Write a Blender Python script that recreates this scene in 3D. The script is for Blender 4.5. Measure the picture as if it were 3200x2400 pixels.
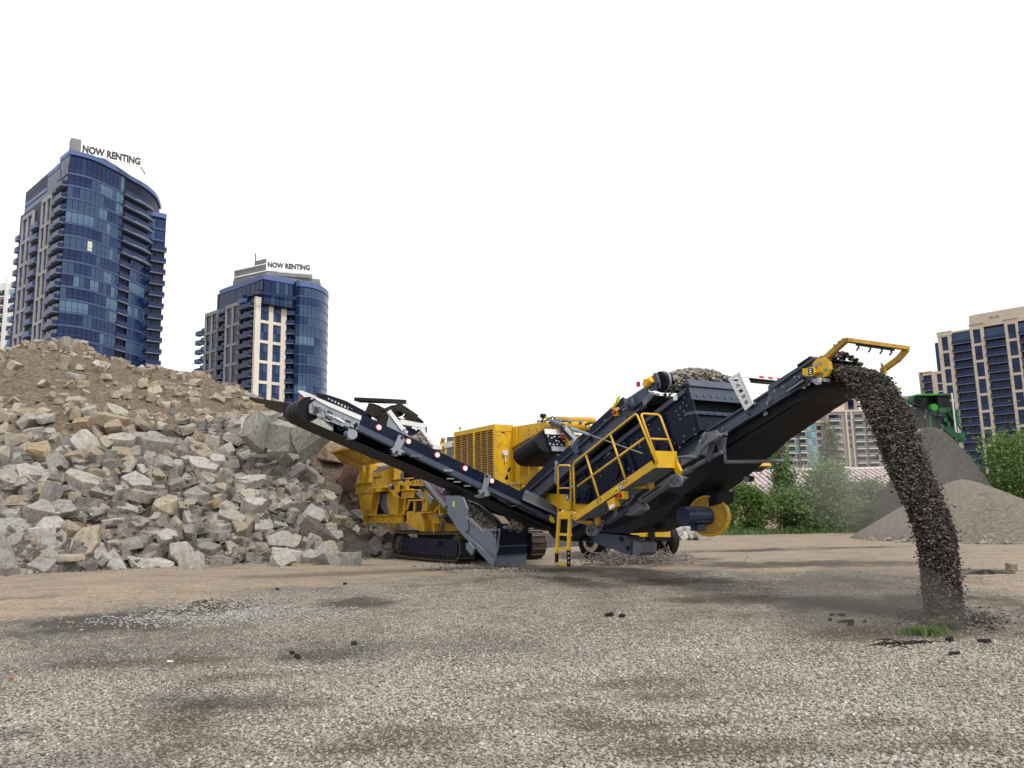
import bpy, bmesh, math, random
from mathutils import Vector, Matrix, noise
from mathutils.geometry import tessellate_polygon
for o in list(bpy.data.objects): bpy.data.objects.remove(o)
S = bpy.context.scene; COL = S.collection
R = math.radians; PI = math.pi
rnd = random.Random(7)
# ---------------- camera, sky, sun, exposure ----------------
cam = bpy.data.cameras.new('camera'); co = bpy.data.objects.new('camera', cam); COL.objects.link(co)
cam.sensor_width = 36; cam.lens = 28.125; cam.clip_start = .1; cam.clip_end = 6000
co.matrix_world = Matrix.Translation((0, 0, 1.5)) @ Matrix.Rotation(R(99.2), 4, 'X') @ Matrix.Rotation(R(-1.2), 4, 'Z')
S.camera = co
SUN_EL, SUN_AZ = R(52), R(140)          # azimuth clockwise from +Y: behind the camera, to the right
W = bpy.data.worlds.new('World'); S.world = W; W.use_nodes = True
nt = W.node_tree; nt.nodes.clear()
wo = nt.nodes.new('ShaderNodeOutputWorld'); sky = nt.nodes.new('ShaderNodeTexSky'); sky.sky_type = 'NISHITA'
sky.sun_disc = False; sky.sun_elevation = SUN_EL; sky.sun_rotation = SUN_AZ; sky.air_density = 1.0; sky.dust_density = 3.0
b1 = nt.nodes.new('ShaderNodeBackground'); b1.inputs[1].default_value = .05
b2 = nt.nodes.new('ShaderNodeBackground'); b2.inputs[0].default_value = (1, 1, 1, 1); b2.inputs[1].default_value = 1.0   # bright even overcast
ad = nt.nodes.new('ShaderNodeAddShader')
nt.links.new(sky.outputs[0], b1.inputs[0]); nt.links.new(b1.outputs[0], ad.inputs[0]); nt.links.new(b2.outputs[0], ad.inputs[1]); nt.links.new(ad.outputs[0], wo.inputs[0])
sl = bpy.data.lights.new('sun', 'SUN'); sl.energy = 2.4; sl.angle = R(10); sl.color = (1, .96, .9)
so = bpy.data.objects.new('sun', sl); COL.objects.link(so)
sdir = Vector((math.sin(SUN_AZ) * math.cos(SUN_EL), math.cos(SUN_AZ) * math.cos(SUN_EL), math.sin(SUN_EL)))
so.rotation_euler = sdir.to_track_quat('Z', 'Y').to_euler()
S.view_settings.view_transform = 'Standard'; S.view_settings.look = 'None'; S.view_settings.exposure = 0; S.view_settings.gamma = 1
S.view_settings.use_curve_mapping = False
S.cycles.max_bounces = 6; S.cycles.volume_bounces = 1; S.cycles.volume_step_rate = 2

# ---------------- materials ----------------
MATS = {}
class NT:
    def __init__(s, name):
        s.m = bpy.data.materials.new(name); s.m.use_nodes = True; s.t = s.m.node_tree; s.b = s.t.nodes['Principled BSDF']
    def n(s, typ, **kw):
        x = s.t.nodes.new(typ)
        for k, v in kw.items():
            if k.startswith('i_'):
                k2 = k[2:]; x.inputs[int(k2) if k2.isdigit() else k2.replace('_', ' ')].default_value = v
            else: setattr(x, k, v)
        return x
    def l(s, a, b): s.t.links.new(a, b)
    def coord(s, which='Object'): return s.n('ShaderNodeTexCoord').outputs[which]
    def noise(s, scale, detail=4, rough=.6, vec=None):
        x = s.n('ShaderNodeTexNoise', i_Scale=scale, i_Detail=detail, i_Roughness=rough); s.l(vec if vec is not None else s.coord(), x.inputs['Vector']); return x.outputs[0]
    def ramp(s, fac, stops):
        x = s.n('ShaderNodeValToRGB'); e = x.color_ramp.elements
        while len(e) < len(stops): e.new(.5)
        for el, (p, c) in zip(e, stops): el.position = p; el.color = (*c, 1) if len(c) == 3 else c
        s.l(fac, x.inputs[0]); return x.outputs[0]
    def mix(s, f, a, b, blend='MIX'):
        x = s.n('ShaderNodeMix', data_type='RGBA', blend_type=blend)
        for sock, v in ((x.inputs[0], f), (x.inputs[6], a), (x.inputs[7], b)):
            if isinstance(v, (int, float)): sock.default_value = v
            elif isinstance(v, tuple): sock.default_value = (*v, 1)
            else: s.l(v, sock)
        return x.outputs[2]
    def math(s, op, a, b=0.5, clamp=False):
        x = s.n('ShaderNodeMath', operation=op, use_clamp=clamp)
        for i, v in enumerate((a, b)):
            if isinstance(v, (int, float)): x.inputs[i].default_value = v
            else: s.l(v, x.inputs[i])
        return x.outputs[0]
    def bump(s, h, strength=.4, dist=.02):
        x = s.n('ShaderNodeBump', i_Strength=strength, i_Distance=dist); s.l(h, x.inputs['Height']); s.l(x.outputs[0], s.b.inputs['Normal'])
    def col(s, v):
        if isinstance(v, tuple): s.b.inputs['Base Color'].default_value = (*v, 1)
        else: s.l(v, s.b.inputs['Base Color'])
    def set(s, rough=.6, metal=0, spec=.5):
        s.b.inputs['Roughness'].default_value = rough; s.b.inputs['Metallic'].default_value = metal; s.b.inputs['Specular IOR Level'].default_value = spec
def sc(c, k): return tuple(x * k for x in c)
def paint(name, c, dirt=(.12, .09, .06), amt=.35, rough=.45, metal=0, spec=.4, scale=2.2):
    """painted or plated steel with dust patches, scuffs and slight unevenness"""
    t = NT(name); n1 = t.noise(scale, 6, .65); n2 = t.noise(scale * 14, 3, .6)
    f = t.ramp(n1, [(.40, (0, 0, 0)), (.70, (amt, amt, amt))]); g = t.ramp(n2, [(.5, (0, 0, 0)), (.8, (amt * .5,) * 3)])
    c1 = t.mix(f, c, dirt); c2 = t.mix(g, c1, sc(dirt, .6))
    ge = t.n('ShaderNodeNewGeometry'); sx = t.n('ShaderNodeSeparateXYZ'); t.l(ge.outputs['True Normal'], sx.inputs[0])          # settled dust on ledges
    du = t.math('MULTIPLY', t.ramp(sx.outputs[2], [(.5, (0, 0, 0)), (.92, (.5, .5, .5))]), t.ramp(n1, [(.3, (.55,) * 3), (.6, (1,) * 3)])); c2 = t.mix(du, c2, (.27, .24, .20)); t.col(c2); t.set(rough, metal, spec)
    t.l(t.ramp(n1, [(.3, (rough * .8,) * 3), (.8, (min(1, rough * 1.5),) * 3)]), t.b.inputs['Roughness'])
    t.bump(n2, .12, .004); MATS[name] = t.m; return t.m
def plain(name, c, rough=.6, metal=0, spec=.4, var=.15, scale=6):
    t = NT(name); n = t.noise(scale, 4); t.col(t.ramp(n, [(.3, sc(c, 1 - var)), (.7, sc(c, 1 + var))])); t.set(rough, metal, spec); MATS[name] = t.m; return t.m
YEL = paint('yellow_paint', (.72, .425, .013), (.20, .145, .06), .4, .42)
YELC = paint('chassis_yellow_shaded', (.58, .33, .012), (.10, .07, .035), .55, .5)  # machine yellow darkened for the shadows and dirt on the chassis
YELD = paint('yellow_paint_dusty_shaded', (.46, .26, .02), (.10, .07, .035), .65, .6)  # dusty yellow, darkened further to carry shade on far and low parts
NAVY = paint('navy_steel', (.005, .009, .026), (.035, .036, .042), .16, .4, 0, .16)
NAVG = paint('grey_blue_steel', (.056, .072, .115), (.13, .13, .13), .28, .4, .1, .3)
GALV = paint('galvanised_steel', (.30, .33, .38), (.16, .15, .14), .4, .4, .5, .5, 5)
GALD = paint('dull_galvanised_steel', (.15, .165, .20), (.10, .09, .08), .5, .5, .25, .4, 3)
GALB = paint('blue_grey_galvanised', (.19, .22, .285), (.15, .14, .13), .35, .45, .2, .4, 3)
WHT = paint('white_steel', (.72, .72, .72), (.35, .33, .30), .25, .5)
BLK = paint('black_rubber', (.006, .006, .009), (.03, .028, .027), .25, .55, 0, .18)
DARK = plain('dark_interior_steel', (.012, .013, .018), .7, 0, .2)
TRK = paint('track_steel', (.035, .030, .026), (.11, .085, .06), .8, .7, .3)
BLUE = paint('blue_motor_paint', (.003, .018, .06), (.03, .03, .03), .4, .4)
RED = plain('red_plastic', (.45, .012, .012), .4)
CRM = plain('cream_rim', (.55, .48, .36), .6)
BLKP = plain('black_print', (.012, .012, .014), .6)
REDP = plain('red_print', (.32, .015, .02), .6)
YELP = plain('yellow_label', (.75, .62, .03), .5)
WHTP = plain('white_label', (.8, .8, .78), .5)
BLUP = plain('blue_label', (.02, .12, .42), .5)
GRN = paint('green_machine_paint', (.006, .10, .035), (.02, .05, .03), .5, .5)
GRNL = plain('bright_green_paint', (.03, .26, .03), .6)
ORG = paint('orange_paint', (.55, .09, .02), (.2, .1, .06), .4, .5)
def stone_mat(name, cols, bump=.7, scale=5, spread=1.):
    t = NT(name); oi = t.n('ShaderNodeObjectInfo').outputs['Random']; n1 = t.noise(scale, 8, .7); n2 = t.noise(scale * 6, 4, .7)
    base = t.ramp(oi, [(i / (len(cols) - 1), c) for i, c in enumerate(cols)])
    v = t.ramp(n1, [(.28, (.45,) * 3), (.48, (.95,) * 3), (.72, (1.3,) * 3)])
    c = t.mix(1., base, v, 'MULTIPLY'); sp = t.ramp(n2, [(.38, (.6,) * 3), (.52, (1,) * 3)]); t.col(t.mix(.8, c, sp, 'MULTIPLY')); t.set(.9, 0, .2)
    t.bump(t.math('ADD', n1, t.math('MULTIPLY', n2, .5)), min(1., bump * 1.35), .11); MATS[name] = t.m; return t.m
CON_G = stone_mat('concrete_rubble_grey', [(.36, .345, .315), (.46, .435, .395), (.28, .27, .25), (.42, .38, .32), (.54, .51, .465), (.38, .355, .315)])
CON_T = stone_mat('concrete_rubble_tan', [(.40, .325, .235), (.47, .41, .325), (.33, .265, .19), (.51, .455, .375), (.39, .285, .175)])
CON_W = stone_mat('pale_block', [(.52, .50, .47), (.60, .58, .54)])
CON_D = stone_mat('dirty_rubble', [(.10, .09, .08), (.15, .13, .11), (.12, .11, .10), (.19, .165, .14)])
CON_P = stone_mat('pink_slab', [(.26, .145, .12), (.28, .16, .13)], .4)
CON_N = stone_mat('dark_slab', [(.028, .025, .022), (.045, .04, .034)])
LIME = stone_mat('limestone', [(.50, .48, .45), (.62, .60, .56), (.42, .40, .38)])
def boulder_mat():
    t = NT('green_grey_boulder'); n1 = t.noise(1.3, 8, .65); n2 = t.noise(6, 6, .7)
    base = t.ramp(n2, [(.3, (.15, .155, .135)), (.5, (.26, .265, .23)), (.7, (.36, .36, .32))]); och = t.ramp(t.noise(2.6, 5, .6), [(.3, (.20, .13, .075)), (.7, (.34, .24, .14))])
    m = t.ramp(n1, [(.58, (0, 0, 0)), (.64, (1, 1, 1))]); t.col(t.mix(m, base, och)); t.set(.9, 0, .2); t.bump(n2, .8, .08); return t.m
BOUL = boulder_mat()

# ---------------- mesh helpers ----------------
def obj(name, verts, faces, m, parent=None, smooth=False, recalc=True):
    me = bpy.data.meshes.new(name); me.from_pydata([tuple(v) for v in verts], [], faces)
    if recalc:
        bm = bmesh.new(); bm.from_mesh(me); bmesh.ops.recalc_face_normals(bm, faces=bm.faces); bm.to_mesh(me); bm.free()
    if m: me.materials.append(m)
    if smooth:
        for p in me.polygons: p.use_smooth = True
    o = bpy.data.objects.new(name, me); COL.objects.link(o)
    if parent: o.parent = parent
    return o
def tag(o, label=None, cat=None, group=None, kind=None):
    if label: o['label'] = label
    if cat: o['category'] = cat
    if group: o['group'] = group
    if kind: o['kind'] = kind
    return o
def thing(name, label, cat, loc=(0, 0, 0), rz=0, group=None):
    o = bpy.data.objects.new(name, None); COL.objects.link(o); o.location = loc; o.rotation_euler = (0, 0, rz); o.empty_display_size = .3
    return tag(o, label, cat, group)
class MB:
    def __init__(s): s.v = []; s.f = []
    def add(s, vs, fs):
        k = len(s.v); s.v += [tuple(x) for x in vs]; s.f += [tuple(i + k for i in f) for f in fs]; return s
    def box(s, a, b):
        x0, y0, z0 = a; x1, y1, z1 = b
        return s.add([(x0, y0, z0), (x1, y0, z0), (x1, y1, z0), (x0, y1, z0), (x0, y0, z1), (x1, y0, z1), (x1, y1, z1), (x0, y1, z1)],
                     [(0, 3, 2, 1), (4, 5, 6, 7), (0, 1, 5, 4), (1, 2, 6, 5), (2, 3, 7, 6), (3, 0, 4, 7)])
    def extr(s, P0, P1):                     # loft between two loops of equal length, closed
        n = len(P0); return s.add(list(P0) + list(P1), [tuple(range(n))[::-1], tuple(range(n, 2 * n))] + [(i, (i + 1) % n, n + (i + 1) % n, n + i) for i in range(n)])
    def pv(s, pts, v, d): return s.extr([(u, v, w) for u, w in pts], [(u, v + d, w) for u, w in pts])       # outline in the machine's long vertical plane
    def pu(s, pts, u, d): return s.extr([(u, v, w) for v, w in pts], [(u + d, v, w) for v, w in pts])       # outline across the machine
    def holes(s, outer, holes, v, d):
        loops = [outer] + holes; flat = [p for L in loops for p in L]; tr = tessellate_polygon([[Vector((p[0], p[1], 0)) for p in L] for L in loops])
        n = len(flat); vs = [(p[0], v, p[1]) for p in flat] + [(p[0], v + d, p[1]) for p in flat]
        fs = [tuple(t) for t in tr] + [tuple(i + n for i in t)[::-1] for t in tr]; k = 0
        for L in loops:
            m = len(L); fs += [(k + i, k + (i + 1) % m, n + k + (i + 1) % m, n + k + i) for i in range(m)]; k += m
        return s.add(vs, fs)
    def tube(s, path, r, n=8, close=False):
        P = [Vector(p) for p in path]; up = Vector((0.3, .2, 1)).normalized(); rings = []
        for i, p in enumerate(P):
            a = P[(i - 1) % len(P)] if (i > 0 or close) else p; b = P[(i + 1) % len(P)] if (i < len(P) - 1 or close) else p
            d = (b - a).normalized(); x = d.cross(up)
            if x.length < .05: x = d.cross(Vector((1, 0, 0)))
            x.normalize(); y = d.cross(x); rr = r[i] if isinstance(r, (list, tuple)) else r
            rings.append([p + (x * math.cos(t) + y * math.sin(t)) * rr for t in [2 * PI * k / n for k in range(n)]])
        vs = [v for g in rings for v in g]; m = len(P); fs = []
        for i in range(m if close else m - 1):
            j = (i + 1) % m
            fs += [(i * n + k, i * n + (k + 1) % n, j * n + (k + 1) % n, j * n + k) for k in range(n)]
        if not close: fs += [tuple(range(n))[::-1], tuple(range((m - 1) * n, m * n))]
        return s.add(vs, fs)
    def bar(s, a, b, w, h=None, up=(0, 0, 1)):          # square bar between two points
        a, b = Vector(a), Vector(b); d = (b - a).normalized(); u = Vector(up); x = d.cross(u)
        if x.length < .02: x = d.cross(Vector((1, 0, 0)))
        x.normalize(); y = x.cross(d); h = h or w; x = x * w / 2; y = y * h / 2
        q = lambda p: [p - x - y, p + x - y, p + x + y, p - x + y]
        return s.extr(q(a), q(b))
    def cyl(s, a, b, r, n=16, r2=None):
        a, b = Vector(a), Vector(b); return s.tube([a, b], [r, r2 if r2 is not None else r], n)
    def build(s, name, m, parent=None, smooth=False): return obj(name, s.v, s.f, m, parent, smooth)
def rounded(path, r=.08, k=4):                # round the corners of a polyline
    P = [Vector(p) for p in path]; out = [P[0]]
    for i in range(1, len(P) - 1):
        a = (P[i - 1] - P[i]); b = (P[i + 1] - P[i]); ra = min(r, a.length * .45, b.length * .45); A = P[i] + a.normalized() * ra; B = P[i] + b.normalized() * ra
        for j in range(k + 1):
            t = j / k; out.append(A * (1 - t) ** 2 + P[i] * 2 * t * (1 - t) + B * t * t)
    return out + [P[-1]]
def text(name, body, m, parent, origin, xdir, ydir, height, stretch=1., bold=.0, depth=.01, fit=False):
    c = bpy.data.curves.new(name, 'FONT'); c.body = body; c.size = 1; c.extrude = depth; c.offset = bold; c.resolution_u = 3
    o = bpy.data.objects.new(name, c); COL.objects.link(o); bpy.context.view_layer.update()
    me = bpy.data.meshes.new_from_object(o.evaluated_get(bpy.context.evaluated_depsgraph_get())); bpy.data.objects.remove(o)
    x, y = Vector(xdir).normalized(), Vector(ydir).normalized(); y = (y - x * (x.dot(y) if fit else 0)).normalized(); z = x.cross(y); og = Vector(origin); k = height / .69
    if fit: stretch = Vector(xdir).length / (max(v.co.x for v in me.vertices) * k)
    for v in me.vertices: v.co = og + x * (v.co.x * k * stretch) + y * (v.co.y * k) + z * (v.co.z)
    me.materials.append(m); t = bpy.data.objects.new(name, me); COL.objects.link(t); t.parent = parent; return t
_bolt = {}
def bolt(parent, p, axis='v', r=.022, m=None, name='bolt'):
    key = (axis, round(r, 4), m.name if m else '')
    if key not in _bolt:
        mb = MB(); d = {'v': (0, -.025, 0), 'u': (.025, 0, 0), 'w': (0, 0, .025)}[axis]; mb.cyl((0, 0, 0), d, r, 6)
        o = mb.build(name, m or GALV, parent); _bolt[key] = o.data; o.location = p; return o
    o = bpy.data.objects.new(name, _bolt[key]); COL.objects.link(o); o.parent = parent; o.location = p; return o
def sm(a, b, x):
    t = max(0, min(1, (x - a) / (b - a))); return t * t * (3 - 2 * t)
def interp(T, x):
    if x <= T[0][0]: return T[0][1]
    for (a, ya), (b, yb) in zip(T, T[1:]):
        if x <= b: return ya + (yb - ya) * (x - a) / (b - a)
    return T[-1][1]
def nz(x, y, s=1., z=0.): return noise.noise(Vector((x * s, y * s, z)))
OX, OY = -1.727, 24.99                        # the crusher's own frame: u along it towards the camera's right, v away from the camera
FX, FY = math.sin(R(32)), -math.cos(R(32))
def to_uv(x, y): dx, dy = x - OX, y - OY; return dx * FX + dy * FY, -dx * FY + dy * FX
def from_uv(u, v): return OX + FX * u - FY * v, OY + FY * u + FX * v

# ---------------- ground ----------------
def gz(x, y): return -.45 * sm(21, 11, y) + .035 * nz(x, y, .35) * sm(60, 20, abs(y)) + .012 * nz(x, y, 1.3)
def ell(cx, cy, rx, ry, a=0.):
    ca, sa = math.cos(a), math.sin(a)
    def f(x, y):
        dx, dy = x - cx, y - cy; p = (dx * ca + dy * sa) / rx; q = (-dx * sa + dy * ca) / ry
        return sm(1.5, .15, math.sqrt(p * p + q * q) + .6 * nz(x, y, .8, 3.3) + .45 * nz(x, y, 2.3, 6.1))
    return f
_p = dict(zip('abcdefghijklmnopqrst', [(-7.44,15.1),(-5.81,15.4),(-3.38,8.22),(-4.78,7.87),(0.432,8.22),(1.86,6.97),(6.34,15.1),(3.88,16),(8.66,15.2),(-3.09,16.5),(-3.1,11.7),(-4.47,11.7),(-0.628,7.44),(7.43,15.7),(1.32,9.56),(5.92,12.8),(3.88,12.3),(-3.38,9.03),(-1.43,7.21),(3.36,7.67)]))
WET_SHADE = [ell(*_p['a'], 1.9, 1.3), ell(*_p['b'], 1.0, .5), ell(*_p['d'], .5, .3), ell(*_p['g'], 2.9, 1.4, -.1), ell(*_p['g'], 2.2, 1.2, -.1), ell(*_p['r'], .9, .55), ell(*_p['n'], 1.5, .7), ell(*_p['j'], 1.1, .7), ell(*_p['k'], .9, .7)]
for (q, rx, ry) in zip([(3.72,18.5),(7.67,22.1),(4.26,24.9),(8.41,29.9),(12.3,30.2),(10.8,19.2),(20.2,46.3),(0.736,21.5),(-1.44,22.7)], (1.7, 3.6, 2.0, 3.4, 3.0, 1.1, 1.8, 2.4, 1.5), (.6, 1.5, 1.6, 1.2, .8, .5, .6, 1.0, .6)): WET_SHADE.append(ell(*q, rx, ry))  # dark patches: wet soil, wheel tracks, and the crusher's shadow painted in
BARE = [*[ell(*q, rx, ry, a) for q, rx, ry, a in zip([(0.204,8.99),(0.612,7.79),(2.19,6.79),(3.35,6.97),(-1.09,7.7),(-3.41,10.4),(1.45,8.88),(-5.82,11.5),(-0.319,6.79),(1.85,7.8),(-2.99,7.43),(-2.11,8.91)], (.55, .8, 1.0, .7, .7, .8, .9, .7, .8, .7, .35, .6), (.2, .25, .18, .22, .3, .35, .3, .4, .12, .22, .5, .3), (.1, -.2, 0, .1, .2, 0, .1, -.1, 0, 0, .2, .1))], ell(*_p['c'], .55, .85), ell(*_p['e'], .7, .35, -.3), ell(*_p['f'], 1.3, .3), ell(*_p['h'], 1.4, .6), ell(*_p['i'], .9, .9), ell(*_p['l'], 1.0, .5), ell(*_p['m'], .4, .25), ell(*_p['o'], 1.0, .3), ell(*_p['p'], 1.8, .9), ell(*_p['s'], .8, .3), ell(*_p['t'], .7, .2)]
EDGE = [(-30, 13.5), (-10, 15.2), (-5.5, 18.2), (-1, 20.5), (3, 20.6), (8, 19.5), (10, 14.5), (12, 12.2), (20, 10.5)]
SMEAR = [ell(*_p['g'], 3.0, 1.5, -.1), ell(*_p['r'], 1.0, .6), ell(*_p['n'], 1.5, .8)]
def sand_at(x, y): return sm(-1.2, 1.2, y - interp(EDGE, x) + 1.6 * nz(x, y, .5, 1.7))
_q = [(-5.69,12.4),(-3.35,12.1),(2.17,19.4),(6.13,17.8),(-3.5,8.64),(-0.555,12.4),(-3.6,6.92),(7.53,14.6)]
DAMP = [ell(*_q[0], 2.4, 2.6), ell(*_q[1], 2.6, 1.6, .1), ell(*_q[2], 4.5, 2.0), ell(*_q[3], 4.0, 2.2), ell(*_q[4], .8, 1.6), ell(*_q[5], 2.0, 1.0), ell(*_q[6], 1.0, .7), ell(*_q[7], 2.5, 2.0)]
def wet_shade_at(x, y): return max(max(f(x, y) for f in WET_SHADE), .5 * max(f(x, y) for f in DAMP))
def bare_at(x, y): return max(f(x, y) for f in BARE)
xs = [-3000, -1200, -500, -200, -100, -60, -40, -30] + [-24 + .3 * i for i in range(180)] + [32, 40, 60, 100, 200, 500, 1200, 3000]
ys = [-300, -60, -20, -8, 0, 2] + [3 + .28 * i for i in range(140)] + [43, 46, 50, 56, 64, 80, 110, 160, 250, 500, 1000, 2500]
gv = [(x, y, gz(x, y)) for y in ys for x in xs]; nxs = len(xs)
gf = [(j * nxs + i, j * nxs + i + 1, (j + 1) * nxs + i + 1, (j + 1) * nxs + i) for j in range(len(ys) - 1) for i in range(nxs - 1)]
def ground_mat():
    t = NT('gravel_yard'); at = t.n('ShaderNodeAttribute', attribute_name='soil'); se = t.n('ShaderNodeSeparateColor'); t.l(at.outputs['Color'], se.inputs[0])
    nb = t.noise(.9, 8, .7); nf = t.noise(9, 6, .75); nm = t.noise(3.2, 6, .7)
    v = t.n('ShaderNodeTexVoronoi', i_Scale=32.); t.l(t.coord(), v.inputs['Vector']); v2 = t.n('ShaderNodeTexVoronoi', i_Scale=32., feature='DISTANCE_TO_EDGE'); t.l(t.coord(), v2.inputs['Vector'])
    hs = t.n('ShaderNodeRGBToBW'); t.l(v.outputs['Color'], hs.inputs[0])
    peb = t.ramp(hs.outputs[0], [(.12, (.112, .102, .087)), (.4, (.265, .247, .213)), (.65, (.365, .344, .30)), (.9, (.51, .487, .437))])
    gap = t.ramp(v2.outputs['Distance'], [(.0, (.16, .145, .125)), (.14, (1, 1, 1))]); grav = t.mix(1., peb, gap, 'MULTIPLY')
    tint = t.ramp(nb, [(.3, (.62, .58, .53)), (.5, (1, .96, .90)), (.7, (1.15, 1.1, 1.02))]); grav = t.mix(1., grav, tint, 'MULTIPLY')
    sand = t.ramp(nf, [(.25, (.19, .155, .118)), (.5, (.30, .255, .20)), (.75, (.40, .355, .295))]); mp = t.n('ShaderNodeMapping'); mp.inputs['Scale'].default_value = (.35, 1.6, 1); t.l(t.coord(), mp.inputs[0]); ns = t.noise(1.1, 8, .75, mp.outputs[0]); sand = t.mix(1., sand, t.ramp(ns, [(.34, (.62, .60, .58)), (.46, (.98, .97, .96)), (.62, (1.08, 1.06, 1.04))]), 'MULTIPLY'); sand = t.mix(1., sand, t.ramp(hs.outputs[0], [(.18, (.6, .6, .6)), (.3, (1, 1, 1)), (.85, (1, 1, 1)), (.95, (1.35, 1.35, 1.35))]), 'MULTIPLY')
    sand = t.mix(1., sand, t.ramp(nb, [(.3, (.78, .78, .8)), (.68, (1.15, 1.08, 1))]), 'MULTIPLY')
    nq = t.noise(.7, 10, .78)
    def mask(ch, w=.5, a=.38, b=.62): return t.ramp(t.math('ADD', ch, t.math('MULTIPLY', t.math('SUBTRACT', t.math('ADD', t.math('MULTIPLY', nm, .5), t.math('MULTIPLY', nq, .5)), .5), w)), [(a, (0, 0, 0)), (b, (1, 1, 1))])
    base = t.mix(mask(se.outputs[0], 1.8, .3, .7), grav, sand)
    soil = t.ramp(nf, [(.3, (.055, .042, .03)), (.7, (.13, .102, .074))]); base = t.mix(t.math('MULTIPLY', mask(se.outputs[2], 3.2, .15, .95), .8), base, soil)
    wet = t.ramp(nf, [(.3, (.028, .025, .022)), (.7, (.085, .075, .066))]); base = t.mix(t.math('MULTIPLY', mask(se.outputs[1], 2.6, .2, .9), .86), base, wet)  # wet-soil tone, also colours the crusher's shadow painted on the ground
    t.col(base); t.set(.92, 0, .15)
    h = t.math('ADD', t.math('MULTIPLY', v2.outputs['Distance'], 1.3), t.math('MULTIPLY', nf, .5)); t.bump(h, .7, .03); return t.m
g = obj('ground', gv, gf, ground_mat(), None, True, False); tag(g, kind='structure')
ca = g.data.color_attributes.new('soil', 'FLOAT_COLOR', 'POINT')
for i, (x, y, z) in enumerate(gv):
    if -26 < x < 32 and 1 < y < 60: ca.data[i].color = (sand_at(x, y), wet_shade_at(x, y), bare_at(x, y), 1)
    else: ca.data[i].color = (1, 0, 0, 1)
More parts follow.
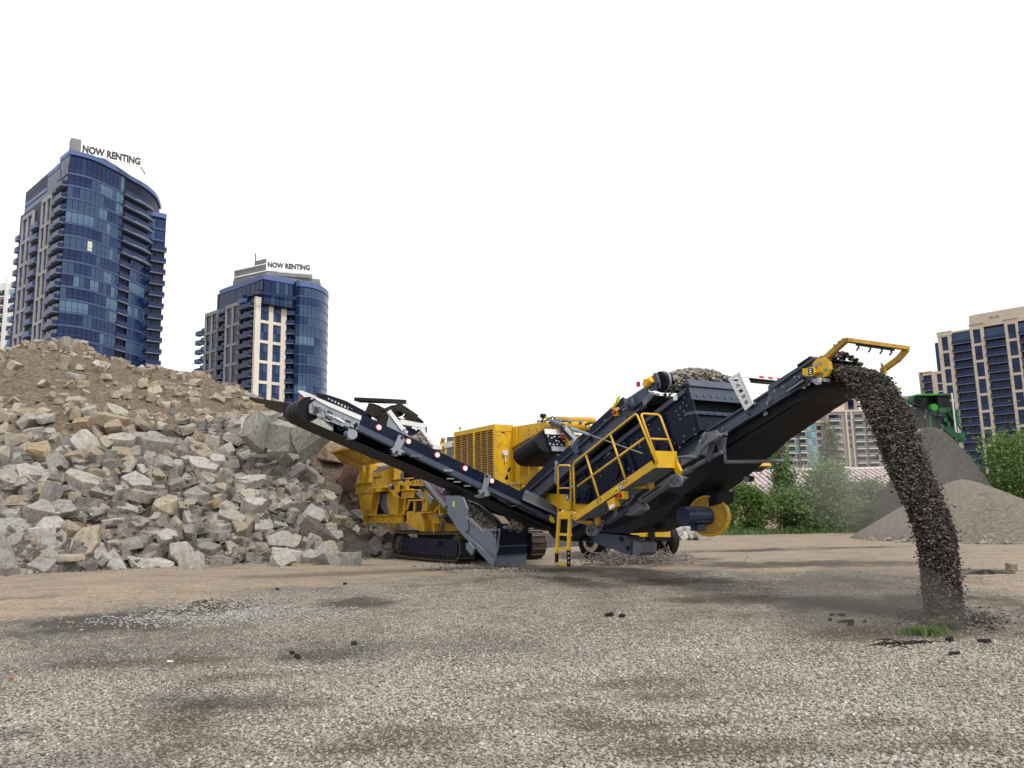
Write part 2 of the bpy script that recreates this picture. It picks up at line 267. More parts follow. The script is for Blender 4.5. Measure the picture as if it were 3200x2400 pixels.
# loose gravel lying on the yard in front of the camera
def gravel():
    X0, X1, Y0, Y1, st = -9.5, 11, 4.0, 15.5, .2
    nx, ny = int((X1 - X0) / st), int((Y1 - Y0) / st)
    vs = [(X0 + i * st, Y0 + j * st) for j in range(ny + 1) for i in range(nx + 1)]
    o = obj('gravel', [(x, y, gz(x, y) + .004) for x, y in vs], [(j * (nx + 1) + i, j * (nx + 1) + i + 1, (j + 1) * (nx + 1) + i + 1, (j + 1) * (nx + 1) + i) for j in range(ny) for i in range(nx)], None, None, False, False)
    tag(o, 'loose pale gravel strewn over the yard in the foreground', None, None, 'stuff')
    aw = o.data.attributes.new('wet', 'FLOAT', 'POINT'); ab = o.data.attributes.new('bare', 'FLOAT', 'POINT')
    for i, (x, y) in enumerate(vs): aw.data[i].value = wet_shade_at(x, y); ab.data[i].value = bare_at(x, y)
    at = o.data.attributes.new('dens', 'FLOAT', 'POINT')
    for i, (x, y) in enumerate(vs):
        inside = 1 if abs(x) < .66 * y + .5 else 0
        at.data[i].value = inside * (1 - .93 * sand_at(x, y)) * (1 - .62 * bare_at(x, y)) * (1 - .3 * wet_shade_at(x, y)) * (1 - .93 * max(f(x, y) for f in SMEAR)) * (.45 + .75 * sm(-.5, .5, nz(x, y, .7, 9))) * (1 if y < 9 else .75) * (1 - sm(10, 15.2, y + 1.5 * nz(x, y, .6, 2)))
    t = NT('gravel_stone'); oi = t.n('ShaderNodeObjectInfo').outputs['Random']
    c = t.ramp(oi, [(0, (.10, .092, .078)), (.2, (.25, .231, .197)), (.5, (.36, .338, .294)), (.8, (.30, .267, .217)), (1, (.51, .49, .445))]); wa = t.n('ShaderNodeAttribute', attribute_name='wet', attribute_type='INSTANCER'); ba = t.n('ShaderNodeAttribute', attribute_name='bare', attribute_type='INSTANCER')
    c = t.mix(t.math('MULTIPLY', wa.outputs['Fac'], .8), c, (.075, .07, .064)); c = t.mix(t.math('MULTIPLY', ba.outputs['Fac'], .6), c, (.16, .125, .09)); t.col(c); t.set(.9, 0, .2)
    gm = t.m
    ng = bpy.data.node_groups.new('gravel_scatter', 'GeometryNodeTree'); ng.interface.new_socket('Geometry', in_out='INPUT', socket_type='NodeSocketGeometry'); ng.interface.new_socket('Geometry', in_out='OUTPUT', socket_type='NodeSocketGeometry')
    N = ng.nodes.new; L = ng.links.new; gi, go = N('NodeGroupInput'), N('NodeGroupOutput')
    dp = N('GeometryNodeDistributePointsOnFaces'); dp.inputs['Density'].default_value = 1150; na = N('GeometryNodeInputNamedAttribute'); na.data_type = 'FLOAT'; na.inputs[0].default_value = 'dens'
    mu = N('ShaderNodeMath'); mu.operation = 'MULTIPLY'; mu.inputs[1].default_value = 1150; L(na.outputs[0], mu.inputs[0]); L(mu.outputs[0], dp.inputs['Density']); L(gi.outputs[0], dp.inputs['Mesh'])
    jg = N('GeometryNodeJoinGeometry')
    for k in range(3):
        ic = N('GeometryNodeMeshIcoSphere'); ic.inputs['Radius'].default_value = 1; ic.inputs['Subdivisions'].default_value = 1
        sp = N('GeometryNodeSetPosition'); nn = N('ShaderNodeTexNoise'); nn.noise_dimensions = '4D'; nn.inputs['W'].default_value = k * 7.3; nn.inputs['Scale'].default_value = 1.1
        vm = N('ShaderNodeVectorMath'); vm.operation = 'SUBTRACT'; vm.inputs[1].default_value = (.5, .5, .5); v2 = N('ShaderNodeVectorMath'); v2.operation = 'SCALE'; v2.inputs['Scale'].default_value = 1.7
        L(nn.outputs['Color'], vm.inputs[0]); L(vm.outputs[0], v2.inputs[0]); L(v2.outputs[0], sp.inputs['Offset']); L(ic.outputs[0], sp.inputs['Geometry'])
        ss = N('GeometryNodeTransform'); ss.inputs['Scale'].default_value = (1.15, .9, .62); L(sp.outputs[0], ss.inputs[0])
        smt = N('GeometryNodeSetMaterial'); smt.inputs['Material'].default_value = gm; L(ss.outputs[0], smt.inputs[0])
        gi_ = N('GeometryNodeGeometryToInstance'); L(smt.outputs[0], gi_.inputs[0]); L(gi_.outputs[0], jg.inputs[0])
    io = N('GeometryNodeInstanceOnPoints'); io.inputs['Pick Instance'].default_value = True; L(dp.outputs[0], io.inputs['Points']); L(jg.outputs[0], io.inputs['Instance'])
    rv = N('FunctionNodeRandomValue'); rv.data_type = 'FLOAT_VECTOR'; rv.inputs[0].default_value = (-.6, -.6, 0); rv.inputs[1].default_value = (.6, .6, 6.28); L(rv.outputs[0], io.inputs['Rotation'])
    rs = N('FunctionNodeRandomValue'); rs.data_type = 'FLOAT'; rs.inputs[2].default_value = .008; rs.inputs[3].default_value = .021; L(rs.outputs[1], io.inputs['Scale'])
    L(io.outputs[0], go.inputs[0]); md = o.modifiers.new('scatter', 'NODES'); md.node_group = ng
gravel()

# ---------------- earth mound and rubble heap ----------------
TOE = [(-40, 22), (-22, 22.5), (-15.2, 24.6), (-11, 27.7), (-7, 28.9), (-4.5, 29.8), (0, 34), (4, 37), (8, 40)]
RID = [(-60, 6), (-40, 8.5), (-31, 10.0), (-29.4, 10.5), (-27.8, 11.5), (-26.2, 12.05), (-24.6, 11.55), (-23.4, 10.9), (-22, 10.35), (-19.9, 10.1), (-18.4, 9.8), (-16.6, 9.0), (-15, 8.4), (-13.6, 7.7), (-12, 7.2), (-9.2, 7.0), (-7, 6.8), (-5.2, 5.6), (-3, 3.0), (0, 1.0), (4, 0)]
def hz(x, y):
    d = y - interp(TOE, x); zr = interp(RID, x + (46 - y) * .64 * 0)
    top = min(5.7, zr * .8)
    if d <= 0: z = -.4
    elif d < 7.2: z = top * (d / 7.2) ** .93
    elif d < 10: z = top + .06 * (d - 7.2) - .25 * math.sin((d - 7.2) / 2.8 * PI)
    elif y < 46: z = top + .17 + (zr - top - .17) * sm(0, 1, (d - 10) / max(1, 46 - y + d - 10)) * 1.0
    else: z = zr - .35 * (y - 46) * sm(46, 50, y)
    z += (.16 * nz(x, y, .8) + .25 * nz(x, y, .27, 4) + .06 * nz(x, y, 2.4)) * sm(0, 2.5, d)
    u, v = to_uv(x, y)                        # keep the crusher's standing room clear
    out = max(-11.1 - u, -.35 - v, v - 4.0, u - 3)
    return min(z, .25 + max(0, out) * 2.5 + .12 * nz(x, y, 1.1))
hv = []; X0, X1, Y0, Y1, st = -42., 6., 21., 66., .4; nx, ny = int((X1 - X0) / st), int((Y1 - Y0) / st)
for j in range(ny + 1):
    for i in range(nx + 1): x, y = X0 + i * st, Y0 + j * st; hv.append((x, y, max(hz(x, y), gz(x, y) - .3)))
hf = [(j * (nx + 1) + i, j * (nx + 1) + i + 1, (j + 1) * (nx + 1) + i + 1, (j + 1) * (nx + 1) + i) for j in range(ny) for i in range(nx)]
def earth_mat():
    t = NT('mound_earth'); n1 = t.noise(.55, 8, .7); n2 = t.noise(5, 8, .75); n3 = t.noise(22, 4, .7)
    a = t.ramp(n2, [(.28, (.06, .046, .032)), (.5, (.16, .125, .09)), (.72, (.30, .25, .19))]); at = t.n('ShaderNodeAttribute', attribute_name='soil'); se = t.n('ShaderNodeSeparateColor'); t.l(at.outputs['Color'], se.inputs[0])
    och = t.ramp(n2, [(.3, (.15, .105, .058)), (.7, (.31, .23, .145))]); grey = t.ramp(n2, [(.3, (.03, .027, .024)), (.7, (.11, .10, .088))])  # grey soil kept near black to deepen the shade in rubble gaps
    f = lambda ch: t.ramp(t.math('ADD', ch, t.math('MULTIPLY', t.math('SUBTRACT', n1, .5), .7)), [(.4, (0, 0, 0)), (.6, (1, 1, 1))])
    a = t.mix(f(se.outputs[1]), a, grey); a = t.mix(f(se.outputs[0]), a, och); t.col(a); t.set(.95, 0, .1); t.bump(t.math('ADD', n2, t.math('MULTIPLY', n3, .4)), .9, .12); return t.m
mound = obj('dirt_mound', hv, hf, earth_mat(), None, True, False); tag(mound, kind='structure')
ca = mound.data.color_attributes.new('soil', 'FLOAT_COLOR', 'POINT')
OCH = [ell(-14.9, 26.6, 2.2, 1.4, .6), ell(-12.6, 29.3, .5, .5), ell(-7.6, 29.6, .5, .4)]
for i, (x, y, z) in enumerate(hv):
    d = y - interp(TOE, x); ca.data[i].color = (max(f(x, y) for f in OCH), sm(7.0, 5.6, d) if x > -16 else sm(5, 4, d) * .5, 0, 1)
_rock = []
def slab_mesh(seed, dims, cut=.5, n=10, rough=True):
    r = random.Random(seed); dx, dy, dz = dims; pts = []; k = r.choice((4, 5, 5, 6, 7)); a0 = r.uniform(0, 6.3); wedge = r.uniform(-.45, .45)
    for i in range(k):
        a = a0 + 2 * PI * (i + r.uniform(-.3, .3)) / k; e = r.uniform(.72, 1.15); x, y = math.cos(a) * e, math.sin(a) * e
        for sz in (-1, 1): q = r.uniform(.8, 1.06); pts.append((x * dx * q, y * dy * q, sz * dz * r.uniform(.75, 1.05) * (1 + wedge * x)))
    for _ in range(n // 2):
        a = r.uniform(0, 2 * PI); e = r.uniform(.5, .95); pts.append((math.cos(a) * dx * e, math.sin(a) * dy * e, r.choice((-1, 1)) * dz * r.uniform(.8, 1.12)))
    bm = bmesh.new()
    for p in pts: bm.verts.new(p)
    bmesh.ops.convex_hull(bm, input=bm.verts)
    for v in [v for v in bm.verts if not v.link_faces]: bm.verts.remove(v)
    bmesh.ops.dissolve_limit(bm, angle_limit=R(9), verts=bm.verts, edges=bm.edges)
    bmesh.ops.bevel(bm, geom=bm.edges[:], offset=min(dims) * .07, segments=1, affect='EDGES', clamp_overlap=True)
    for v in bm.verts: v.co += Vector((r.uniform(-1, 1), r.uniform(-1, 1), r.uniform(-1, 1))) * min(dims) * .045
    bmesh.ops.triangulate(bm, faces=bm.faces)
    if rough:
        bmesh.ops.subdivide_edges(bm, edges=[e for e in bm.edges if e.calc_length() > min(dims) * .9], cuts=1, use_grid_fill=False); bmesh.ops.triangulate(bm, faces=bm.faces)
        for v in bm.verts: v.co += v.normal * 0 + Vector(noise.noise_vector(v.co * (1.6 / min(dims)) * .5 + Vector((seed, 0, 0)))) * min(dims) * .16
    bmesh.ops.recalc_face_normals(bm, faces=bm.faces); me = bpy.data.meshes.new('concrete_chunk'); bm.to_mesh(me); bm.free(); return me
def rock_obj(name, me, m, loc, rot, scl, parent=None):
    key = (me.name, m.name)
    if key not in rock_obj.c: c = me.copy(); c.materials.clear(); c.materials.append(m); rock_obj.c[key] = c
    o = bpy.data.objects.new(name, rock_obj.c[key]); COL.objects.link(o); o.location = loc; o.rotation_euler = rot; o.scale = (scl,) * 3 if isinstance(scl, (int, float)) else scl
    if parent: o.parent = parent
    return o
rock_obj.c = {}
SL = [slab_mesh(i, d) for i, d in enumerate([(.6, .45, .2), (.55, .4, .26), (.5, .45, .16), (.7, .36, .22), (.5, .42, .34), (.62, .5, .15), (.48, .34, .3), (.75, .5, .24), (.42, .4, .36), (.66, .33, .28), (.8, .45, .18), (.5, .5, .4), (.58, .42, .2), (.46, .3, .2)])]
def slope_rot(x, y, tilt):
    e = .4; n = Vector((hz(x - e, y) - hz(x + e, y), hz(x, y - e) - hz(x, y + e), 2 * e)).normalized()
    n = (n * .75 + Vector((0, -.1, .35)) + Vector((rnd.gauss(0, tilt), rnd.gauss(0, tilt), rnd.gauss(0, tilt * .5)))).normalized()
    return (n.to_track_quat('Z', 'Y') @ Matrix.Rotation(rnd.uniform(0, 2 * PI), 3, 'Z').to_quaternion()).to_euler()
placed = []; count = {}
KINDS = {'grey': (CON_G, 'pale grey broken concrete slab on the face of the rubble heap', 'grey concrete rubble on the heap face'),
         'tan': (CON_T, 'sandy tan broken concrete block among the grey rubble of the heap', 'tan concrete rubble on the heap face'),
         'bank': (CON_T, 'weathered tan stone slab lying on the upper earth bank', 'stone slabs on the upper earth bank'),
         'bankg': (CON_G, 'grey concrete fragment lying on the upper earth bank', 'grey fragments on the upper earth bank'),
         'dark': (CON_D, 'dark dirt covered rubble block by the yellow hopper legs', 'dark rubble beside the crusher'),
         'toe': (CON_G, 'grey concrete block on the ground along the foot of the heap', 'concrete blocks along the foot of the heap')}
def chunk(x, y, s, kind, tilt=.35, sink=.12, lift=0):
    m, lab, grp = KINDS[kind]; me = rnd.choice(SL)
    if kind in ('grey', 'tan'):
        z_ = ('left end' if x < -14 else 'left half' if x < -11.8 else 'right half' if x < -9.4 else 'right end'); h_ = 'low' if y - interp(TOE, x) < 2.2 else 'halfway up' if y - interp(TOE, x) < 4.4 else 'high'; n_ = 'pale grey broken concrete slab' if kind == 'grey' else 'sandy tan broken concrete block'; lab = n_ + ' lying ' + h_ + ' on the ' + z_ + ' of the rubble heap'; grp = ('grey' if kind == 'grey' else 'tan') + ' rubble ' + h_ + ' on the ' + z_ + ' of the heap'
    z = max(hz(x, y), gz(x, y)) + lift
    o = rock_obj('concrete_chunk', me, m, (x, y, z + s * (.2 - sink)), slope_rot(x, y, tilt), (s * rnd.uniform(.85, 1.2), s * rnd.uniform(.85, 1.15), s * rnd.uniform(.85, 1.25)))
    tag(o, lab, 'rubble', grp); placed.append((x, y)); count[kind] = count.get(kind, 0) + 1
def free(x, y, r): return all((x - a) ** 2 + (y - b) ** 2 > r * r for a, b in placed)
HERO = [(-9.9, 33.6, 2.3), (-8.3, 33.3, 1.4)]
tries = 0; n = 0
while n < 236 and tries < 12000:                  # the face of the heap
    tries += 1; d = rnd.uniform(.25, 6.5); x = rnd.uniform(-19.5, -6.6); y = interp(TOE, x) + d
    if x < -12.8 and d > 4.3 + (x + 19) * .33 and rnd.random() < .85: continue
    if not free(x, y, .56 if tries < 4000 else .46): continue
    u, v = to_uv(x, y)
    if max(-10.9 - u, -.35 - v) < .35: continue
    kind = 'tan' if rnd.random() < (.36 if d < 3.2 or x < -13 else .14) else 'grey'
    if x < -13.3 and d < 2.8 and rnd.random() < .55: continue
    if -8.6 < x and d < 4: kind = 'dark' if rnd.random() < .45 else kind
    chunk(x, y, rnd.choice((.55, .62, .7, .74, .8, .85, .95, 1.15)) * rnd.uniform(.9, 1.08), kind, .42, .1, rnd.uniform(-.05, .22)); n += 1
tries = n = 0
while n < 52 and tries < 6000:                   # the upper bank
    tries += 1; x = rnd.uniform(-31, -9.5); y = rnd.uniform(interp(TOE, x) + 9, 46.8); d = y - interp(TOE, x)
    if not free(x, y, 1.0) or (x < -19 and rnd.random() < .5) or (d < 12 and rnd.random() < .6): continue
    chunk(x, y, rnd.uniform(.5, 1.15), 'bank' if rnd.random() < .6 else 'bankg', .25, .1); n += 1
tries = n = 0
while n < 26 and tries < 5000:                   # under and behind the hopper
    tries += 1; u, v = rnd.uniform(-11.3, -5.0), rnd.uniform(-1.5, 1.6); x, y = from_uv(u, v)
    if not free(x, y, .6) or (u > -7.5 and v < -.2): continue
    chunk(x, y, rnd.uniform(.6, 1.1), 'dark', .5, .1, .05); n += 1
tries = n = 0
while n < 16 and tries < 3000:                   # steep side of the heap next to the hopper
    tries += 1; u, v = rnd.uniform(-13.6, -11.2), rnd.uniform(-2.2, 2.4); x, y = from_uv(u, v)
    if not free(x, y, .55): continue
    chunk(x, y, rnd.uniform(.55, .95), 'dark' if n % 3 else 'grey', .5, .1, .08); n += 1
for (x, y), s in zip([(-16,27.9),(-16.7,31.1),(-17.6,35),(-12.5,26.8),(-12.2,28.4),(-10.1,25.2),(-9.59,26.3),(-9.48,28.4),(-9.08,29.3),(-7.53,25.9),(-6.92,27.1),(-6.09,26.3),(-5.2,25.5)], (1.0, .8, 1.1, .9, 1.2, .8, .7, .8, .9, .8, .7, 1., .8)):
    if free(x, y + .3, .3): chunk(x, y + .3, s, 'toe', .35, .05)
def special(px, s, m, label, me, rot, cat='rubble', name='concrete_chunk'):
    return tag(rock_obj(name, me, m, px, rot, s), label, cat)
B1 = slab_mesh(101, (1.15, .8, .8), n=14); B2 = slab_mesh(102, (1.0, .8, .55), n=14); B3 = slab_mesh(103, (1.9, 1.0, .8), n=18)
special([(-9.02,31.5,4.68)][0], (.72, .8, .62), BOUL, 'large green grey boulder with ochre lichen below the conveyor head', slab_mesh(111, (1.45, 1., .85), n=22), (.25, .2, .3), 'boulder', 'boulder')
special([(-7.99,31.2,4.69)][0], (.66, .7, .82), BOUL, 'upright pale green boulder leaning beside the long green boulder', B1, (.3, .9, .2), 'boulder', 'boulder')
special([(-9.9,31,4.9)][0], (.6, .6, .85), BOUL, 'green boulder at the left end of the boulder row', B1, (.2, .2, 1.), 'boulder', 'boulder')
special([(-8.04,36,4.41)][0], (.86, .8, .75), CON_T, 'brown layered stone block with a pale top edge left of the hopper', slab_mesh(112, (1.1, .8, .62), n=20), (.15, .12, .5), 'boulder', 'boulder')
special([(-7.28,35.6,3.29)][0], (1.15, .9, 1.15), CON_P, 'dusky pink concrete slab standing against the yellow hopper', slab_mesh(113, (.5, .4, .58), n=16), (.3, .3, .6), 'rubble', 'concrete_chunk')
special([(-13.3,45,7.69)][0], (1.5, .8, .7), CON_N, 'long dark rock ledge on the crest of the heap', slab_mesh(114, (1.7, .8, .5), n=14), (0, .16, .05), 'rock', 'rock_ledge')
special([(-7.89,27.9,0.225)][0], (1.05, .8, .9), CON_W, 'white stone block on the ground in front of the heap', slab_mesh(115, (.55, .4, .26), n=14), (.05, .03, .1), 'rubble')
special([(-12,26.9,0.0831)][0], (1.25, .9, .9), CON_W, 'long whitish slab lying flat at the foot of the heap', slab_mesh(116, (.7, .4, .24), n=14), (.1, .15, .3), 'rubble')
special([(-14.1,25.3,0.418)][0], (1.2, .8, .8), CON_T, 'flat tan beam of stone at the lower left foot of the heap', slab_mesh(117, (.8, .35, .15), n=8), (.05, -.02, .1), 'rubble')
special([(-14.9,25.6,0.862)][0], (.95, .6, .95), CON_W, 'upright pale slab standing behind the flat tan stone beam', slab_mesh(118, (.5, .16, .6), n=6), (.1, .05, .0), 'rubble')
special([(-15.4,24.6,0.483)][0], (1., .8, 1.), CON_G, 'tilted grey concrete slab cut off by the left edge of the view', slab_mesh(119, (.35, .5, .6), n=6), (.1, -.5, .0), 'rubble')
special([(-26.6,45.6,10.9)][0], (1.15, .7, 1.), CON_W, 'pale cracked stone block high on the peak of the earth mound', slab_mesh(120, (.75, .5, .4), n=8), (.2, .1, .1), 'rubble')
special([(-11.6,31.8,3.43)][0], (1.4, .8, 1.2), CON_T, 'largest flat tan slab in the middle of the heap face', slab_mesh(121, (.8, .6, .22), n=10), (.85, .25, .2), 'rubble')
special([(-14.7,30.5,1.98)][0], (1.3, .9, 1.1), CON_G, 'wide grey slab leaning down the left part of the heap face', slab_mesh(122, (.85, .7, .2), n=10), (.7, -.25, .5), 'rubble')
for (px, lab, rz) in zip([(-22.7,46,9.91),(-22.2,46,9.95)], ('left one of two pale round posts lying on the crest of the mound', 'right one of two pale round posts lying on the crest of the mound'), (0, .1)):
    mb = MB(); mb.cyl((-.75, -.2, -.25), (.75, .2, .25), .22, 10); o = mb.build('stone_post', CON_W); o.location = px; o.rotation_euler = (0, -.35, rz); tag(o, lab, 'post')
# small rubble between the big pieces
small = MB()
sm_me = [slab_mesh(200 + i, (1, .75, .5), n=4, rough=False) for i in range(5)]; sm_g = [([tuple(v.co) for v in m.vertices], [tuple(p.vertices) for p in m.polygons]) for m in sm_me]
def small_bits(name, n, sampler, smin, smax, m, label, power=2.2):
    mb = MB()
    for _ in range(n):
        x, y, z = sampler(); s = smin + (smax - smin) * rnd.random() ** power; vs, fs = rnd.choice(sm_g); M = Matrix.Rotation(rnd.uniform(0, 6.28), 3, 'Z') @ Matrix.Rotation(rnd.gauss(0, .5), 3, 'X')
        mb.add([tuple(M @ Vector(v) * s + Vector((x, y, z + s * .15))) for v in vs], fs)
    return tag(obj(name, mb.v, mb.f, m, None, False, False), label, None, None, 'stuff')
def loose_mat(name, cols, scale=3.):
    t = NT(name); wn = t.n('ShaderNodeTexVoronoi', i_Scale=scale); t.l(t.coord(), wn.inputs['Vector']); b = t.n('ShaderNodeRGBToBW'); t.l(wn.outputs['Color'], b.inputs[0]); n = t.noise(scale * 5, 5, .7)
    c = t.ramp(b.outputs[0], [(.15 + .7 * i / (len(cols) - 1), c) for i, c in enumerate(cols)]); t.col(t.mix(1., c, t.ramp(n, [(.3, (.6,) * 3), (.7, (1.2,) * 3)]), 'MULTIPLY')); t.set(.92, 0, .15); t.bump(n, .6, .04); return t.m
LOOSE_G = loose_mat('loose_grey_rubble', [(.10, .092, .082), (.22, .20, .175), (.15, .142, .13), (.33, .295, .245)]); LOOSE_T = loose_mat('loose_tan_rubble', [(.17, .135, .095), (.33, .28, .21), (.25, .205, .15), (.44, .40, .33)])  # grey debris darkened so the gaps between slabs look deep in shade
def s_face():
    x = rnd.uniform(-19.5, -6.2); y = interp(TOE, x) + rnd.uniform(-.15, 6.9 if x > -13.5 else 5.6); return x, y, max(hz(x, y), gz(x, y))
def s_bank():
    while 1:
        x = rnd.uniform(-33, -6); y = rnd.uniform(interp(TOE, x) + 6.5, 47)
        if nz(x, y, .35, 5) > -.25: return x, y, hz(x, y)
def s_foot():
    x = rnd.uniform(-15, -2); y = interp(TOE, x) - abs(rnd.gauss(0, .5)); return x, y, gz(x, y)
small_bits('rubble_debris', 2300, s_face, .1, .46, LOOSE_G, 'small broken concrete filling the gaps of the heap face', 1.7)
small_bits('stone_debris', 1500, s_bank, .05, .5, LOOSE_T, 'small stones and clods strewn over the upper earth bank', 3)
small_bits('stone_chips', 420, s_foot, .02, .09, LOOSE_G, 'stone chips scattered along the foot of the heap')

# ---------------- mobile impact crusher ----------------
CR = thing('mobile_crusher', 'yellow and dark blue tracked rock crusher with screen, walkway and long conveyors', 'crusher', (OX, OY, 0), R(-58))
def part(name, parent=CR, label=None):
    o = bpy.data.objects.new(name, None); COL.objects.link(o); o.parent = parent; o.empty_display_size = .2
    if label: o['label'] = label
    return o
def PV(name, pts, v, d, m, parent=CR, label=None):
    o = MB().pv(pts, v, d).build(name, m, parent)
    if label: o['label'] = label
    return o
def BOX(name, a, b, m, parent=CR): return MB().box(a, b).build(name, m, parent)
def inset(pts, k):
    cx = sum(p[0] for p in pts) / len(pts); cy = sum(p[1] for p in pts) / len(pts); return [(cx + (x - cx) * k, cy + (y - cy) * k) for x, y in pts]
# crawler tracks
def crawler(v0):
    tr = part('crawler_track'); L0, L1, zt, r = -4.72, -.38, .93, .43
    path = []; n = 22; ln = L1 - L0
    for i in range(n): path.append((L0 + ln * i / n, zt - .03 * math.sin(PI * i / n), 0.))
    for i in range(7): a = PI / 2 - PI * i / 7; path.append((L1 + math.cos(a) * r, .5 + math.sin(a) * r, a - PI / 2))
    for i in range(n): path.append((L1 - ln * i / n, .07, PI))
    for i in range(7): a = -PI / 2 - PI * i / 7; path.append((L0 + math.cos(a) * r, .5 + math.sin(a) * r, a - PI / 2))
    mb = MB(); mb.box((-.088, 0, -.03), (.088, .56, .025)); mb.box((.03, .01, .025), (.06, .55, .07)); base = None
    for (u, w, a) in path:
        if base is None: o = mb.build('track_shoe', TRK, tr); base = o.data
        else: o = bpy.data.objects.new('track_shoe', base); COL.objects.link(o); o.parent = tr
        o.location = (u, v0, w); o.rotation_euler = (0, -a, 0)
    f = MB(); f.pv([(-4.25, .28), (-.25, .27), (-.2, .62), (-.3, .74), (-4.2, .74), (-4.3, .6)], v0 + .05, .46); f.box((-4.3, v0 + .0, .235), (-.2, v0 + .12, .275)); f.build('track_frame', NAVY, tr)
    BOX('step_block', (-1.75, v0 - .06, .55), (-1.3, v0 + .05, .68), NAVY, tr); BOX('access_hole', (-2.62, v0 + .035, .42), (-2.5, v0 + .06, .58), DARK, tr)
    for i in range(12):
        m2 = MB(); u = -4.0 + i * .31; m2.cyl((u, v0 + .12, .19), (u, v0 + .44, .19), .1, 10); m2.cyl((u, v0 + .06, .19), (u, v0 + .12, .19), .05, 8); m2.build('track_roller', TRK, tr)
    m2 = MB()
    for i in range(11): a = 2 * PI * i / 11; m2.box((L0 + math.cos(a) * .36 - .04, v0 + .2, .5 + math.sin(a) * .36 - .04), (L0 + math.cos(a) * .36 + .04, v0 + .36, .5 + math.sin(a) * .36 + .04))
    m2.cyl((L0, v0 + .08, .5), (L0, v0 + .48, .5), .3, 18); m2.cyl((L0, v0 + .02, .5), (L0, v0 + .08, .5), .2, 12); m2.build('sprocket', TRK, tr)
    m2 = MB(); m2.cyl((L1, v0 + .1, .5), (L1, v0 + .46, .5), .36, 18); m2.build('idler_wheel', TRK, tr)
crawler(0.0); crawler(2.64)
BOX('undercarriage', (-4.2, .56, .45), (-.6, 2.64, 1.0), TRK)
# yellow chassis
ch = part('chassis')
def ibeam(u0, u1, w0, w1, v, wid, parent=ch):
    mb = MB(); mb.box((u0, v + wid * .3, w0 + .03), (u1, v + wid * .4, w1 - .03)); mb.box((u0 - .02, v, w1 - .03), (u1 + .02, v + wid, w1)); mb.box((u0 - .02, v, w0), (u1 + .02, v + wid, w0 + .03))
    for k in range(4): u = u0 + .05 + (u1 - u0 - .1) * k / 3; mb.box((u - .012, v + .01, w0 + .031), (u + .012, v + wid * .3, w1 - .031))
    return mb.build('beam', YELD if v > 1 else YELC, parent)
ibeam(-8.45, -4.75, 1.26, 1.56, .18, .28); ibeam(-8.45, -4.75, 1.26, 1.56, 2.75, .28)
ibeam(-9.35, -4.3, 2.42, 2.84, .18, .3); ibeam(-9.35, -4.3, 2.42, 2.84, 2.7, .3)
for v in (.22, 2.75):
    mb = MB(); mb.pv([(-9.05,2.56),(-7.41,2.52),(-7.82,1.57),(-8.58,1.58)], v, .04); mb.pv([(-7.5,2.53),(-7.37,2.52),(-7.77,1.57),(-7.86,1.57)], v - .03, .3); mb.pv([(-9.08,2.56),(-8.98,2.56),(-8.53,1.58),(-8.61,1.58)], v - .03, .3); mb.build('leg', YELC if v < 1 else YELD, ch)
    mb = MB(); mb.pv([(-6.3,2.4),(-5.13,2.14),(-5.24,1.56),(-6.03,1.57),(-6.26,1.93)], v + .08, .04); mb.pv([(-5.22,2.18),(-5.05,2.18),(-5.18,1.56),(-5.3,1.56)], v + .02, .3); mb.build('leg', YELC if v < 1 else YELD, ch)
BOX('cross_beam', (-8.4, .5, 1.28), (-8.2, 2.75, 1.55), YELD, ch); BOX('cross_beam', (-5.0, .5, 1.28), (-4.8, 2.75, 1.55), YELD, ch)
mb = MB(); mb.box((-8.9, .75, 1.6), (-4.4, 2.5, 3.4)); mb.build('feeder_pan', DARK, ch)
PV('guard_plate', [(-7.87,2.39),(-7.07,2.36),(-7.07,2.08),(-6.85,1.59),(-7.27,1.64),(-7.84,2.01)], .6, .04, GALD, ch); PV('guard_frame', [(-7.83,2.38),(-7.73,2.38),(-7.73,2.01),(-7.82,2.01)], .56, .06, GALV, ch)
mb = MB(); mb.holes([(-5.98,2.56),(-5.76,2.74),(-4.73,2.7),(-4.79,2.35),(-4.97,2.33),(-4.8,2.14),(-5.09,2.17)], [[(-5.59,2.63),(-5.14,2.62),(-5.14,2.43),(-5.56,2.49)]], .1, .05); mb.pv([(-5.78,2.75),(-4.71,2.71),(-4.71,2.68),(-5.78,2.73)], .06, .3); mb.build('gusset', YELC, ch)
PV('side_channel', [(-4.95,2.42),(-3.8,2.39),(-3.89,2.13),(-4.85,2.14)], .26, .06, YELC, ch); PV('side_channel', [(-4.99,2.44),(-3.77,2.41),(-3.77,2.38),(-4.99,2.41)], .16, .3, YELC, ch); PV('side_channel', [(-4.88,2.17),(-3.85,2.15),(-3.85,2.12),(-4.88,2.13)], .16, .3, YELC, ch)
mb = MB(); mb.holes([(-4.53,2.72),(-4.2,2.65),(-3.7,2.67),(-3.14,2.72),(-2.62,2.68),(-2.49,2.48),(-4.25,2.56),(-4.46,2.6)], [[(c[0] + .07 * math.cos(a), c[1] + .07 * math.sin(a)) for a in [PI * k / 4 for k in range(8)]] for c in [(-3.31,2.61),(-3.03,2.61),(-2.74,2.61)]], .0, .1); mb.build('lifting_arm', YELC, ch)
mb = MB(); mb.cyl((-5.35, -.03, 2.6), (-5.35, .1, 2.6), .07, 10); mb.build('pivot_pin', GALV, ch)
mb = MB(); a, b = [(-4.68,0.2,3.01),(-4.67,0.2,2.74)]; mb.cyl(a, b, .07, 10); c = [(-4.63,0.2,3.23)][0]; mb.cyl(b, a, .07, 10); mb.cyl(a, c, .045, 8); mb.build('hydraulic_cylinder', GALD, ch)
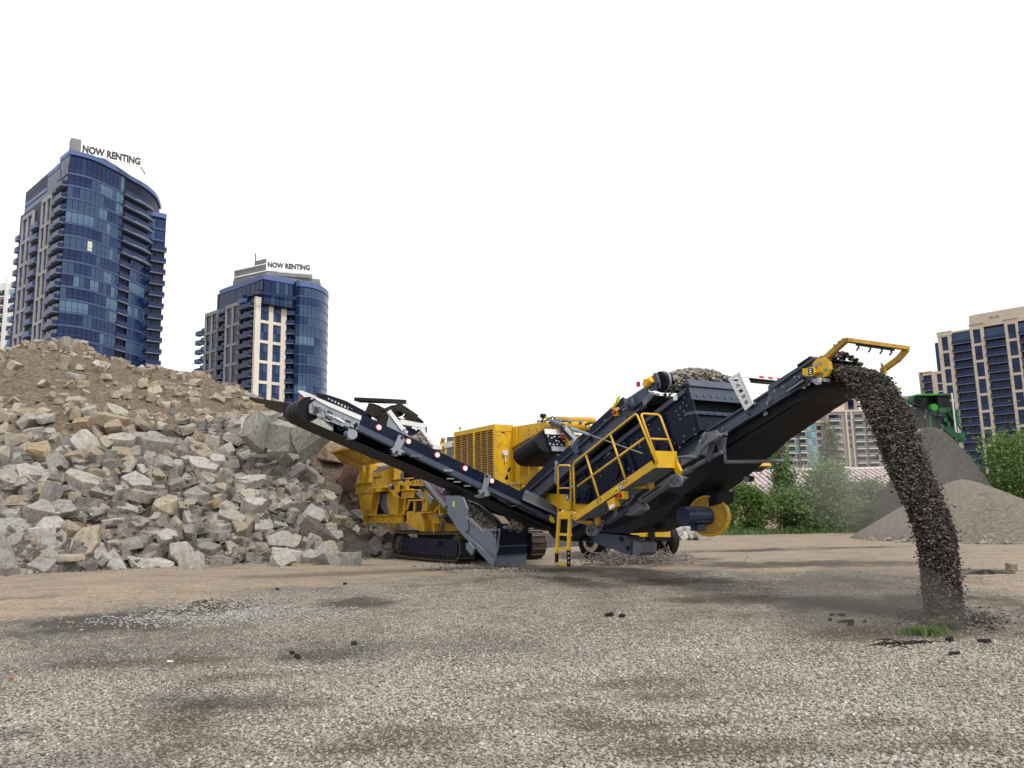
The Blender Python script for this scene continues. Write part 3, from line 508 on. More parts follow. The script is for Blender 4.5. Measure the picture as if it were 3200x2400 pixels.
PV('crusher_body', [(-4.5,2.4),(-3.53,2.39),(-3.04,1.99),(-2.48,1.59),(-2.48,1.48),(-4.14,1.5),(-4.4,2.09)], .6, 1.9, TRK, ch); PV('crusher_side', [(-4.15,2.39),(-3.44,2.07),(-3.31,2.07),(-4.02,2.42)], .3, .3, TRK, ch)  # body toned dark so the gaps between frames look shaded
mb = MB(); mb.pv([(-3.97,2.06),(-2.75,2.05),(-2.75,1.99),(-4,2.01)], .1, .5); mb.pv([(-4,2.01),(-3.87,2.01),(-4.1,1.7),(-4.21,1.7)], .12, .06); mb.pv([(-3.54,2),(-3.44,2),(-3.46,1.65),(-3.58,1.65)], .12, .06); mb.build('bracket_frame', YELC, ch)
PV('lower_body', [(-4.14,1.66),(-3.55,1.65),(-3.52,1.61),(-3.02,1.6),(-2.84,1.41),(-2.65,1.21),(-2.65,0.924),(-2.86,0.922),(-4.31,1.27),(-4.17,1.29)], .14, .3, YELC, ch)
PV('lower_body', [(-2.97,1.59),(-2.15,1.59),(-1.85,1.23),(-1.85,0.927),(-2.64,0.92),(-2.64,1.22)], .3, .3, YELC, ch)
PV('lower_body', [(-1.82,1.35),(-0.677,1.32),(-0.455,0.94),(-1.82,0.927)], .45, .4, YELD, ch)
PV('rib_plate', [(-2.61,1.35),(-2.57,1.35),(-2.58,0.924),(-2.61,0.924)], .06, .24, YELC, ch); PV('rib_plate', [(-1.89,1.23),(-1.84,1.23),(-1.84,0.927),(-1.9,0.927)], .06, .3, YELC, ch)
PV('ledge', [(-2.94,1.62),(-1.86,1.62),(-1.86,1.59),(-2.94,1.58)], .02, .4, YELC, ch)
mb = MB(); q = [(-3.08,2.09),(-2.84,2.11),(-2.62,2.05),(-2.58,1.86),(-2.67,1.64),(-3.08,1.64),(-3.01,1.85)]; mb.pv(q, .2, .35); mb.build('bearing_housing', YELC, ch)
mb = MB(); q = [(-3.13,2.27),(-2.91,2.49),(-2.62,2.4),(-2.5,2.21),(-2.72,2.11),(-3.06,2.11)]; mb.pv(q, .3, .4); mb.build('crusher_hood', YELD, ch)
PV('brace', [(-1.97,1.61),(-1.63,1.79),(-1.56,1.77),(-1.86,1.61)], .1, .08, YELC, ch); PV('side_post', [(-1.68,1.84),(-1.57,1.84),(-1.57,1.56),(-1.33,1.56),(-1.33,1.49),(-1.69,1.49)], .15, .2, YELC, ch)
PV('tool_tray', [(-1.7,1.51),(-1.08,1.52),(-1.12,1.47),(-1.75,1.46)], -.02, .4, GALD, ch); PV('valve_block', [(-1.63,1.44),(-0.72,1.46),(-0.767,1.23),(-1.41,1.23)], .3, .2, DARK, ch)
for k in range(4): mb = MB(); p, q = [(-1.26,0,1.23),(-1.37,0,0.945)]; mb.tube([(p[0] + k * .06, .05, p[2] + .1), (p[0] + k * .05 - .05, .03, (p[2] + q[2]) / 2), (q[0] + k * .05, .08, q[2])], .014, 6); mb.build('hose', BLK if k % 2 else GALD, ch)
for q in [(-8.17,2.06),(-7.42,1.36),(-4.83,1.47),(-4.83,1.41),(-4.25,1.31)]: bolt(ch, (q[0], .28, q[1]), 'v', .03, DARK)
mb = MB(); p = [(-7.95,0.1,1.75)][0]; mb.cyl((p[0], .26, p[2]), (p[0], .1, p[2]), .07, 8); mb.box((p[0] - .03, .1, p[2] - .3), (p[0] + .03, .16, p[2])); mb.build('drain_tap', YELD, ch)
mb = MB()
for c in [(-5.77,0.2,1.2),(-5.6,0.2,1.21),(-5.43,0.2,1.21),(-5.26,0.2,1.21)]: mb.tube([(c[0] - .05, .2, c[2] + .12), (c[0], .2, c[2] - .12), (c[0] + .06, .2, c[2] + .1)], .03, 6)
mb.build('hook', YELD, ch)
# feed hopper
hp = part('feed_hopper'); U0, U1, ub0, ub1 = -10.9, -4.4, -9.6, -4.9
rimv, botv, wt, wb, vt2, vb2 = -.28, .22, 4.22, 3.55, 3.6, 2.95
def sheet(name, quad, th, m, parent):
    a, b, c, d = [Vector(p) for p in quad]; n = (b - a).cross(d - a).normalized() * th; return MB().extr([a, b, c, d], [a + n, b + n, c + n, d + n]).build(name, m, parent)
sheet('hopper_wall', [(ub0, botv, wb), (ub1, botv, wb), (U1, rimv, wt), (U0, rimv, wt)], .04, YELD, hp); sheet('hopper_wall', [(ub0, vb2, wb), (ub1, vb2, wb), (U1, vt2, wt), (U0, vt2, wt)], .04, YELD, hp)
sheet('hopper_wall', [(ub0, botv, wb), (ub0, vb2, wb), (U0, vt2, wt), (U0, rimv, wt)], .04, YELD, hp)
BOX('rim', (U0 - .04, rimv - .1, wt - .03), (U1, rimv + .04, wt + .05), YELC, hp); BOX('rim', (U0 - .04, vt2 - .04, wt - .03), (U1, vt2 + .1, wt + .05), YELC, hp); BOX('rim', (U0 - .1, rimv + .04, wt - .03), (U0 + .04, vt2 - .04, wt + .05), YELC, hp)
for u in (-10.45, -8.05, -5.6):
    ub = max(u, -8.75) if u < -9 else u
    for dd in (-.06, .24 if u > -9 else .26):
        mb = MB(); pr = [(rimv - .1, wt - .03), (rimv + .12, wt - .03), (botv + .25, wb - .1), (botv + .25, 2.84), (botv - .06, 2.84), (botv - .06, wb - .12), (botv - .22, wb + .22)]
        n = len(pr); top = [(u + dd, v, w) if w > wb else (ub + dd, v, w) for v, w in pr]; mb.extr(top, [(x + .05, y, z) for x, y, z in top]); mb.build('rib', YELC, hp)
    BOX('post', (ub - .02, .24, 2.84), (ub + .28, .5, wb - .02), YELC, hp)
    BOX('post', (ub - .05, 2.7, 2.84), (ub + .45, 2.95, wb - .02), YELD, hp)
PV('stiffener', [(-8.06,3.67),(-7.09,3.69),(-7.09,3.67),(-8.06,3.64)], -.02, .05, YELC, hp); PV('stiffener', [(-6.29,3.63),(-5.41,3.61),(-5.41,3.59),(-6.29,3.61)], -.02, .05, YELC, hp)
# control cabinet
cb = part('control_cabinet'); ua, ubx = -6.81, -5.6
mb = MB(); mb.pu([(-.1, 2.6), (-.1, 3.16), (.32, 3.42), (.5, 3.42), (.5, 2.72), (.12, 2.6)], ua, ubx - ua); mb.build('cabinet_body', YELC, cb)
sheet('cabinet_roof', [(ua + .02, -.095, 3.172), (ubx - .02, -.095, 3.172), (ubx - .02, .3, 3.42), (ua + .02, .3, 3.42)], .012, GALD, cb)
BOX('back_plate', (ua + .6, .5, 2.9), (ubx, .55, 3.5), YEL, cb); BOX('sill', (ua - .02, -.13, 2.55), (ubx + .02, .05, 2.6), YEL, cb); BOX('foot', (ua + .45, -.1, 2.43), (ua + .9, .1, 2.55), YEL, cb); BOX('window', (ubx - .02, .33, 2.86), (ubx + .015, .5, 2.98), DARK, cb)
text('lettering', 'EROCLM', BLKP, cb, (ua + .2, -.104, 2.9), (1, 0, .03), (0, 0, 1), .075, 1.55, .02, .004)
for (x, z, h) in ((.12, 2.98, .12), (.88, 3.02, .1), (1.02, 2.86, .1), (.34, 2.7, .16)): mb = MB(); mb.extr([(ua + x, -.103, z), (ua + x + .03, -.103, z + h * .4), (ua + x + .035, -.103, z + h), (ua + x - .005, -.103, z + h * .5)], [(ua + x, -.1, z), (ua + x + .03, -.1, z + h * .4), (ua + x + .035, -.1, z + h), (ua + x - .005, -.1, z + h * .5)]); mb.build('scratch', plain('chipped_paint', (.09, .06, .03)) if 'chipped_paint' not in MATS else MATS['chipped_paint'], cb)
for q in ((ua + .5, -.13, 2.62), (ubx - .08, -.1, 2.66)): bolt(cb, q, 'v', .03, GALV)
# engine housing with louvres
en = part('engine_housing'); e0, e1, ev, ev2, eb, et = -1.42, 1.24, .6, 1.26, 2.05, 4.2
sd = .05
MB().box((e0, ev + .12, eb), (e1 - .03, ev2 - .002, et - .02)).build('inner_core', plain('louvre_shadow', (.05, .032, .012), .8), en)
mb = MB(); mb.box((e1 - .03, ev + .02, eb), (e1, ev2, et - .2)); mb.build('end_panel', YEL, en); BOX('top_cap', (e1 - .05, ev + .005, et - .198), (e1 + .012, ev2 + .01, et), YEL, en); BOX('roof', (e0, ev + .01, et - .02), (e1 - .052, ev2 - .01, et + .005), YEL, en)
def fr(a, b, name='louvre_frame'): BOX(name, a, b, YEL, en)
lt, lb = 4.06, 2.22
fr((e0, ev, lt), (e1, ev + .1, et - .022)); fr((e0, ev, eb), (e1, ev + .1, lb)); fr((e0, ev, lb), (e0 + .07, ev + .1, lt)); fr((e1 - .12, ev, lb), (e1, ev + .1, lt)); um = (e0 + e1) / 2 - .03; fr((um, ev, lb), (um + .1, ev + .1, lt))
cols = []
for (a, b) in ((e0 + .07, um), (um + .1, e1 - .12)):
    for k in range(3): x0 = a + (b - a) * k / 3; x1 = a + (b - a) * (k + 1) / 3; cols.append((x0 + .012, x1 - .012))
    for k in (1, 2): x = a + (b - a) * k / 3; fr((x - .012, ev + .015, lb), (x + .012, ev + .09, lt), 'mullion')
nrow = 25; sh = (lt - lb) / nrow; lm = {}
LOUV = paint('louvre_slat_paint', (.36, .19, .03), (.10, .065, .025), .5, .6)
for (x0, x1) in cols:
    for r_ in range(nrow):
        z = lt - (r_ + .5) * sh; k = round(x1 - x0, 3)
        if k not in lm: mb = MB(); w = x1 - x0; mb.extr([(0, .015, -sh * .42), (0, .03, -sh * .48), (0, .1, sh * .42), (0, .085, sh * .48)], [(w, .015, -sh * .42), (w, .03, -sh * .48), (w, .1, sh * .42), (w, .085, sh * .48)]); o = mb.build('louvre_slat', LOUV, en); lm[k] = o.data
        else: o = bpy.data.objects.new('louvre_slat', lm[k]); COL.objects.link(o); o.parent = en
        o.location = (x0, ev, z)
for q in [(0.776,3.98),(0.832,4.04),(1.08,4),(0.996,3.95),(0.774,3.88),(0.711,3.87),(1.03,3.88),(0.783,3.65),(0.838,3.65),(0.774,3.61),(0.707,3.56),(1.03,3.57),(0.772,3.52),(1.07,3.34),(0.679,3.25),(1.14,3.25),(1.06,3.05)]: bolt(en, (e1, q[0], q[1]), 'u', .018, YEL)
for q in [(1.11,2.85),(1.07,2.79),(1.01,2.63),(0.97,2.56),(1.02,2.56)]: mb = MB(); mb.cyl((e1 - .002, q[0], q[1]), (e1 + .006, q[0], q[1]), .042, 12); mb.build('port_hole', DARK, en)
mb = MB(); q = [(0.839,3.97),(0.96,3.93)]; mb.box((e1 - .001, q[0][0], q[1][1]), (e1 + .006, q[1][0], q[0][1])); mb.build('vent_slot', DARK, en)
mb = MB(); q = [(0.935,3.33)][0]; mb.cyl((e1, q[0], q[1]), (e1 + .09, q[0], q[1]), .09, 8); mb.cyl((e1 + .05, q[0], q[1] - .05), (e1 + .05, q[0] + .01, q[1] - .27), .025, 8); mb.build('isolator_switch', WHT, en)
mb = MB(); q = [(-1.23,0.75,4.28),(-1.28,0.75,4.37)]; mb.cyl(q[0], q[1], .025, 6); mb.build('aerial', DARK, en)
mb = MB(); mb.pv([(-2.12,4.11),(-1.5,4.08),(-1.51,3.38),(-2.13,3.42)], .7, .9); mb.build('radiator_box', GALD, en); BOX('radiator_top', (-2.35, .68, 3.75), (-1.5, 1.5, 3.95), WHT, en)
mb = MB(); p = [(-2.36,0.7,4.11),(-2.48,0.7,3.94),(-2.34,0.7,3.82),(-2.51,0.7,3.62),(-2.31,0.7,3.5)]; mb.tube(p, .09, 7); mb.build('exhaust_bracket', YEL, en)
for q in [(-1.57,3.82),(-1.58,3.4)]: mb = MB(); mb.box((q[0] - .07, .66, q[1] - .07), (q[0] + .07, .7, q[1] + .07)); mb.build('mount', YELD, en)
PV('lower_mast', [(1.12,3.51),(1.47,3.57),(1.59,3.57),(1.57,3.05),(1.54,2.41),(1.07,2.43)], 1.28, .9, YEL, en)
PV('rear_panel', [(1.23,3.64),(1.8,3.59),(2.65,3.82),(3.7,3.7),(3.67,3.26),(1.78,3.13),(1.39,3.16)], 1.6, .4, YEL, en); BOX('panel_post', (1.75, 1.45, 2.6), (1.85, 1.58, 3.6), YEL, en)
PV('base_step', [(1.27,2.37),(2.06,2.34),(2.05,2.08),(1.53,2.19)], .95, .8, YEL, en); PV('base_step', [(2.23,2.32),(2.71,2.3),(2.7,2),(2.21,1.97)], .92, .8, YEL, en); PV('base_ledge', [(1.28,2.43),(2.16,2.41),(2.15,2.34),(1.28,2.36)], .86, .8, YEL, en)
for q in [(1.58,2.38),(1.87,2.37),(2.04,2.38)]: bolt(en, (q[0], .86, q[1]), 'v', .045, GALV)
PV('base_beam', [(3.18,2.06),(4.9,1.96),(4.92,1.57),(4.57,1.54),(4.21,1.67),(3.85,1.78)], .72, .3, YEL, en)
# boom that carries the magnet
bo = part('magnet_boom'); mb = MB(); mb.pv([(1.25,4.14),(2.67,4.11),(3.16,4.1),(3.39,4),(3.22,3.89),(3.13,3.9),(1.59,3.58),(1.24,3.49)], 1.22, .05); mb.build('boom_plate', YEL, bo)
mb = MB(); a, b = [p for p in [(1.23,1.2,3.48),(3.19,1.2,3.91)]]; mb.bar((a[0], 1.33, a[2]), (b[0], 1.33, b[2]), .3, .03, (0, 0, 1)); mb.build('boom_flange', YELD, bo)
PV('boom_rib', [(1.56,4.13),(1.6,4.13),(1.6,3.58),(1.55,3.58)], 1.16, .06, YEL, bo); PV('boom_patch', [(2.69,4.11),(3.16,4.1),(3.23,3.98),(2.82,3.87),(2.68,3.88)], 1.195, .03, YEL, bo)
for q in [(1.93,3.82),(2.2,3.96),(2.18,3.83),(2.62,3.94),(2.66,3.87)]: bolt(bo, (q[0], 1.22, q[1]), 'v', .022, YELD)
mb = MB(); a, b = [(2.95,1.5,4),(4.27,1.5,3.95)][0], [(4.67,1.5,3.81)][0]; mb.cyl(a, b, .14, 12); mb.build('boom_tube', YEL, bo, True); mb = MB(); a, b = [(2.66,1.9,4.24),(4.45,1.9,4.01)]; mb.cyl(a, b, .1, 12); mb.build('boom_tube', YEL, bo, True)
mb = MB(); mb.pv([(4.46,3.92),(4.55,3.91),(4.54,3.73),(4.45,3.74)], 1.5, .05); mb.pv([(2.93,3.89),(3.21,3.88),(3.2,3.76),(3.04,3.8)], 1.6, .1); mb.build('tube_lug', YEL, bo)
PV('boom_ear', [(2.51,4.35),(2.59,4.33),(2.78,4.22),(2.56,4.24)], 1.6, .06, YEL, bo); mb = MB(); p = [(2.32,1.7,4.37),(2.21,1.7,4.25),(2.14,1.7,4.21)]; mb.tube(p, .03, 6); p = [(2.31,1.7,4.38)][0]; mb.cyl((p[0], 1.6, p[2]), (p[0], 1.75, p[2]), .07, 8); mb.build('work_lamp', DARK, bo)
for pts in ([(2.41,1.4,4.15),(2.44,1.4,4.22),(2.63,1.4,4.15),(2.87,1.4,4.17),(2.99,1.4,4.17)], [(2.97,1.4,4.15),(3,1.4,4.22),(3.11,1.4,4.22),(3.16,1.4,4.13)], [(3.09,1.4,4.21),(3.16,1.4,4.25),(3.26,1.4,4.22),(3.32,1.4,4.13)], [(3.43,1.5,4.12),(3.55,1.5,4.07),(4.04,1.5,4),(4.46,1.5,3.93),(4.86,1.5,3.88)], [(3.59,1.45,4.07),(4.04,1.45,3.98),(4.51,1.45,3.91),(4.84,1.45,3.85)]):
    mb = MB(); mb.tube(rounded(pts, .2), .022, 6); mb.build('hose', BLK, bo)
for q in [(3.57,1.45,4.1),(4.08,1.45,4.02),(4.57,1.45,3.94),(3.46,1.45,4.11)]: mb = MB(); mb.cyl((q[0] - .06, q[1] - .06, q[2]), (q[0] + .06, q[1] - .06, q[2]), .05, 8); mb.build('hose_clamp', GALV, bo)
mb = MB(); q = [(2.89,1.8,4.21),(2.98,1.8,4.26)]; mb.cyl(q[0], q[1], .02, 6); mb.build('locking_pin', YEL, bo)
# overband magnet: a short cross belt hanging over the inclined conveyor
mg = part('overband_magnet'); sl_ = .27; n_ = math.hypot(1, sl_); ax = Vector((1 / n_, 0, sl_ / n_)); upm = Vector((-sl_ / n_, 0, 1 / n_)); c0 = Vector([(2.2,0.95,3.15)][0]); c1 = c0 + ax * 1.28
def stad(c, r, L, k=10):
    out = [c + Vector((0, -math.cos(a) * r, 0)) + upm * (math.sin(a) * r) for a in [-PI / 2 + PI * i / k for i in range(k + 1)]]
    return out + [c + Vector((0, L + math.cos(a) * r, 0)) + upm * (math.sin(a) * r) for a in [PI / 2 - PI * i / k for i in range(k + 1)]]
o = MB().extr(stad(c0, .3, 1.5), stad(c1, .3, 1.5)).build('magnet_belt', BLK, mg)
e2 = c1 + ax * .002
mb = MB(); mb.extr([c1 + Vector((0, .05, 0)) + upm * .2, c1 + Vector((0, 1.5, 0)) + upm * .2, c1 + Vector((0, 1.5, 0)) - upm * .16, c1 + Vector((0, .05, 0)) - upm * .16], [p + ax * .06 for p in [c1 + Vector((0, .05, 0)) + upm * .2, c1 + Vector((0, 1.5, 0)) + upm * .2, c1 + Vector((0, 1.5, 0)) - upm * .16, c1 + Vector((0, .05, 0)) - upm * .16]]); mb.build('magnet_side', NAVY, mg)
def mstrip(name, y0, y1, z0, z1, m, t0=.06, t1=.09):
    q = [c1 + Vector((0, y0, 0)) + upm * z0, c1 + Vector((0, y1, 0)) + upm * z0, c1 + Vector((0, y1, 0)) + upm * z1, c1 + Vector((0, y0, 0)) + upm * z1]; MB().extr([p + ax * t0 for p in q], [p + ax * t1 for p in q]).build(name, m, mg)
mstrip('top_strip', .0, 1.5, .2, .36, WHT); mstrip('bottom_strip', .12, 1.2, -.3, -.16, GALV); mstrip('warning_label', 1.05, 1.14, -.05, .12, YELP, .06, .065); mstrip('clamp', .95, 1.0, -.1, .3, NAVG, .06, .1)
for (y, z) in ((.08, .15), (.2, .1), (.3, .14), (.34, .02), (.45, .13), (.55, .1), (.62, .15), (.7, .12), (.1, -.08), (.22, -.1), (.35, -.09), (.5, -.1), (.66, -.08), (.8, -.1), (.88, -.08), (.42, .0), (.6, .02), (.8, .14)): bolt(mg, c1 + ax * .06 + Vector((0, y, 0)) + upm * z, 'u', .024, WHT)
def chain(name, a, b, parent, m=None, link=.09, r=.011):
    a, b = Vector(a), Vector(b); n = max(2, int((b - a).length / (link * .72))); d = (b - a) / n; mb = MB(); x = Vector((1, 0, 0)); y = Vector((0, 1, 0))
    for i in range(n):
        c = a + d * (i + .5); s = x if i % 2 else y; h = d.normalized() * link * .45
        mb.tube([c + h + s * link * .12, c + s * link * .24, c - h + s * link * .12, c - h - s * link * .12, c - s * link * .24, c + h - s * link * .12], r, 5, True)
    return mb.build(name, m or GALD, parent)
pp = [(2.94,1.1,3.71),(2.92,1.1,3.58)]
chain('chain', pp[0], pp[1], mg); pp = [(3.44,1.5,3.84),(3.45,1.5,3.6)]; chain('chain', pp[0], pp[1], mg, BLK, .11, .015); pp = [(3.28,1.4,3.84),(3.39,1.4,3.64)]; chain('chain', pp[0], pp[1], mg, BLK, .11, .015)
mb = MB(); p = [(3.5,1.45,3.67),(3.59,1.45,3.58)]; mb.cyl(p[0], p[1], .05, 8); mb.build('shackle', RED, mg)
# inclined conveyor that feeds the screen
rc = part('inclined_conveyor'); V1, V2 = .5, 1.75
tl, tr_, br, bl = [(3.01,2),(8.28,4.3),(7.33,3.61),(3.78,2.05)]
k_ = (tr_[1] - tl[1]) / (tr_[0] - tl[0]); lx = lambda u, dz=0: tr_[1] + (u - tr_[0]) * k_ + dz
us, ue, wd = 2.6, tr_[0] - .15, .42
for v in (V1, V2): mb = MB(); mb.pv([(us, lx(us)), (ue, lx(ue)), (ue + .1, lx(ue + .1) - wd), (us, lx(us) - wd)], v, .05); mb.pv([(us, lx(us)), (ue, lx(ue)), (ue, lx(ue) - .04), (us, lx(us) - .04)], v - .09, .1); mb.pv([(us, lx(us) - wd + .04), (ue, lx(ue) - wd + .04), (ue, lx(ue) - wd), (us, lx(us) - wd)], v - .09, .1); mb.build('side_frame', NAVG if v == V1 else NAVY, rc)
PV('skirt', [(us, lx(us) + .28), (ue - .75, lx(ue - .75) + .3), (ue - .7, lx(ue - .7) + .18), (ue - .8, lx(ue - .8)), (us, lx(us))], V1 + .05, .04, NAVY, rc); PV('skirt', [(us, lx(us) + .28), (ue - .75, lx(ue - .75) + .3), (ue - .7, lx(ue - .7)), (us, lx(us))], V2 - .09, .04, NAVY, rc)
mb = MB(); mb.extr([(us, V1 + .1, lx(us) - .06), (us, V2 - .05, lx(us) - .06), (us, V2 - .05, lx(us) - .3), (us, V1 + .1, lx(us) - .3)], [(ue, V1 + .1, lx(ue) - .06), (ue, V2 - .05, lx(ue) - .06), (ue, V2 - .05, lx(ue) - .3), (ue, V1 + .1, lx(ue) - .3)]); mb.build('belt', BLK, rc)
PV('frame_web', [(5.4,3.15),(5.7,3.35),(5.66,3.17),(5.75,3),(5.61,2.95),(5.5,3.12)], .38, .1, NAVG, rc); PV('window_slot', [(6.11,3.3),(6.18,3.35),(6.24,3.25),(6.16,3.21)], .47, .02, DARK, rc)
PV('tail_cover', [(2.98,2.35),(4.43,3.05),(4.6,2.96),(4.56,2.84),(3.21,2.15),(3.02,2.27)], .62, 1.2, NAVY, rc)
hdc = Vector([(8.62,0.62,4.4)][0])
mb = MB(); mb.cyl((hdc.x, .62, hdc.z), (hdc.x, 1.9, hdc.z), .235, 22); mb.build('head_drum', BLK, rc, False); mb = MB(); mb.cyl((hdc.x, .7, hdc.z), (hdc.x, .76, hdc.z), .25, 22); mb.build('drum_ring', GALV, rc)
mb = MB(); mb.pv([(8.55,4.61),(8.62,4.56),(8.74,4.31),(8.72,4.23),(8.63,4.22),(8.62,4.36)], .5, .05); mb.build('drum_guard', NAVG, rc)
PV('head_plate', [(8.44,4.47),(8.7,4.58),(8.78,4.35),(8.69,4.31),(8.66,4.18),(8.47,4.19),(8.36,4.32)], .44, .06, NAVG, rc); PV('take_up_plate', [(7.66,4.11),(8.37,4.32),(8.44,4.16),(8.23,4),(7.8,3.82),(7.73,3.9)], .42, .04, NAVG, rc); PV('take_up_flange', [(7.89,4.13),(7.93,4.13),(8.03,3.9),(7.97,3.88)], .3, .12, NAVG, rc); PV('take_up_flange', [(7.69,4.12),(7.73,4.12),(7.83,3.83),(7.77,3.83)], .3, .12, NAVG, rc)
PV('scraper_arm', [(8.57,4.16),(8.66,4.14),(8.62,4.02),(8.36,3.87),(8.31,3.9),(8.29,4)], .36, .04, GALD, rc); mb = MB(); p = [(8.6,0.36,4.11),(8.85,0.36,4.05)]; mb.cyl(p[0], p[1], .03, 8); mb.build('scraper_shaft', GALV, rc)
mb = MB(); p = Vector([(8.52,0.4,4.39)][0]); mb.cyl((p.x - .12, .38, p.z - .06), (p.x + .1, .38, p.z + .05), .085, 10); mb.box((p.x - .1, .3, p.z - .09), (p.x + .02, .44, p.z + .07)); mb.build('gear_motor', YEL, rc)
mb = MB(); p = Vector([(7.91,0.6,4.45)][0]); mb.cyl((p.x, .6, p.z - .06), (p.x, .6, p.z + .05), .05, 12); mb.build('beacon', RED, rc)
mb = MB(); p = Vector([(7.26,0.44,3.86)][0]); mb.box((p.x - .06, .4, p.z - .1), (p.x + .06, .48, p.z + .1)); mb.build('stop_box', YEL, rc); mb = MB(); mb.cyl((p.x - .01, .34, p.z - .01), (p.x - .01, .4, p.z - .01), .055, 10); mb.build('stop_button', RED, rc)
mb = MB(); p = [(7.52,0.42,3.86),(7.85,0.42,4)]; mb.cyl(p[0], p[1], .025, 8); mb.build('take_up_screw', GALV, rc)
PV('hinge_plate', [(7.44,3.64),(7.65,3.73),(7.67,3.62),(7.49,3.56)], .4, .05, NAVG, rc)
for q in [(6.78,3.71),(6.13,3.55),(7.28,3.82),(7.97,4.02),(8.1,3.98),(8.22,4.22)]: bolt(rc, (q[0], V1 - .02, q[1]), 'v', .02, GALV)
for q in [(7.03,4.05),(7.12,4.09)]: mb = MB(); mb.extr([(q[0] - .09, .545, q[1] - .1), (q[0] + .07, .545, q[1] - .02), (q[0] + .03, .545, q[1] + .09)], [(q[0] - .09, .552, q[1] - .1), (q[0] + .07, .552, q[1] - .02), (q[0] + .03, .552, q[1] + .09)]); mb.build('warning_label', YELP, rc)
q = [(7.2,4.15)][0]; mb = MB(); mb.extr([(q[0] - .1, .545, q[1] - .12), (q[0] + .06, .545, q[1] - .03), (q[0] + .09, .545, q[1] + .11), (q[0] - .05, .545, q[1] + .06)], [(q[0] - .1, .552, q[1] - .12), (q[0] + .06, .552, q[1] - .03), (q[0] + .09, .552, q[1] + .11), (q[0] - .05, .552, q[1] + .06)]); mb.build('warning_label', YELP, rc)
mb = MB(); a, b = [(4.06,0.75,3.97),(4.6,0.75,3.79)]; mb.cyl(a, b, .085, 12); c = [(5.05,0.7,3.68)][0]; mb.cyl(b, c, .055, 10); mb.build('hydraulic_cylinder', NAVG, rc)
mb = MB(); a, b = [(4.76,0.62,3.74),(5.26,0.62,3.32)]; mb.bar(a, b, .12, .1, (0, 1, 0)); mb.build('strut', NAVY, rc); mb = MB(); a, b = [(4.97,0.56,3.71),(5.45,0.56,3.36)]; mb.bar(a, b, .1, .02, (0, 1, 0)); mb.build('strut_cover', WHT, rc)
mb = MB(); P4 = [(5.26,0.55,3.65),(5.5,0.55,3.58),(5.69,0.55,3.53),(5.93,0.55,3.46),(6.13,0.55,3.39)]; mb.tube(P4, [.05, .055, .03, .05, .03], 8); mb.build('turnbuckle', GALV, rc); mb = MB(); p = [(6.44,0.3,3.36),(8.29,0.3,2.78)]; mb.cyl(p[0], p[1], .016, 6); mb.build('stay_cable', GALV, rc)
mb = MB(); p = Vector([(5.52,0.45,3.26)][0]); mb.cyl((p.x, .36, p.z), (p.x, .5, p.z), .08, 10); mb.build('pivot_pin', GALV, rc)
# screen box
sb = part('screen_box'); SV = .72
top = [(9.32,4.11),(9.4,4.24),(9.7,3.18),(9.6,3.12),(8.88,2.86),(7.38,2.32),(5.7,1.74),(4.94,1.79),(4.42,2.13),(5.14,2.51),(7.86,3.56)]
PV('side_plate', top, SV, .05, NAVY, sb); PV('side_plate', top, 2.4, .05, NAVY, sb)
a, b = [(9.34,4.08),(4.43,2.16)]; mb = MB(); mb.bar((a[0], SV - .03, a[1]), (b[0], SV - .03, b[1]), .1, .09, (0, 1, 0)); mb.build('edge_rail', NAVG, sb); q = [(9.08,3.97)][0]; BOX('reflector', (q[0] - .06, SV - .09, q[1] - .06), (q[0] + .06, SV - .078, q[1] + .05), WHTP, sb)
for (p, q) in (('a', [(8.55,3.67),(8.6,3.66),(8.87,2.92),(8.81,2.91)]), ('b', [(7.22,3.15),(7.28,3.16),(7.58,2.48),(7.5,2.46)]), ('c', [(6.39,2.55),(6.45,2.56),(6.58,2.15),(6.5,2.13)]), ('d', [(5.53,2.49),(5.6,2.51),(5.75,2.16),(5.66,2.14)])): PV('rib', q, SV - .06, .06, NAVY, sb)
mb = MB(); mb.pv([(x, y) for x, y in inset(top, .9)], SV + .08, 1.55); mb.build('screen_deck', DARK, sb)
for q in [(9.3,3.95),(9.25,3.84),(9.35,3.76),(9.15,3.74),(9.02,3.68),(9.27,3.65),(9.09,3.58),(9.3,3.56),(9.13,3.49),(9.55,3.22),(9.23,3.09),(8.9,2.97),(8.46,3.62),(8.09,3.47),(8.12,3.34),(8.44,3.33),(7.66,3.16),(7.73,3.06),(7.75,2.98),(7.44,3.07),(7.18,3.12),(6.71,2.6),(6.82,2.64),(6.2,2.48),(6.24,2.39),(6.1,2.56),(6.41,2.83),(7.3,2.49),(7.28,2.35),(7.47,2.43),(7.37,2.68),(5.49,2.49),(5.41,2.34),(9.57,3.11),(9.2,2.98),(9.06,2.87)]: bolt(sb, (q[0], SV, q[1]), 'v', .026, GALD)
mb = MB(); q = [(6.59,0.7,2.83)][0]; mb.cyl((q[0], SV - .012, q[2]), (q[0], SV, q[2]), .11, 20); mb.build('round_label', plain('dusty_label', (.35, .33, .32)), sb); mb = MB(); mb.cyl((q[0], SV - .02, q[2]), (q[0], SV - .012, q[2]), .05, 12); mb.build('round_label', BLKP, sb)
for q, r_ in zip([(6.82,0.7,2.5),(8.28,0.7,2.91),(8.7,0.7,2.91),(5.27,0.7,1.93),(5.58,0.7,1.96)], (.42, .25, .2, .22, .26)): mb = MB(); mb.cyl((q[0], SV - .09, q[2]), (q[0], SV + .02, q[2]), r_, 20); mb.cyl((q[0], SV - .13, q[2]), (q[0], SV - .09, q[2]), r_ * .6, 16); mb.build('bearing_cover', NAVY, sb)
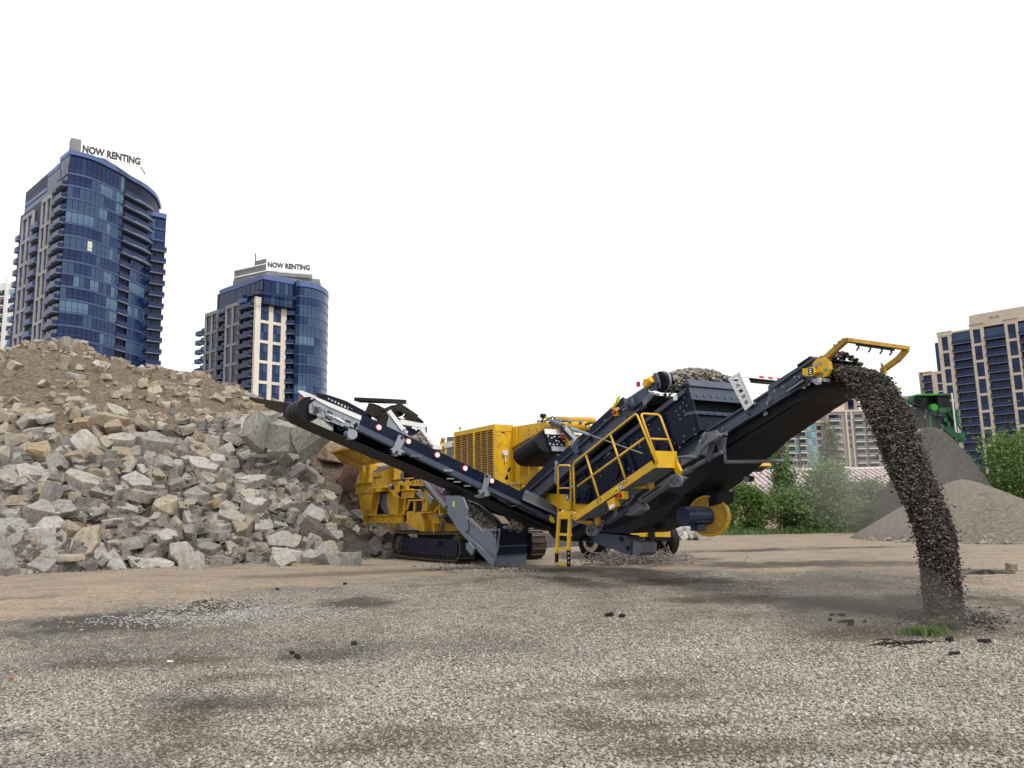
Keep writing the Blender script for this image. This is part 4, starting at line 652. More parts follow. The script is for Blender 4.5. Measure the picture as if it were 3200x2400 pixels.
# screen discharge end
ux = [(9.4,4.24)][0][0]; EU = lambda dz: 0
def PU(name, pts, u, d, m, parent): return MB().pu(pts, u, d).build(name, m, parent)
wA, wB, wC, wD, wE = [p[1] for p in [(0.734,4.33),(0.723,4.19),(0.759,3.88),(0.879,3.59),(0.923,3.53)]]
E0, E1 = SV - .02, 2.5
mb = MB(); mb.extr([(ux - .1, E0, wA), (ux - .1, E1, wA), (ux - .02, E1, wB), (ux - .02, E0, wB)], [(ux + .0, E0, wA + .02), (ux + .0, E1, wA + .02), (ux + .1, E1, wB), (ux + .1, E0, wB)]); mb.build('end_lip', NAVG, sb)
def slope_panel(name, u0, w0, u1, w1, th, m): return MB().extr([(u0, E0, w0), (u0, E1, w0), (u1, E1, w1), (u1, E0, w1)], [(u0 - th, E0, w0), (u0 - th, E1, w0), (u1 - th, E1, w1), (u1 - th, E0, w1)]).build(name, m, sb)
slope_panel('end_panel', ux + .05, wB, ux + .12, wC, .06, NAVG); slope_panel('end_recess', ux - .12, wC, ux - .1, wD, .06, NAVY); BOX('end_ledge', (ux - .1, E0, wD - .04), (ux + .2, E1, wD + .03), NAVG, sb); slope_panel('end_panel', ux + .14, wD - .04, ux + .22, wE - .32, .06, NAVY)
PV('corner_plate', [(9.35,4.21),(9.43,4.24),(9.5,3.8),(9.44,3.82)], SV - .05, .08, NAVY, sb)
for k in range(7): bolt(sb, (ux + .1, E0 + .18 + k * .22, wC + .1), 'u', .026, GALD); bolt(sb, (ux + .05, E0 + .18 + k * .22, wB - .06), 'u', .022, GALD); bolt(sb, (ux + .2, E0 + .18 + k * .22, wD), 'u', .02, GALD)
# walkway with rails and ladder
wk = part('walkway'); PVv = -.75
DP = .62
tb = [(7.11,1.48),(9.74,2.5),(9.84,2.36),(7.07,1.31),(6.96,1.35),(6.96,1.48)]
mb = MB(); mb.pv(tb, PVv, .03); mb.build('toe_board', YEL, wk)
(u0, w0), (u1, w1) = tb[0], tb[1]; (ub0_, wb0_), (ub1_, wb1_) = tb[3], tb[2]; ks = (wb1_ - wb0_) / (ub1_ - ub0_); fl = lambda u, d=0: wb0_ + (u - ub0_) * ks + d
mb = MB(); mb.pv([(u0, fl(u0, .03)), (ub1_, fl(ub1_, .03)), (ub1_, fl(ub1_, .19)), (u0, fl(u0, .19))], PVv + DP, .03); mb.build('inner_beam', YEL, wk)
ee = [(-0.879,2.49),(-0.44,2.51),(-0.364,2.35),(-0.887,2.36)]
mb = MB(); mb.box((ub1_ - .03, PVv + .03, fl(ub1_)), (ub1_, PVv + DP, fl(ub1_) + .34)); mb.box((ub1_ - .14, PVv + .03, fl(ub1_) + .3), (ub1_ - .03, PVv + DP, fl(ub1_) + .34)); mb.build('end_plate', YEL, wk)
gr = MB(); nU, nV = 62, 15
for i in range(nU + 1): u = ub0_ + .06 + (ub1_ - ub0_ - .1) * i / nU; gr.bar((u, PVv + .03, fl(u, .03)), (u, PVv + DP, fl(u, .03)), .022, .02)
for j in range(nV + 1): v = PVv + .05 + (DP - .08) * j / nV; gr.bar((ub0_ + .06, v, fl(ub0_ + .06, .032)), (ub1_ - .04, v, fl(ub1_ - .04, .032)), .018, .02)
tag(gr.build('deck_grating', GALD, wk), kind='stuff')
for q in ([(6.66,1.28),(6.73,1.3),(7.27,1.3),(7.29,1.24),(7.12,1.2),(6.87,1.24)], [(7.39,1.36),(7.55,1.37),(7.54,1.24),(7.46,1.18),(7.4,1.26)], [(9.24,2.06),(9.39,2.08),(9.41,1.96),(9.31,1.93)], [(8.62,2.04),(8.71,2.01),(9.2,2.02),(9.22,1.96),(8.7,1.97)]): PV('deck_bracket', q, -.45, .06, YELD, wk)
RT = .024
def rail(name, pts, r=RT, rad=.1): return MB().tube(rounded(pts, rad), r, 8).build(name, YEL, wk, True)
rail('top_rail', [*[(7.06,-0.75,1.5),(7.06,-0.75,2.62)], *[(9.33,-0.75,3.51),(9.39,-0.75,3.46),(9.9,-0.75,2.45)]], RT, .09)
rail('post', [(8.47,-0.75,3.16),(8.9,-0.75,2.18)]); rail('post', [(7.55,-0.75,2.8),(7.97,-0.75,1.82)]); rail('mid_rail', [(7.2,-0.75,2.09),(9.56,-0.75,2.98)])
hu = [(9.89,2.45)][0]; ht = [(9.43,3.51)][0]
rail('end_hoop', [(hu[0], PVv + .05, hu[1]), (ht[0], PVv + .05, ht[1]), (ht[0], PVv + DP - .04, ht[1]), (hu[0], PVv + DP - .04, hu[1])], RT, .09); mu = ((hu[0] * .52 + ht[0] * .48), (hu[1] * .52 + ht[1] * .48)); rail('end_mid_rail', [(mu[0], PVv + .05, mu[1]), (mu[0], PVv + DP - .04, mu[1])])
rail('gate_hoop', [(6.4,-0.75,1.54),(6.45,-0.75,2.61),(6.96,-0.75,2.58),(6.91,-0.75,1.55)], RT, .09); rail('gate_bar', [(6.46,-0.75,2.07),(6.89,-0.75,2.06)], .018)
for q in [(7.01,-0.75,2.53),(6.99,-0.75,2.09),(7.01,-0.75,2.53)]: BOX('rail_clamp', (q[0] - .05, -.78, q[2] - .03), (q[0] + .05, -.72, q[2] + .03), GALV, wk)
chain('gate_chain', *[(6.41,-0.76,2.72),(6.37,-0.76,2.17)], wk, GALV, .075, .012); chain('gate_chain', *[(6.4,-0.78,2.7),(6.36,-0.78,2.22)], wk, GALV, .075, .012)
PV('gate_plate', [(6.37,1.53),(6.99,1.54),(6.96,1.35),(6.52,1.34),(6.51,1.42),(6.36,1.49)], -.74, .03, YEL, wk)
ld = part('ladder')
for (p, q, r_) in (('l', [(6.46,-0.76,1.49),(6.3,-0.76,0.563)], [(6.31,-0.76,0.563),(6.28,-0.76,0.292)]), ('r', [(6.89,-0.76,1.46),(6.78,-0.76,0.643)], [(6.78,-0.76,0.643),(6.77,-0.76,0.268)])):
    mb = MB(); mb.bar(q[0], q[1], .09, .05, (0, 1, 0)); mb.build('stile', YEL, ld); mb = MB(); mb.bar(r_[0], r_[1], .085, .045, (0, 1, 0)); mb.build('stile_foot', BLK, ld)
for q in ([(6.53,-0.76,1.38),(6.83,-0.76,1.38)], [(6.38,-0.76,1),(6.79,-0.76,0.984)], [(6.34,-0.76,0.665),(6.74,-0.76,0.647)], [(6.27,-0.76,0.325),(6.72,-0.76,0.31)]): mb = MB(); mb.bar((q[0][0], -.72, q[0][2]), (q[1][0], -.72, q[1][2]), .14, .045); mb.build('rung', YEL, ld)
for q in [(6.84,0.572),(6.84,0.465),(6.83,0.366)]: bolt(ld, (q[0], -.79, q[1]), 'v', .014, WHT)
for q in [(8.86,2.1),(8.86,2.06),(8.95,2.16),(8.96,2.1),(7.95,1.7),(7.92,1.75),(8.04,1.79),(8.04,1.75),(6.98,1.43),(7.08,1.38)]: bolt(wk, (q[0], PVv, q[1]), 'v', .014, GALD)
def decal(name, c, pts, v, m, parent, th=.004): mb = MB(); mb.pv([(c[0] + x, c[1] + y) for x, y in pts], v - th, th); return mb.build(name, m, parent)
for q in [(8.43,1.87),(8.52,1.9),(8.69,1.97)]: decal('warning_label', q, [(-.045, -.055), (.05, -.005), (.0, .06)], PVv, YELP, wk); decal('label_mark', q, [(-.01, -.02), (.02, -.01), (.005, .03)], PVv - .004, BLKP, wk)
q = [(8.59,1.94)][0]; decal('warning_label', q, [(-.06, -.08), (.06, -.03), (.06, .09), (-.06, .04)], PVv, YELP, wk); decal('label_mark', q, [(.03 * math.cos(a), .03 * math.sin(a)) for a in [PI * k / 4 for k in range(8)]], PVv - .004, BLKP, wk)
for q in [(8.75,2.01)]: decal('blue_label', q, [(.05 * math.cos(a), .075 * math.sin(a)) for a in [PI * k / 6 for k in range(12)]], PVv, BLUP, wk); decal('label_mark', q, [(-.02, -.04), (.02, -.03), (.01, .045), (-.01, .045)], PVv - .004, WHTP, wk)
q = [(4.76,1.9)][0]; decal('blue_label', q, [(-.05, -.1), (.05, -.1), (.05, .09), (-.05, .09)], .72, BLUP, en); decal('label_mark', q, [(-.02, -.05), (.02, -.05), (.01, .05), (-.01, .05)], .716, WHTP, en)
PV('switch_box', [(8.24,1.72),(8.49,1.81),(8.55,1.62),(8.31,1.53)], -.74, .12, YEL, wk); PV('data_plate', [(8.32,1.63),(8.49,1.67),(8.5,1.6),(8.33,1.54)], -.745, .004, WHTP, wk)
q = [(8.7,-0.76,1.83)][0]; BOX('stop_box', (q[0] - .1, -.72, q[2] - .07), (q[0] + .1, -.6, q[2] + .09), YEL, wk); mb = MB(); mb.cyl((q[0] - .02, -.78, q[2]), (q[0] - .02, -.72, q[2]), .055, 12); mb.build('stop_button', RED, wk)
for pts in ([(8.59,-0.6,1.79),(8.6,-0.6,1.71),(8.49,-0.6,1.64),(8.39,-0.6,1.62)], [(8.74,-0.55,1.79),(8.65,-0.55,1.65),(8.51,-0.55,1.62),(8.36,-0.55,1.64)], [(8.99,-0.6,1.82),(8.89,-0.6,1.74),(8.74,-0.6,1.62)], [(8.31,-0.6,1.53),(8.33,-0.6,1.43),(8.31,-0.6,1.37)], [(8.38,-0.6,1.54),(8.4,-0.6,1.42)]): mb = MB(); mb.tube(rounded(pts, .1), .014, 6); mb.build('cable', GALD, wk)
PV('dark_bulkhead', [(3.5,1.41),(4.53,1.29),(5.14,0.757),(4.5,0.804),(4.09,0.73),(3.57,0.77),(3.26,0.967)], 1.1, .8, DARK, CR); PV('base_beam', [(5.01,1.78),(5.71,1.75),(5.5,1.55),(5.08,1.42)], .74, .2, YEL, en)
# folding support beam below the walkway
sp = part('support_beam'); mb = MB(); mb.pv([(8.77,1.77),(9.72,2.16),(9.82,2.11),(9.8,2.06),(8.81,1.66),(8.76,1.72)], -.32, .2); mb.build('outer_beam', GALD, sp); PV('beam_slot', [(8.93,1.78),(9.5,2),(9.5,1.98),(8.94,1.75)], -.34, .03, DARK, sp); PV('beam_foot', [(8.45,1.55),(8.75,1.69),(8.88,1.58),(8.87,1.52),(8.56,1.4),(8.34,1.42),(8.48,1.49)], -.34, .25, GALD, sp)
PV('inner_beam', [(7.41,1.24),(7.85,1.43),(8.44,1.62),(8.46,1.55),(7.87,1.35),(7.57,1.21)], -.25, .15, NAVG, sp)
for q in [(9.87,-0.3,2.09),(10,-0.3,2.09),(7.01,-0.3,1.08),(7.18,-0.3,1.08)]:
    mb = MB(); rr = .13; mb.holes([(q[0] + rr * math.cos(a), q[2] + rr * math.sin(a)) for a in [2 * PI * k / 16 for k in range(16)]], [[(q[0] + .05 * math.cos(a), q[2] + .05 * math.sin(a)) for a in [2 * PI * k / 10 for k in range(10)]]], -.32, .06); mb.build('lug', GALD, sp)
PV('lug_plate', [(6.92,1.21),(7.29,1.31),(7.28,1.19),(7.19,1.06),(6.97,1.06)], -.2, .1, GALD, sp); PV('lug_plate', [(9.74,2.14),(9.92,2.2),(10.1,2.14),(10,2.07),(9.82,2.07)], -.2, .1, GALD, sp)
PV('clevis', [(9.8,2.67),(9.88,2.5),(10,2.29),(9.95,2.22),(9.88,2.2),(9.74,2.44)], -.2, .06, YEL, sp); PV('clevis', [(9.65,2.68),(9.73,2.51),(9.87,2.3),(9.8,2.23),(9.73,2.21),(9.58,2.45)], -.08, .06, YELD, sp)
# main discharge conveyor
mc = part('main_conveyor'); M1, M2 = .9, 2.25
nt_ = [(12.7,4.22)]; s_ = .355; hu_, hw_ = 12.62, 4.20
ly = lambda u, d=0: hw_ + (u - hu_) * s_ + d
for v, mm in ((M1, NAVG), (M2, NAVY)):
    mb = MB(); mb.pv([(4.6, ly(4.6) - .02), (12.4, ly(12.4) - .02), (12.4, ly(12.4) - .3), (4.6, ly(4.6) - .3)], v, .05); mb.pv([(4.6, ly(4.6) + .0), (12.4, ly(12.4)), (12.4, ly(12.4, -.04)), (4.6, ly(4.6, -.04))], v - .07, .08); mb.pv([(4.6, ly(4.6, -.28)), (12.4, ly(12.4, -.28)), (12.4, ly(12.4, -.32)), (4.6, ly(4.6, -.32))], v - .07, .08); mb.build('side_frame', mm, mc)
mb = MB(); mb.extr([(4.6, M1 + .05, ly(4.6, -.1)), (4.6, M2, ly(4.6, -.1)), (4.6, M2, ly(4.6, -.62)), (4.6, M1 + .05, ly(4.6, -.62))], [(12.55, M1 + .05, ly(12.55, -.1)), (12.55, M2, ly(12.55, -.1)), (12.55, M2, ly(12.55, -.5)), (12.55, M1 + .05, ly(12.55, -.5))]); mb.build('belt', BLK, mc)
mb = MB(); mb.cyl((12.58, M1 + .06, ly(12.58, -.28)), (12.58, M2 - .02, ly(12.58, -.28)), .27, 26); mb.build('head_pulley', BLK, mc)
PV('belly_pan', [(12.45, 3.66), (10.78, 2.92), (10.11, 2.52), (9.42, 2.11), (8.51, 1.7), *[(7.42,1.43),(6.92,1.24),(6.34,1.09),(5.34,1.01),(4.38,0.985),(3.81,1.14)], (5.3, 1.5), (12.35, 3.8)], 1.0, 1.22, DARK, mc)
PV('head_plate', [(11.5,3.89),(12.6,4.28),(12.7,4.18),(12.7,3.94),(12.5,3.8),(12.3,3.72),(12.2,3.79),(12,3.72),(11.6,3.56),(11.5,3.52)], .83, .05, NAVG, mc)
PV('skirt_plate', [(11.6,3.9),(12.4,4.16),(12.6,4.28),(12.7,4.23),(12.4,4.12),(11.7,3.83)], .76, .04, NAVG, mc); PV('skirt_top', [(12.3,4.18),(12.6,4.29),(12.6,4.26),(12.3,4.14)], .74, 1.6, NAVY, mc)
PV('take_up', [(12.1,3.8),(12.4,3.93),(12.4,3.89),(12.1,3.76)], .76, .05, DARK, mc); mb = MB(); p = [(12,0.77,3.71),(12.4,0.77,3.87)]; mb.cyl(p[0], p[1], .02, 8); mb.build('take_up_screw', GALV, mc); mb = MB(); p = [(11.9,0.77,3.79),(12,0.77,3.82)]; mb.tube([p[0], p[1]], .02, 6); mb.build('grab_handle', GALD, mc)
mb = MB(); p = [(12.5,0.78,3.85),(12.5,0.78,3.8),(12.4,0.78,3.78),(12.4,0.78,3.81)]; mb.tube(rounded(p, .06), .012, 6); mb.build('cable', BLK, mc)
PV('joint_plate', [(11.5,3.69),(11.5,3.7),(11.6,3.62),(11.5,3.53)], .8, .06, GALD, mc); PV('knee_plate', [(10.2,3.17),(10.4,3.25),(10.9,3.44),(11,3.31),(10.4,3.08),(10.3,3.08),(10.2,3.12)], .8, .05, NAVG, mc)
for q in [(12.2,3.96),(12.4,4.02),(11.9,3.83),(12.3,3.95),(11.7,3.76),(11.5,3.53),(11.5,3.57),(10.3,3.16),(10.4,3.08),(12.5,3.77),(12.6,3.86),(12.4,3.72)]: bolt(mc, (q[0], .79, q[1]), 'v', .02, GALV)
gm_ = part('gear_motor', mc); mb = MB(); a, b = Vector([(12.5,0.72,4)][0]), Vector([(12.7,0.72,3.96)][0]); mb.pv([(12.5,4.06),(12.7,4.05),(12.7,4),(12.8,3.95),(12.7,3.91),(12.6,3.9),(12.5,3.94)], .62, .22); mb.build('motor_case', YEL, gm_)
q = [(12.7,0.6,3.97)][0]; mb = MB(); mb.cyl((q[0], .615, q[2]), (q[0], .6, q[2]), .085, 20); mb.build('motor_badge', YELP, gm_); BOX('badge_plate', (q[0] - .055, .592, q[2] - .06), (q[0] + .055, .602, q[2] + .065), BLKP, gm_); text('badge_letter', 'E', WHTP, gm_, (q[0] - .03, .59, q[2] - .04), (1, 0, 0), (0, 0, 1), .085, 1., .01, .002)
mb = MB(); q = [(12.8,0.8,4.04)][0]; mb.cyl((q[0], .76, q[2]), (q[0], .84, q[2]), .2, 9); mb.build('bearing_plate', YEL, mc)
for t in [(12.7,4.09),(12.8,4.12),(12.9,3.99),(12.8,3.92)]: bolt(mc, (t[0], .76, t[1]), 'v', .035, GALV)
PV('tension_plate', [(12.6,3.82),(12.8,3.89),(12.8,3.87),(12.8,3.79),(12.8,3.73),(12.7,3.73)], .72, .04, GALV, mc); PV('tension_plate', [(12.8,3.85),(12.9,3.82),(12.9,3.76),(12.8,3.78)], .74, .12, GALV, mc)
for t in [(12.8,3.79),(12.8,3.82)]: bolt(mc, (t[0], .72, t[1]), 'v', .03, WHT)
gf = part('head_guard', mc); gu, gw = 13.3, 4.47
mb = MB(); a, b = [(12.8,0.9,4.19),(13.3,0.9,4.47)]; mb.bar((a[0], .86, a[2]), (gu, .86, gw), .09, .1, (0, 1, 0)); mb.build('guard_arm', YELD, gf); mb = MB(); mb.bar((gu, .83, gw), (gu, 2.75, gw + .02), .1, .07); mb.build('guard_bar', YELD, gf)
c, d = [(12.9,2.4,4.17),(13,2.4,4.05)][0], [(13,2.4,4.27)][0]; mb = MB(); mb.bar((gu, 2.72, gw), (13.16, 2.6, 4.27), .09, .1, (0, 1, 0)); mb.bar((13.16, 2.6, 4.28), (12.9, 2.45, 4.08), .09, .1, (0, 1, 0)); mb.build('guard_arm', YELD, gf); mb = MB(); mb.pv([(13,4.15),(13,4.23),(13.1,4),(13,4.03)], 2.3, .05); mb.build('guard_foot', YELD, gf)
for v in (1.2, 1.55, 1.9, 2.2): mb = MB(); mb.tube([(gu, v, gw - .04), (gu, v + .02, gw - .1), (gu, v - .05, gw - .16)], .018, 6); mb.build('guard_hook', DARK, gf)
mb = MB(); mb.bar((gu, 1.15, gw - .05), (gu, 2.3, gw - .05), .03, .04); mb.build('guard_strip', DARK, gf)
for q in [(13.1,4.4),(13.1,4.42),(13.2,4.44),(13.2,4.46)]: bolt(gf, (q[0], .8, q[1] - .0), 'v', .015, GALV)
mb = MB(); p = [(12.2,1.25,3.68),(12.3,1.25,3.67)][0]; mb.cyl((p[0], 1.0, p[2]), (p[0], 1.35, p[2]), .06, 12); mb.build('pipe_stub', GALD, mc)
mb = MB(); p = [(11.3,0.9,3.37),(11.3,0.9,3.33),(11.4,0.9,3.36),(11.3,0.9,3.41)]; mb.tube(rounded(p, .04), .018, 6); mb.build('tie_hook', GALV, mc)
# perforated portal over the main conveyor
po = part('portal', mc); 
A_, B_, C_, D_ = [(10.5,4.2),(10.8,4.27),(11.1,3.57),(10.9,3.47)]
def lerp2(p, q, t): return (p[0] + (q[0] - p[0]) * t, p[1] + (q[1] - p[1]) * t)
hl = []
for k in range(5):
    t0, t1 = .09 + k * .175, .09 + k * .175 + .1; a, b, c, d = [lerp2(A_, D_, t0), lerp2(B_, C_, t0), lerp2(B_, C_, t1), lerp2(A_, D_, t1)]; hl.append([lerp2(a, b, .3), lerp2(a, b, .72), lerp2(d, c, .72), lerp2(d, c, .3)])
mb = MB(); mb.holes([A_, B_, C_, D_], hl, .8, .02); mb.build('portal_leg', WHT, po)
mb = MB(); mb.extr([(B_[0] - .01, .8, B_[1]), (C_[0] - .01, .8, C_[1]), (C_[0] + .02, .8, C_[1] + .02), (B_[0] + .02, .8, B_[1] + .02)], [(B_[0] - .01, 1.0, B_[1]), (C_[0] - .01, 1.0, C_[1]), (C_[0] + .02, 1.0, C_[1] + .02), (B_[0] + .02, 1.0, B_[1] + .02)]); mb.build('leg_flange', WHT, po)
E_, F_ = lerp2(A_, D_, .16), lerp2(B_, C_, .2)
mb = MB(); mb.extr([(B_[0], .82, B_[1]), (F_[0], .82, F_[1] + .03), (F_[0] + .02, .82, F_[1] + .04), (B_[0] + .02, .82, B_[1] + .01)], [(B_[0], 2.4, B_[1]), (F_[0], 2.4, F_[1] + .03), (F_[0] + .02, 2.4, F_[1] + .04), (B_[0] + .02, 2.4, B_[1] + .01)]); mb.build('portal_beam', WHT, po)
mb = MB(); mb.extr([(F_[0] - .03, .85, F_[1]), (F_[0] - .28, .85, F_[1] - .0), (F_[0] - .28, .85, F_[1] + .03), (F_[0] - .0, .85, F_[1] + .03)], [(F_[0] - .03, 2.4, F_[1]), (F_[0] - .28, 2.4, F_[1]), (F_[0] - .28, 2.4, F_[1] + .03), (F_[0] - .0, 2.4, F_[1] + .03)]); mb.build('beam_underside', NAVY, po)
for v in (1.35, 1.62, 1.89): mb = MB(); p, q = lerp2(B_, F_, .35), lerp2(B_, F_, .75); mb.extr([(p[0] + .022, v, p[1] + .02), (p[0] + .022, v + .14, p[1] + .02), (q[0] + .024, v + .14, q[1] + .03), (q[0] + .024, v, q[1] + .03)], [(p[0] + .03, v, p[1] + .02), (p[0] + .03, v + .14, p[1] + .02), (q[0] + .032, v + .14, q[1] + .03), (q[0] + .032, v, q[1] + .03)]); mb.build('red_reflector', RED, po)
mb = MB(); p, q, p2 = [(10.4,0.695,2.46),(10.4,2.44,2.51),(10.4,0.691,2.91)]; mb.cyl(p, q, .04, 10); mb.build('cross_bar', GALD, mc); chain('chain', p2, (p[0], p[1] - .02, p[2]), mc, GALD, .1, .014); t_ = [(10.4,2.42,2.83)][0]; chain('chain', t_, (q[0], q[1] - .05, q[2]), mc, GALD, .1, .014)
# hinge brackets, hoses and ram at the knee of the conveyor
kn = part('conveyor_knee', mc)
PV('bracket', [(9.22,2.62),(9.61,2.73),(9.86,3.08),(9.97,3.11),(10,2.97),(9.98,2.62),(9.77,2.65),(9.13,2.42)], .6, .05, GALD, kn); PV('bracket', [(10,3.1),(10.3,3.12),(10.4,3.02),(10.2,2.95),(10.1,2.97)], .55, .05, GALD, kn); PV('bracket', [(10.2,2.87),(10.4,2.95),(10.4,2.74)], .6, .05, NAVG, kn); PV('link', [(10.2,2.91),(10.3,2.89),(10.1,2.49),(10,2.48),(10,2.55)], .5, .06, NAVG, kn); PV('bracket', [(10.2,2.95),(10.5,2.96),(10.4,2.66),(10.3,2.67)], .62, .05, GALD, kn)
for pts, r_ in (([(9.2,0.4,2.61),(9.47,0.4,2.62),(9.71,0.4,2.61),(9.87,0.4,2.57),(9.97,0.4,2.68),(10.2,0.4,2.86),(10.6,0.4,2.99)], .035), ([(10,0.45,2.77),(10.2,0.45,2.92),(10.4,0.45,3),(10.7,0.45,3)], .035)): mb = MB(); mb.tube(rounded(pts, .2), r_, 8); mb.build('pipe', GALD, kn)
mb = MB(); a, b, c = [(9.21,0.6,2.28),(9.49,0.6,2.37),(10.2,0.6,2.61)]; mb.cyl(a, b, .07, 10); mb.cyl(b, c, .045, 10); mb.build('hydraulic_ram', GALD, kn); mb = MB(); mb.cyl(*[(9.69,0.6,2.46),(10.4,0.6,2.66)], .04, 10); mb.build('hydraulic_ram', GALD, kn)
for q in [(9.96,3.06),(9.84,2.93),(9.98,2.54),(9.99,3.08),(10.2,3),(10,2.54)]: bolt(kn, (q[0], .58, q[1]), 'v', .035, GALV)
# parts hanging below the main conveyor
lo = part('conveyor_tail'); PV('tail_frame', [(4.67,1.29),(6.86,1.6),(7.94,1.98),(8.84,1.82),(8.04,1.31),(6.82,0.967),(5.78,0.994),(4.79,1.1)], 1.0, 1.3, DARK, lo); PV('tail_pan', [(7.14,1.22),(7.54,1.34),(8.3,1.57),(8.31,1.45),(7.81,1.25),(7.26,1.11)], 1.4, .8, NAVY, lo)
PV('jockey_leg', [(4.93,0.997),(6.51,0.902),(6.67,0.815),(6.67,0.429),(6.56,0.443),(5.68,0.616),(4.95,0.751)], 1.2, .4, NAVG, lo); PV('jockey_foot', [(6.88,0.787),(7.17,0.749),(7.14,0.517),(7.04,0.436),(6.83,0.456)], 1.1, .5, GALD, lo); PV('bracket', [(7.36,1.22),(7.67,1.25),(7.63,1.1),(7.54,1.06),(7.4,1.08)], 1.35, .1, DARK, lo); PV('cross_member', [(4.17,0.91),(5.45,0.942),(5.62,0.722),(4.81,0.745),(4.26,0.794)], 1.35, .8, DARK, lo)
for q in [(6.33,0.819),(6.57,0.602)]: mb = MB(); mb.cyl((q[0], 1.17, q[1]), (q[0], 1.2, q[1]), .06, 10); mb.build('pin', DARK, lo)
PV('hanger', [(10.3,2.21),(10.5,2.16),(10.5,2.08),(10.4,2.05),(10.3,2.09)], 1.3, .1, DARK, lo); mb = MB(); q = [(10.4,1.2,2.11)][0]; mb.cyl((q[0], 1.25, q[2]), (q[0], 1.3, q[2]), .06, 10); mb.build('eye', GALD, lo)
PV('far_walkway', [(9.25,2.46),(9.48,2.62),(9.62,2.46),(9.58,2.43)], 2.5, .5, YEL, lo); PV('far_deck', [(9.06,2.39),(9.3,2.46),(9.58,2.44),(9.34,2.33)], 2.55, .4, NAVY, lo); mb = MB(); mb.tube(rounded([(9.28,2.4,2.34),(9.4,2.4,2.31),(9.47,2.4,2.34),(9.45,2.4,2.42),(9.38,2.4,2.41)], .08), .03, 8); mb.build('pipe', CRM, lo)
fn = part('blower'); q = [(9.02,1.5,1.36)][0]; r_ = .46; bn = Vector((.60, -.80, 0)); bc = Vector(q); bx = Vector((.8, .6, 0))
mb = MB(); n = 30; mb.tube([bc, bc - bn * .26], r_, n); mb.build('blower_drum', YEL, fn); mb = MB(); mb.cyl(bc + bn * .02, bc, r_ - .045, n); mb.build('blower_face', YELD, fn)
mb = MB(); mb.tube([bc + bn * .03 + bx * (r_ - .03) * math.cos(a) + Vector((0, 0, 1)) * (r_ - .03) * math.sin(a) for a in [2 * PI * k / n for k in range(n)]], .025, 5, True); mb.build('rim_bead', YEL, fn)
mb = MB(); mb.bar(bc + bn * .03 + bx * .02 + Vector((0, 0, .05)), bc + bn * .03 + bx * .28 + Vector((0, 0, -.27)), .02, .02); mb.build('seam', YEL, fn)
mt = part('blower_motor', fn); m0 = [(9,1.3,1.36)][0]; mb = MB(); mb.cyl((m0[0], .92, m0[2]), (m0[0], 1.5, m0[2]), .2, 16); mb.build('motor_body', BLUE, mt, False); mb = MB(); mb.cyl((m0[0], .75, m0[2]), (m0[0], .94, m0[2]), .215, 18); mb.build('motor_cowl', BLUE, mt)
for k in range(10): a = 2 * PI * k / 10; mb = MB(); mb.bar((m0[0] + .205 * math.cos(a), 0.96, m0[2] + .205 * math.sin(a)), (m0[0] + .205 * math.cos(a), 1.4, m0[2] + .205 * math.sin(a)), .02, .03); mb.build('cooling_fin', BLUE, mt)
BOX('terminal_box', (m0[0] - .1, 1.05, m0[2] - .32), (m0[0] + .12, 1.3, m0[2] - .18), BLUE, mt); PV('motor_mount', [(8.3,1.5),(8.45,1.66),(9.07,1.91),(9.38,1.88),(9.31,1.64),(8.99,1.53),(8.57,1.48)], 1.5, .5, DARK, fn)
# slewing side conveyor
sc_ = part('side_conveyor'); sU = 3.8; wdt = 1.05
p0, p1, b0, b1 = [(-4.85,4.05),(0.98,1.62),(-4.84,3.61),(0.955,0.931)]
mS = (p1[1] - p0[1]) / (p1[0] - p0[0]); lt_ = lambda v, d=0: p0[1] + (v - p0[0]) * mS + d
v0s, v1s = -5.0, 1.0
for du, mm in ((0, NAVY), (-wdt, NAVY)):
    mb = MB(); mb.pu([(v0s, lt_(v0s)), (v1s, lt_(v1s)), (v1s, lt_(v1s, -.3)), (v0s, lt_(v0s, -.3))], sU + du, -.04 if du == 0 else .04); mb.build('side_skirt', mm, sc_)
    mb = MB(); mb.pu([(v0s, lt_(v0s, -.3)), (v1s, lt_(v1s, -.3)), (v1s, lt_(v1s, -.47)), (v0s, lt_(v0s, -.47))], sU + du + (.04 if du == 0 else -.04), -.06 if du == 0 else .06); mb.build('side_channel', NAVG if du == 0 else NAVY, sc_)
    mb = MB(); mb.pu([(v0s, lt_(v0s, -.46)), (v1s, lt_(v1s, -.46)), (v1s, lt_(v1s, -.5)), (v0s, lt_(v0s, -.5))], sU + du + (.08 if du == 0 else -.08), -.1 if du == 0 else .1); mb.build('channel_lip', DARK, sc_)
mb = MB(); mb.extr([(sU - .06, v0s - .7, lt_(v0s - .7, -.02)), (sU - .06, v1s, lt_(v1s, -.2)), (sU - .06, v1s, lt_(v1s, -.26)), (sU - .06, v0s - .7, lt_(v0s - .7, -.08))], [(sU - wdt + .06, v0s - .7, lt_(v0s - .7, -.02)), (sU - wdt + .06, v1s, lt_(v1s, -.2)), (sU - wdt + .06, v1s, lt_(v1s, -.26)), (sU - wdt + .06, v0s - .7, lt_(v0s - .7, -.08))]); mb.build('carrying_belt', BLK, sc_)
dm = Vector([(3.8,-5.95,4.03)][0]); rD = .29
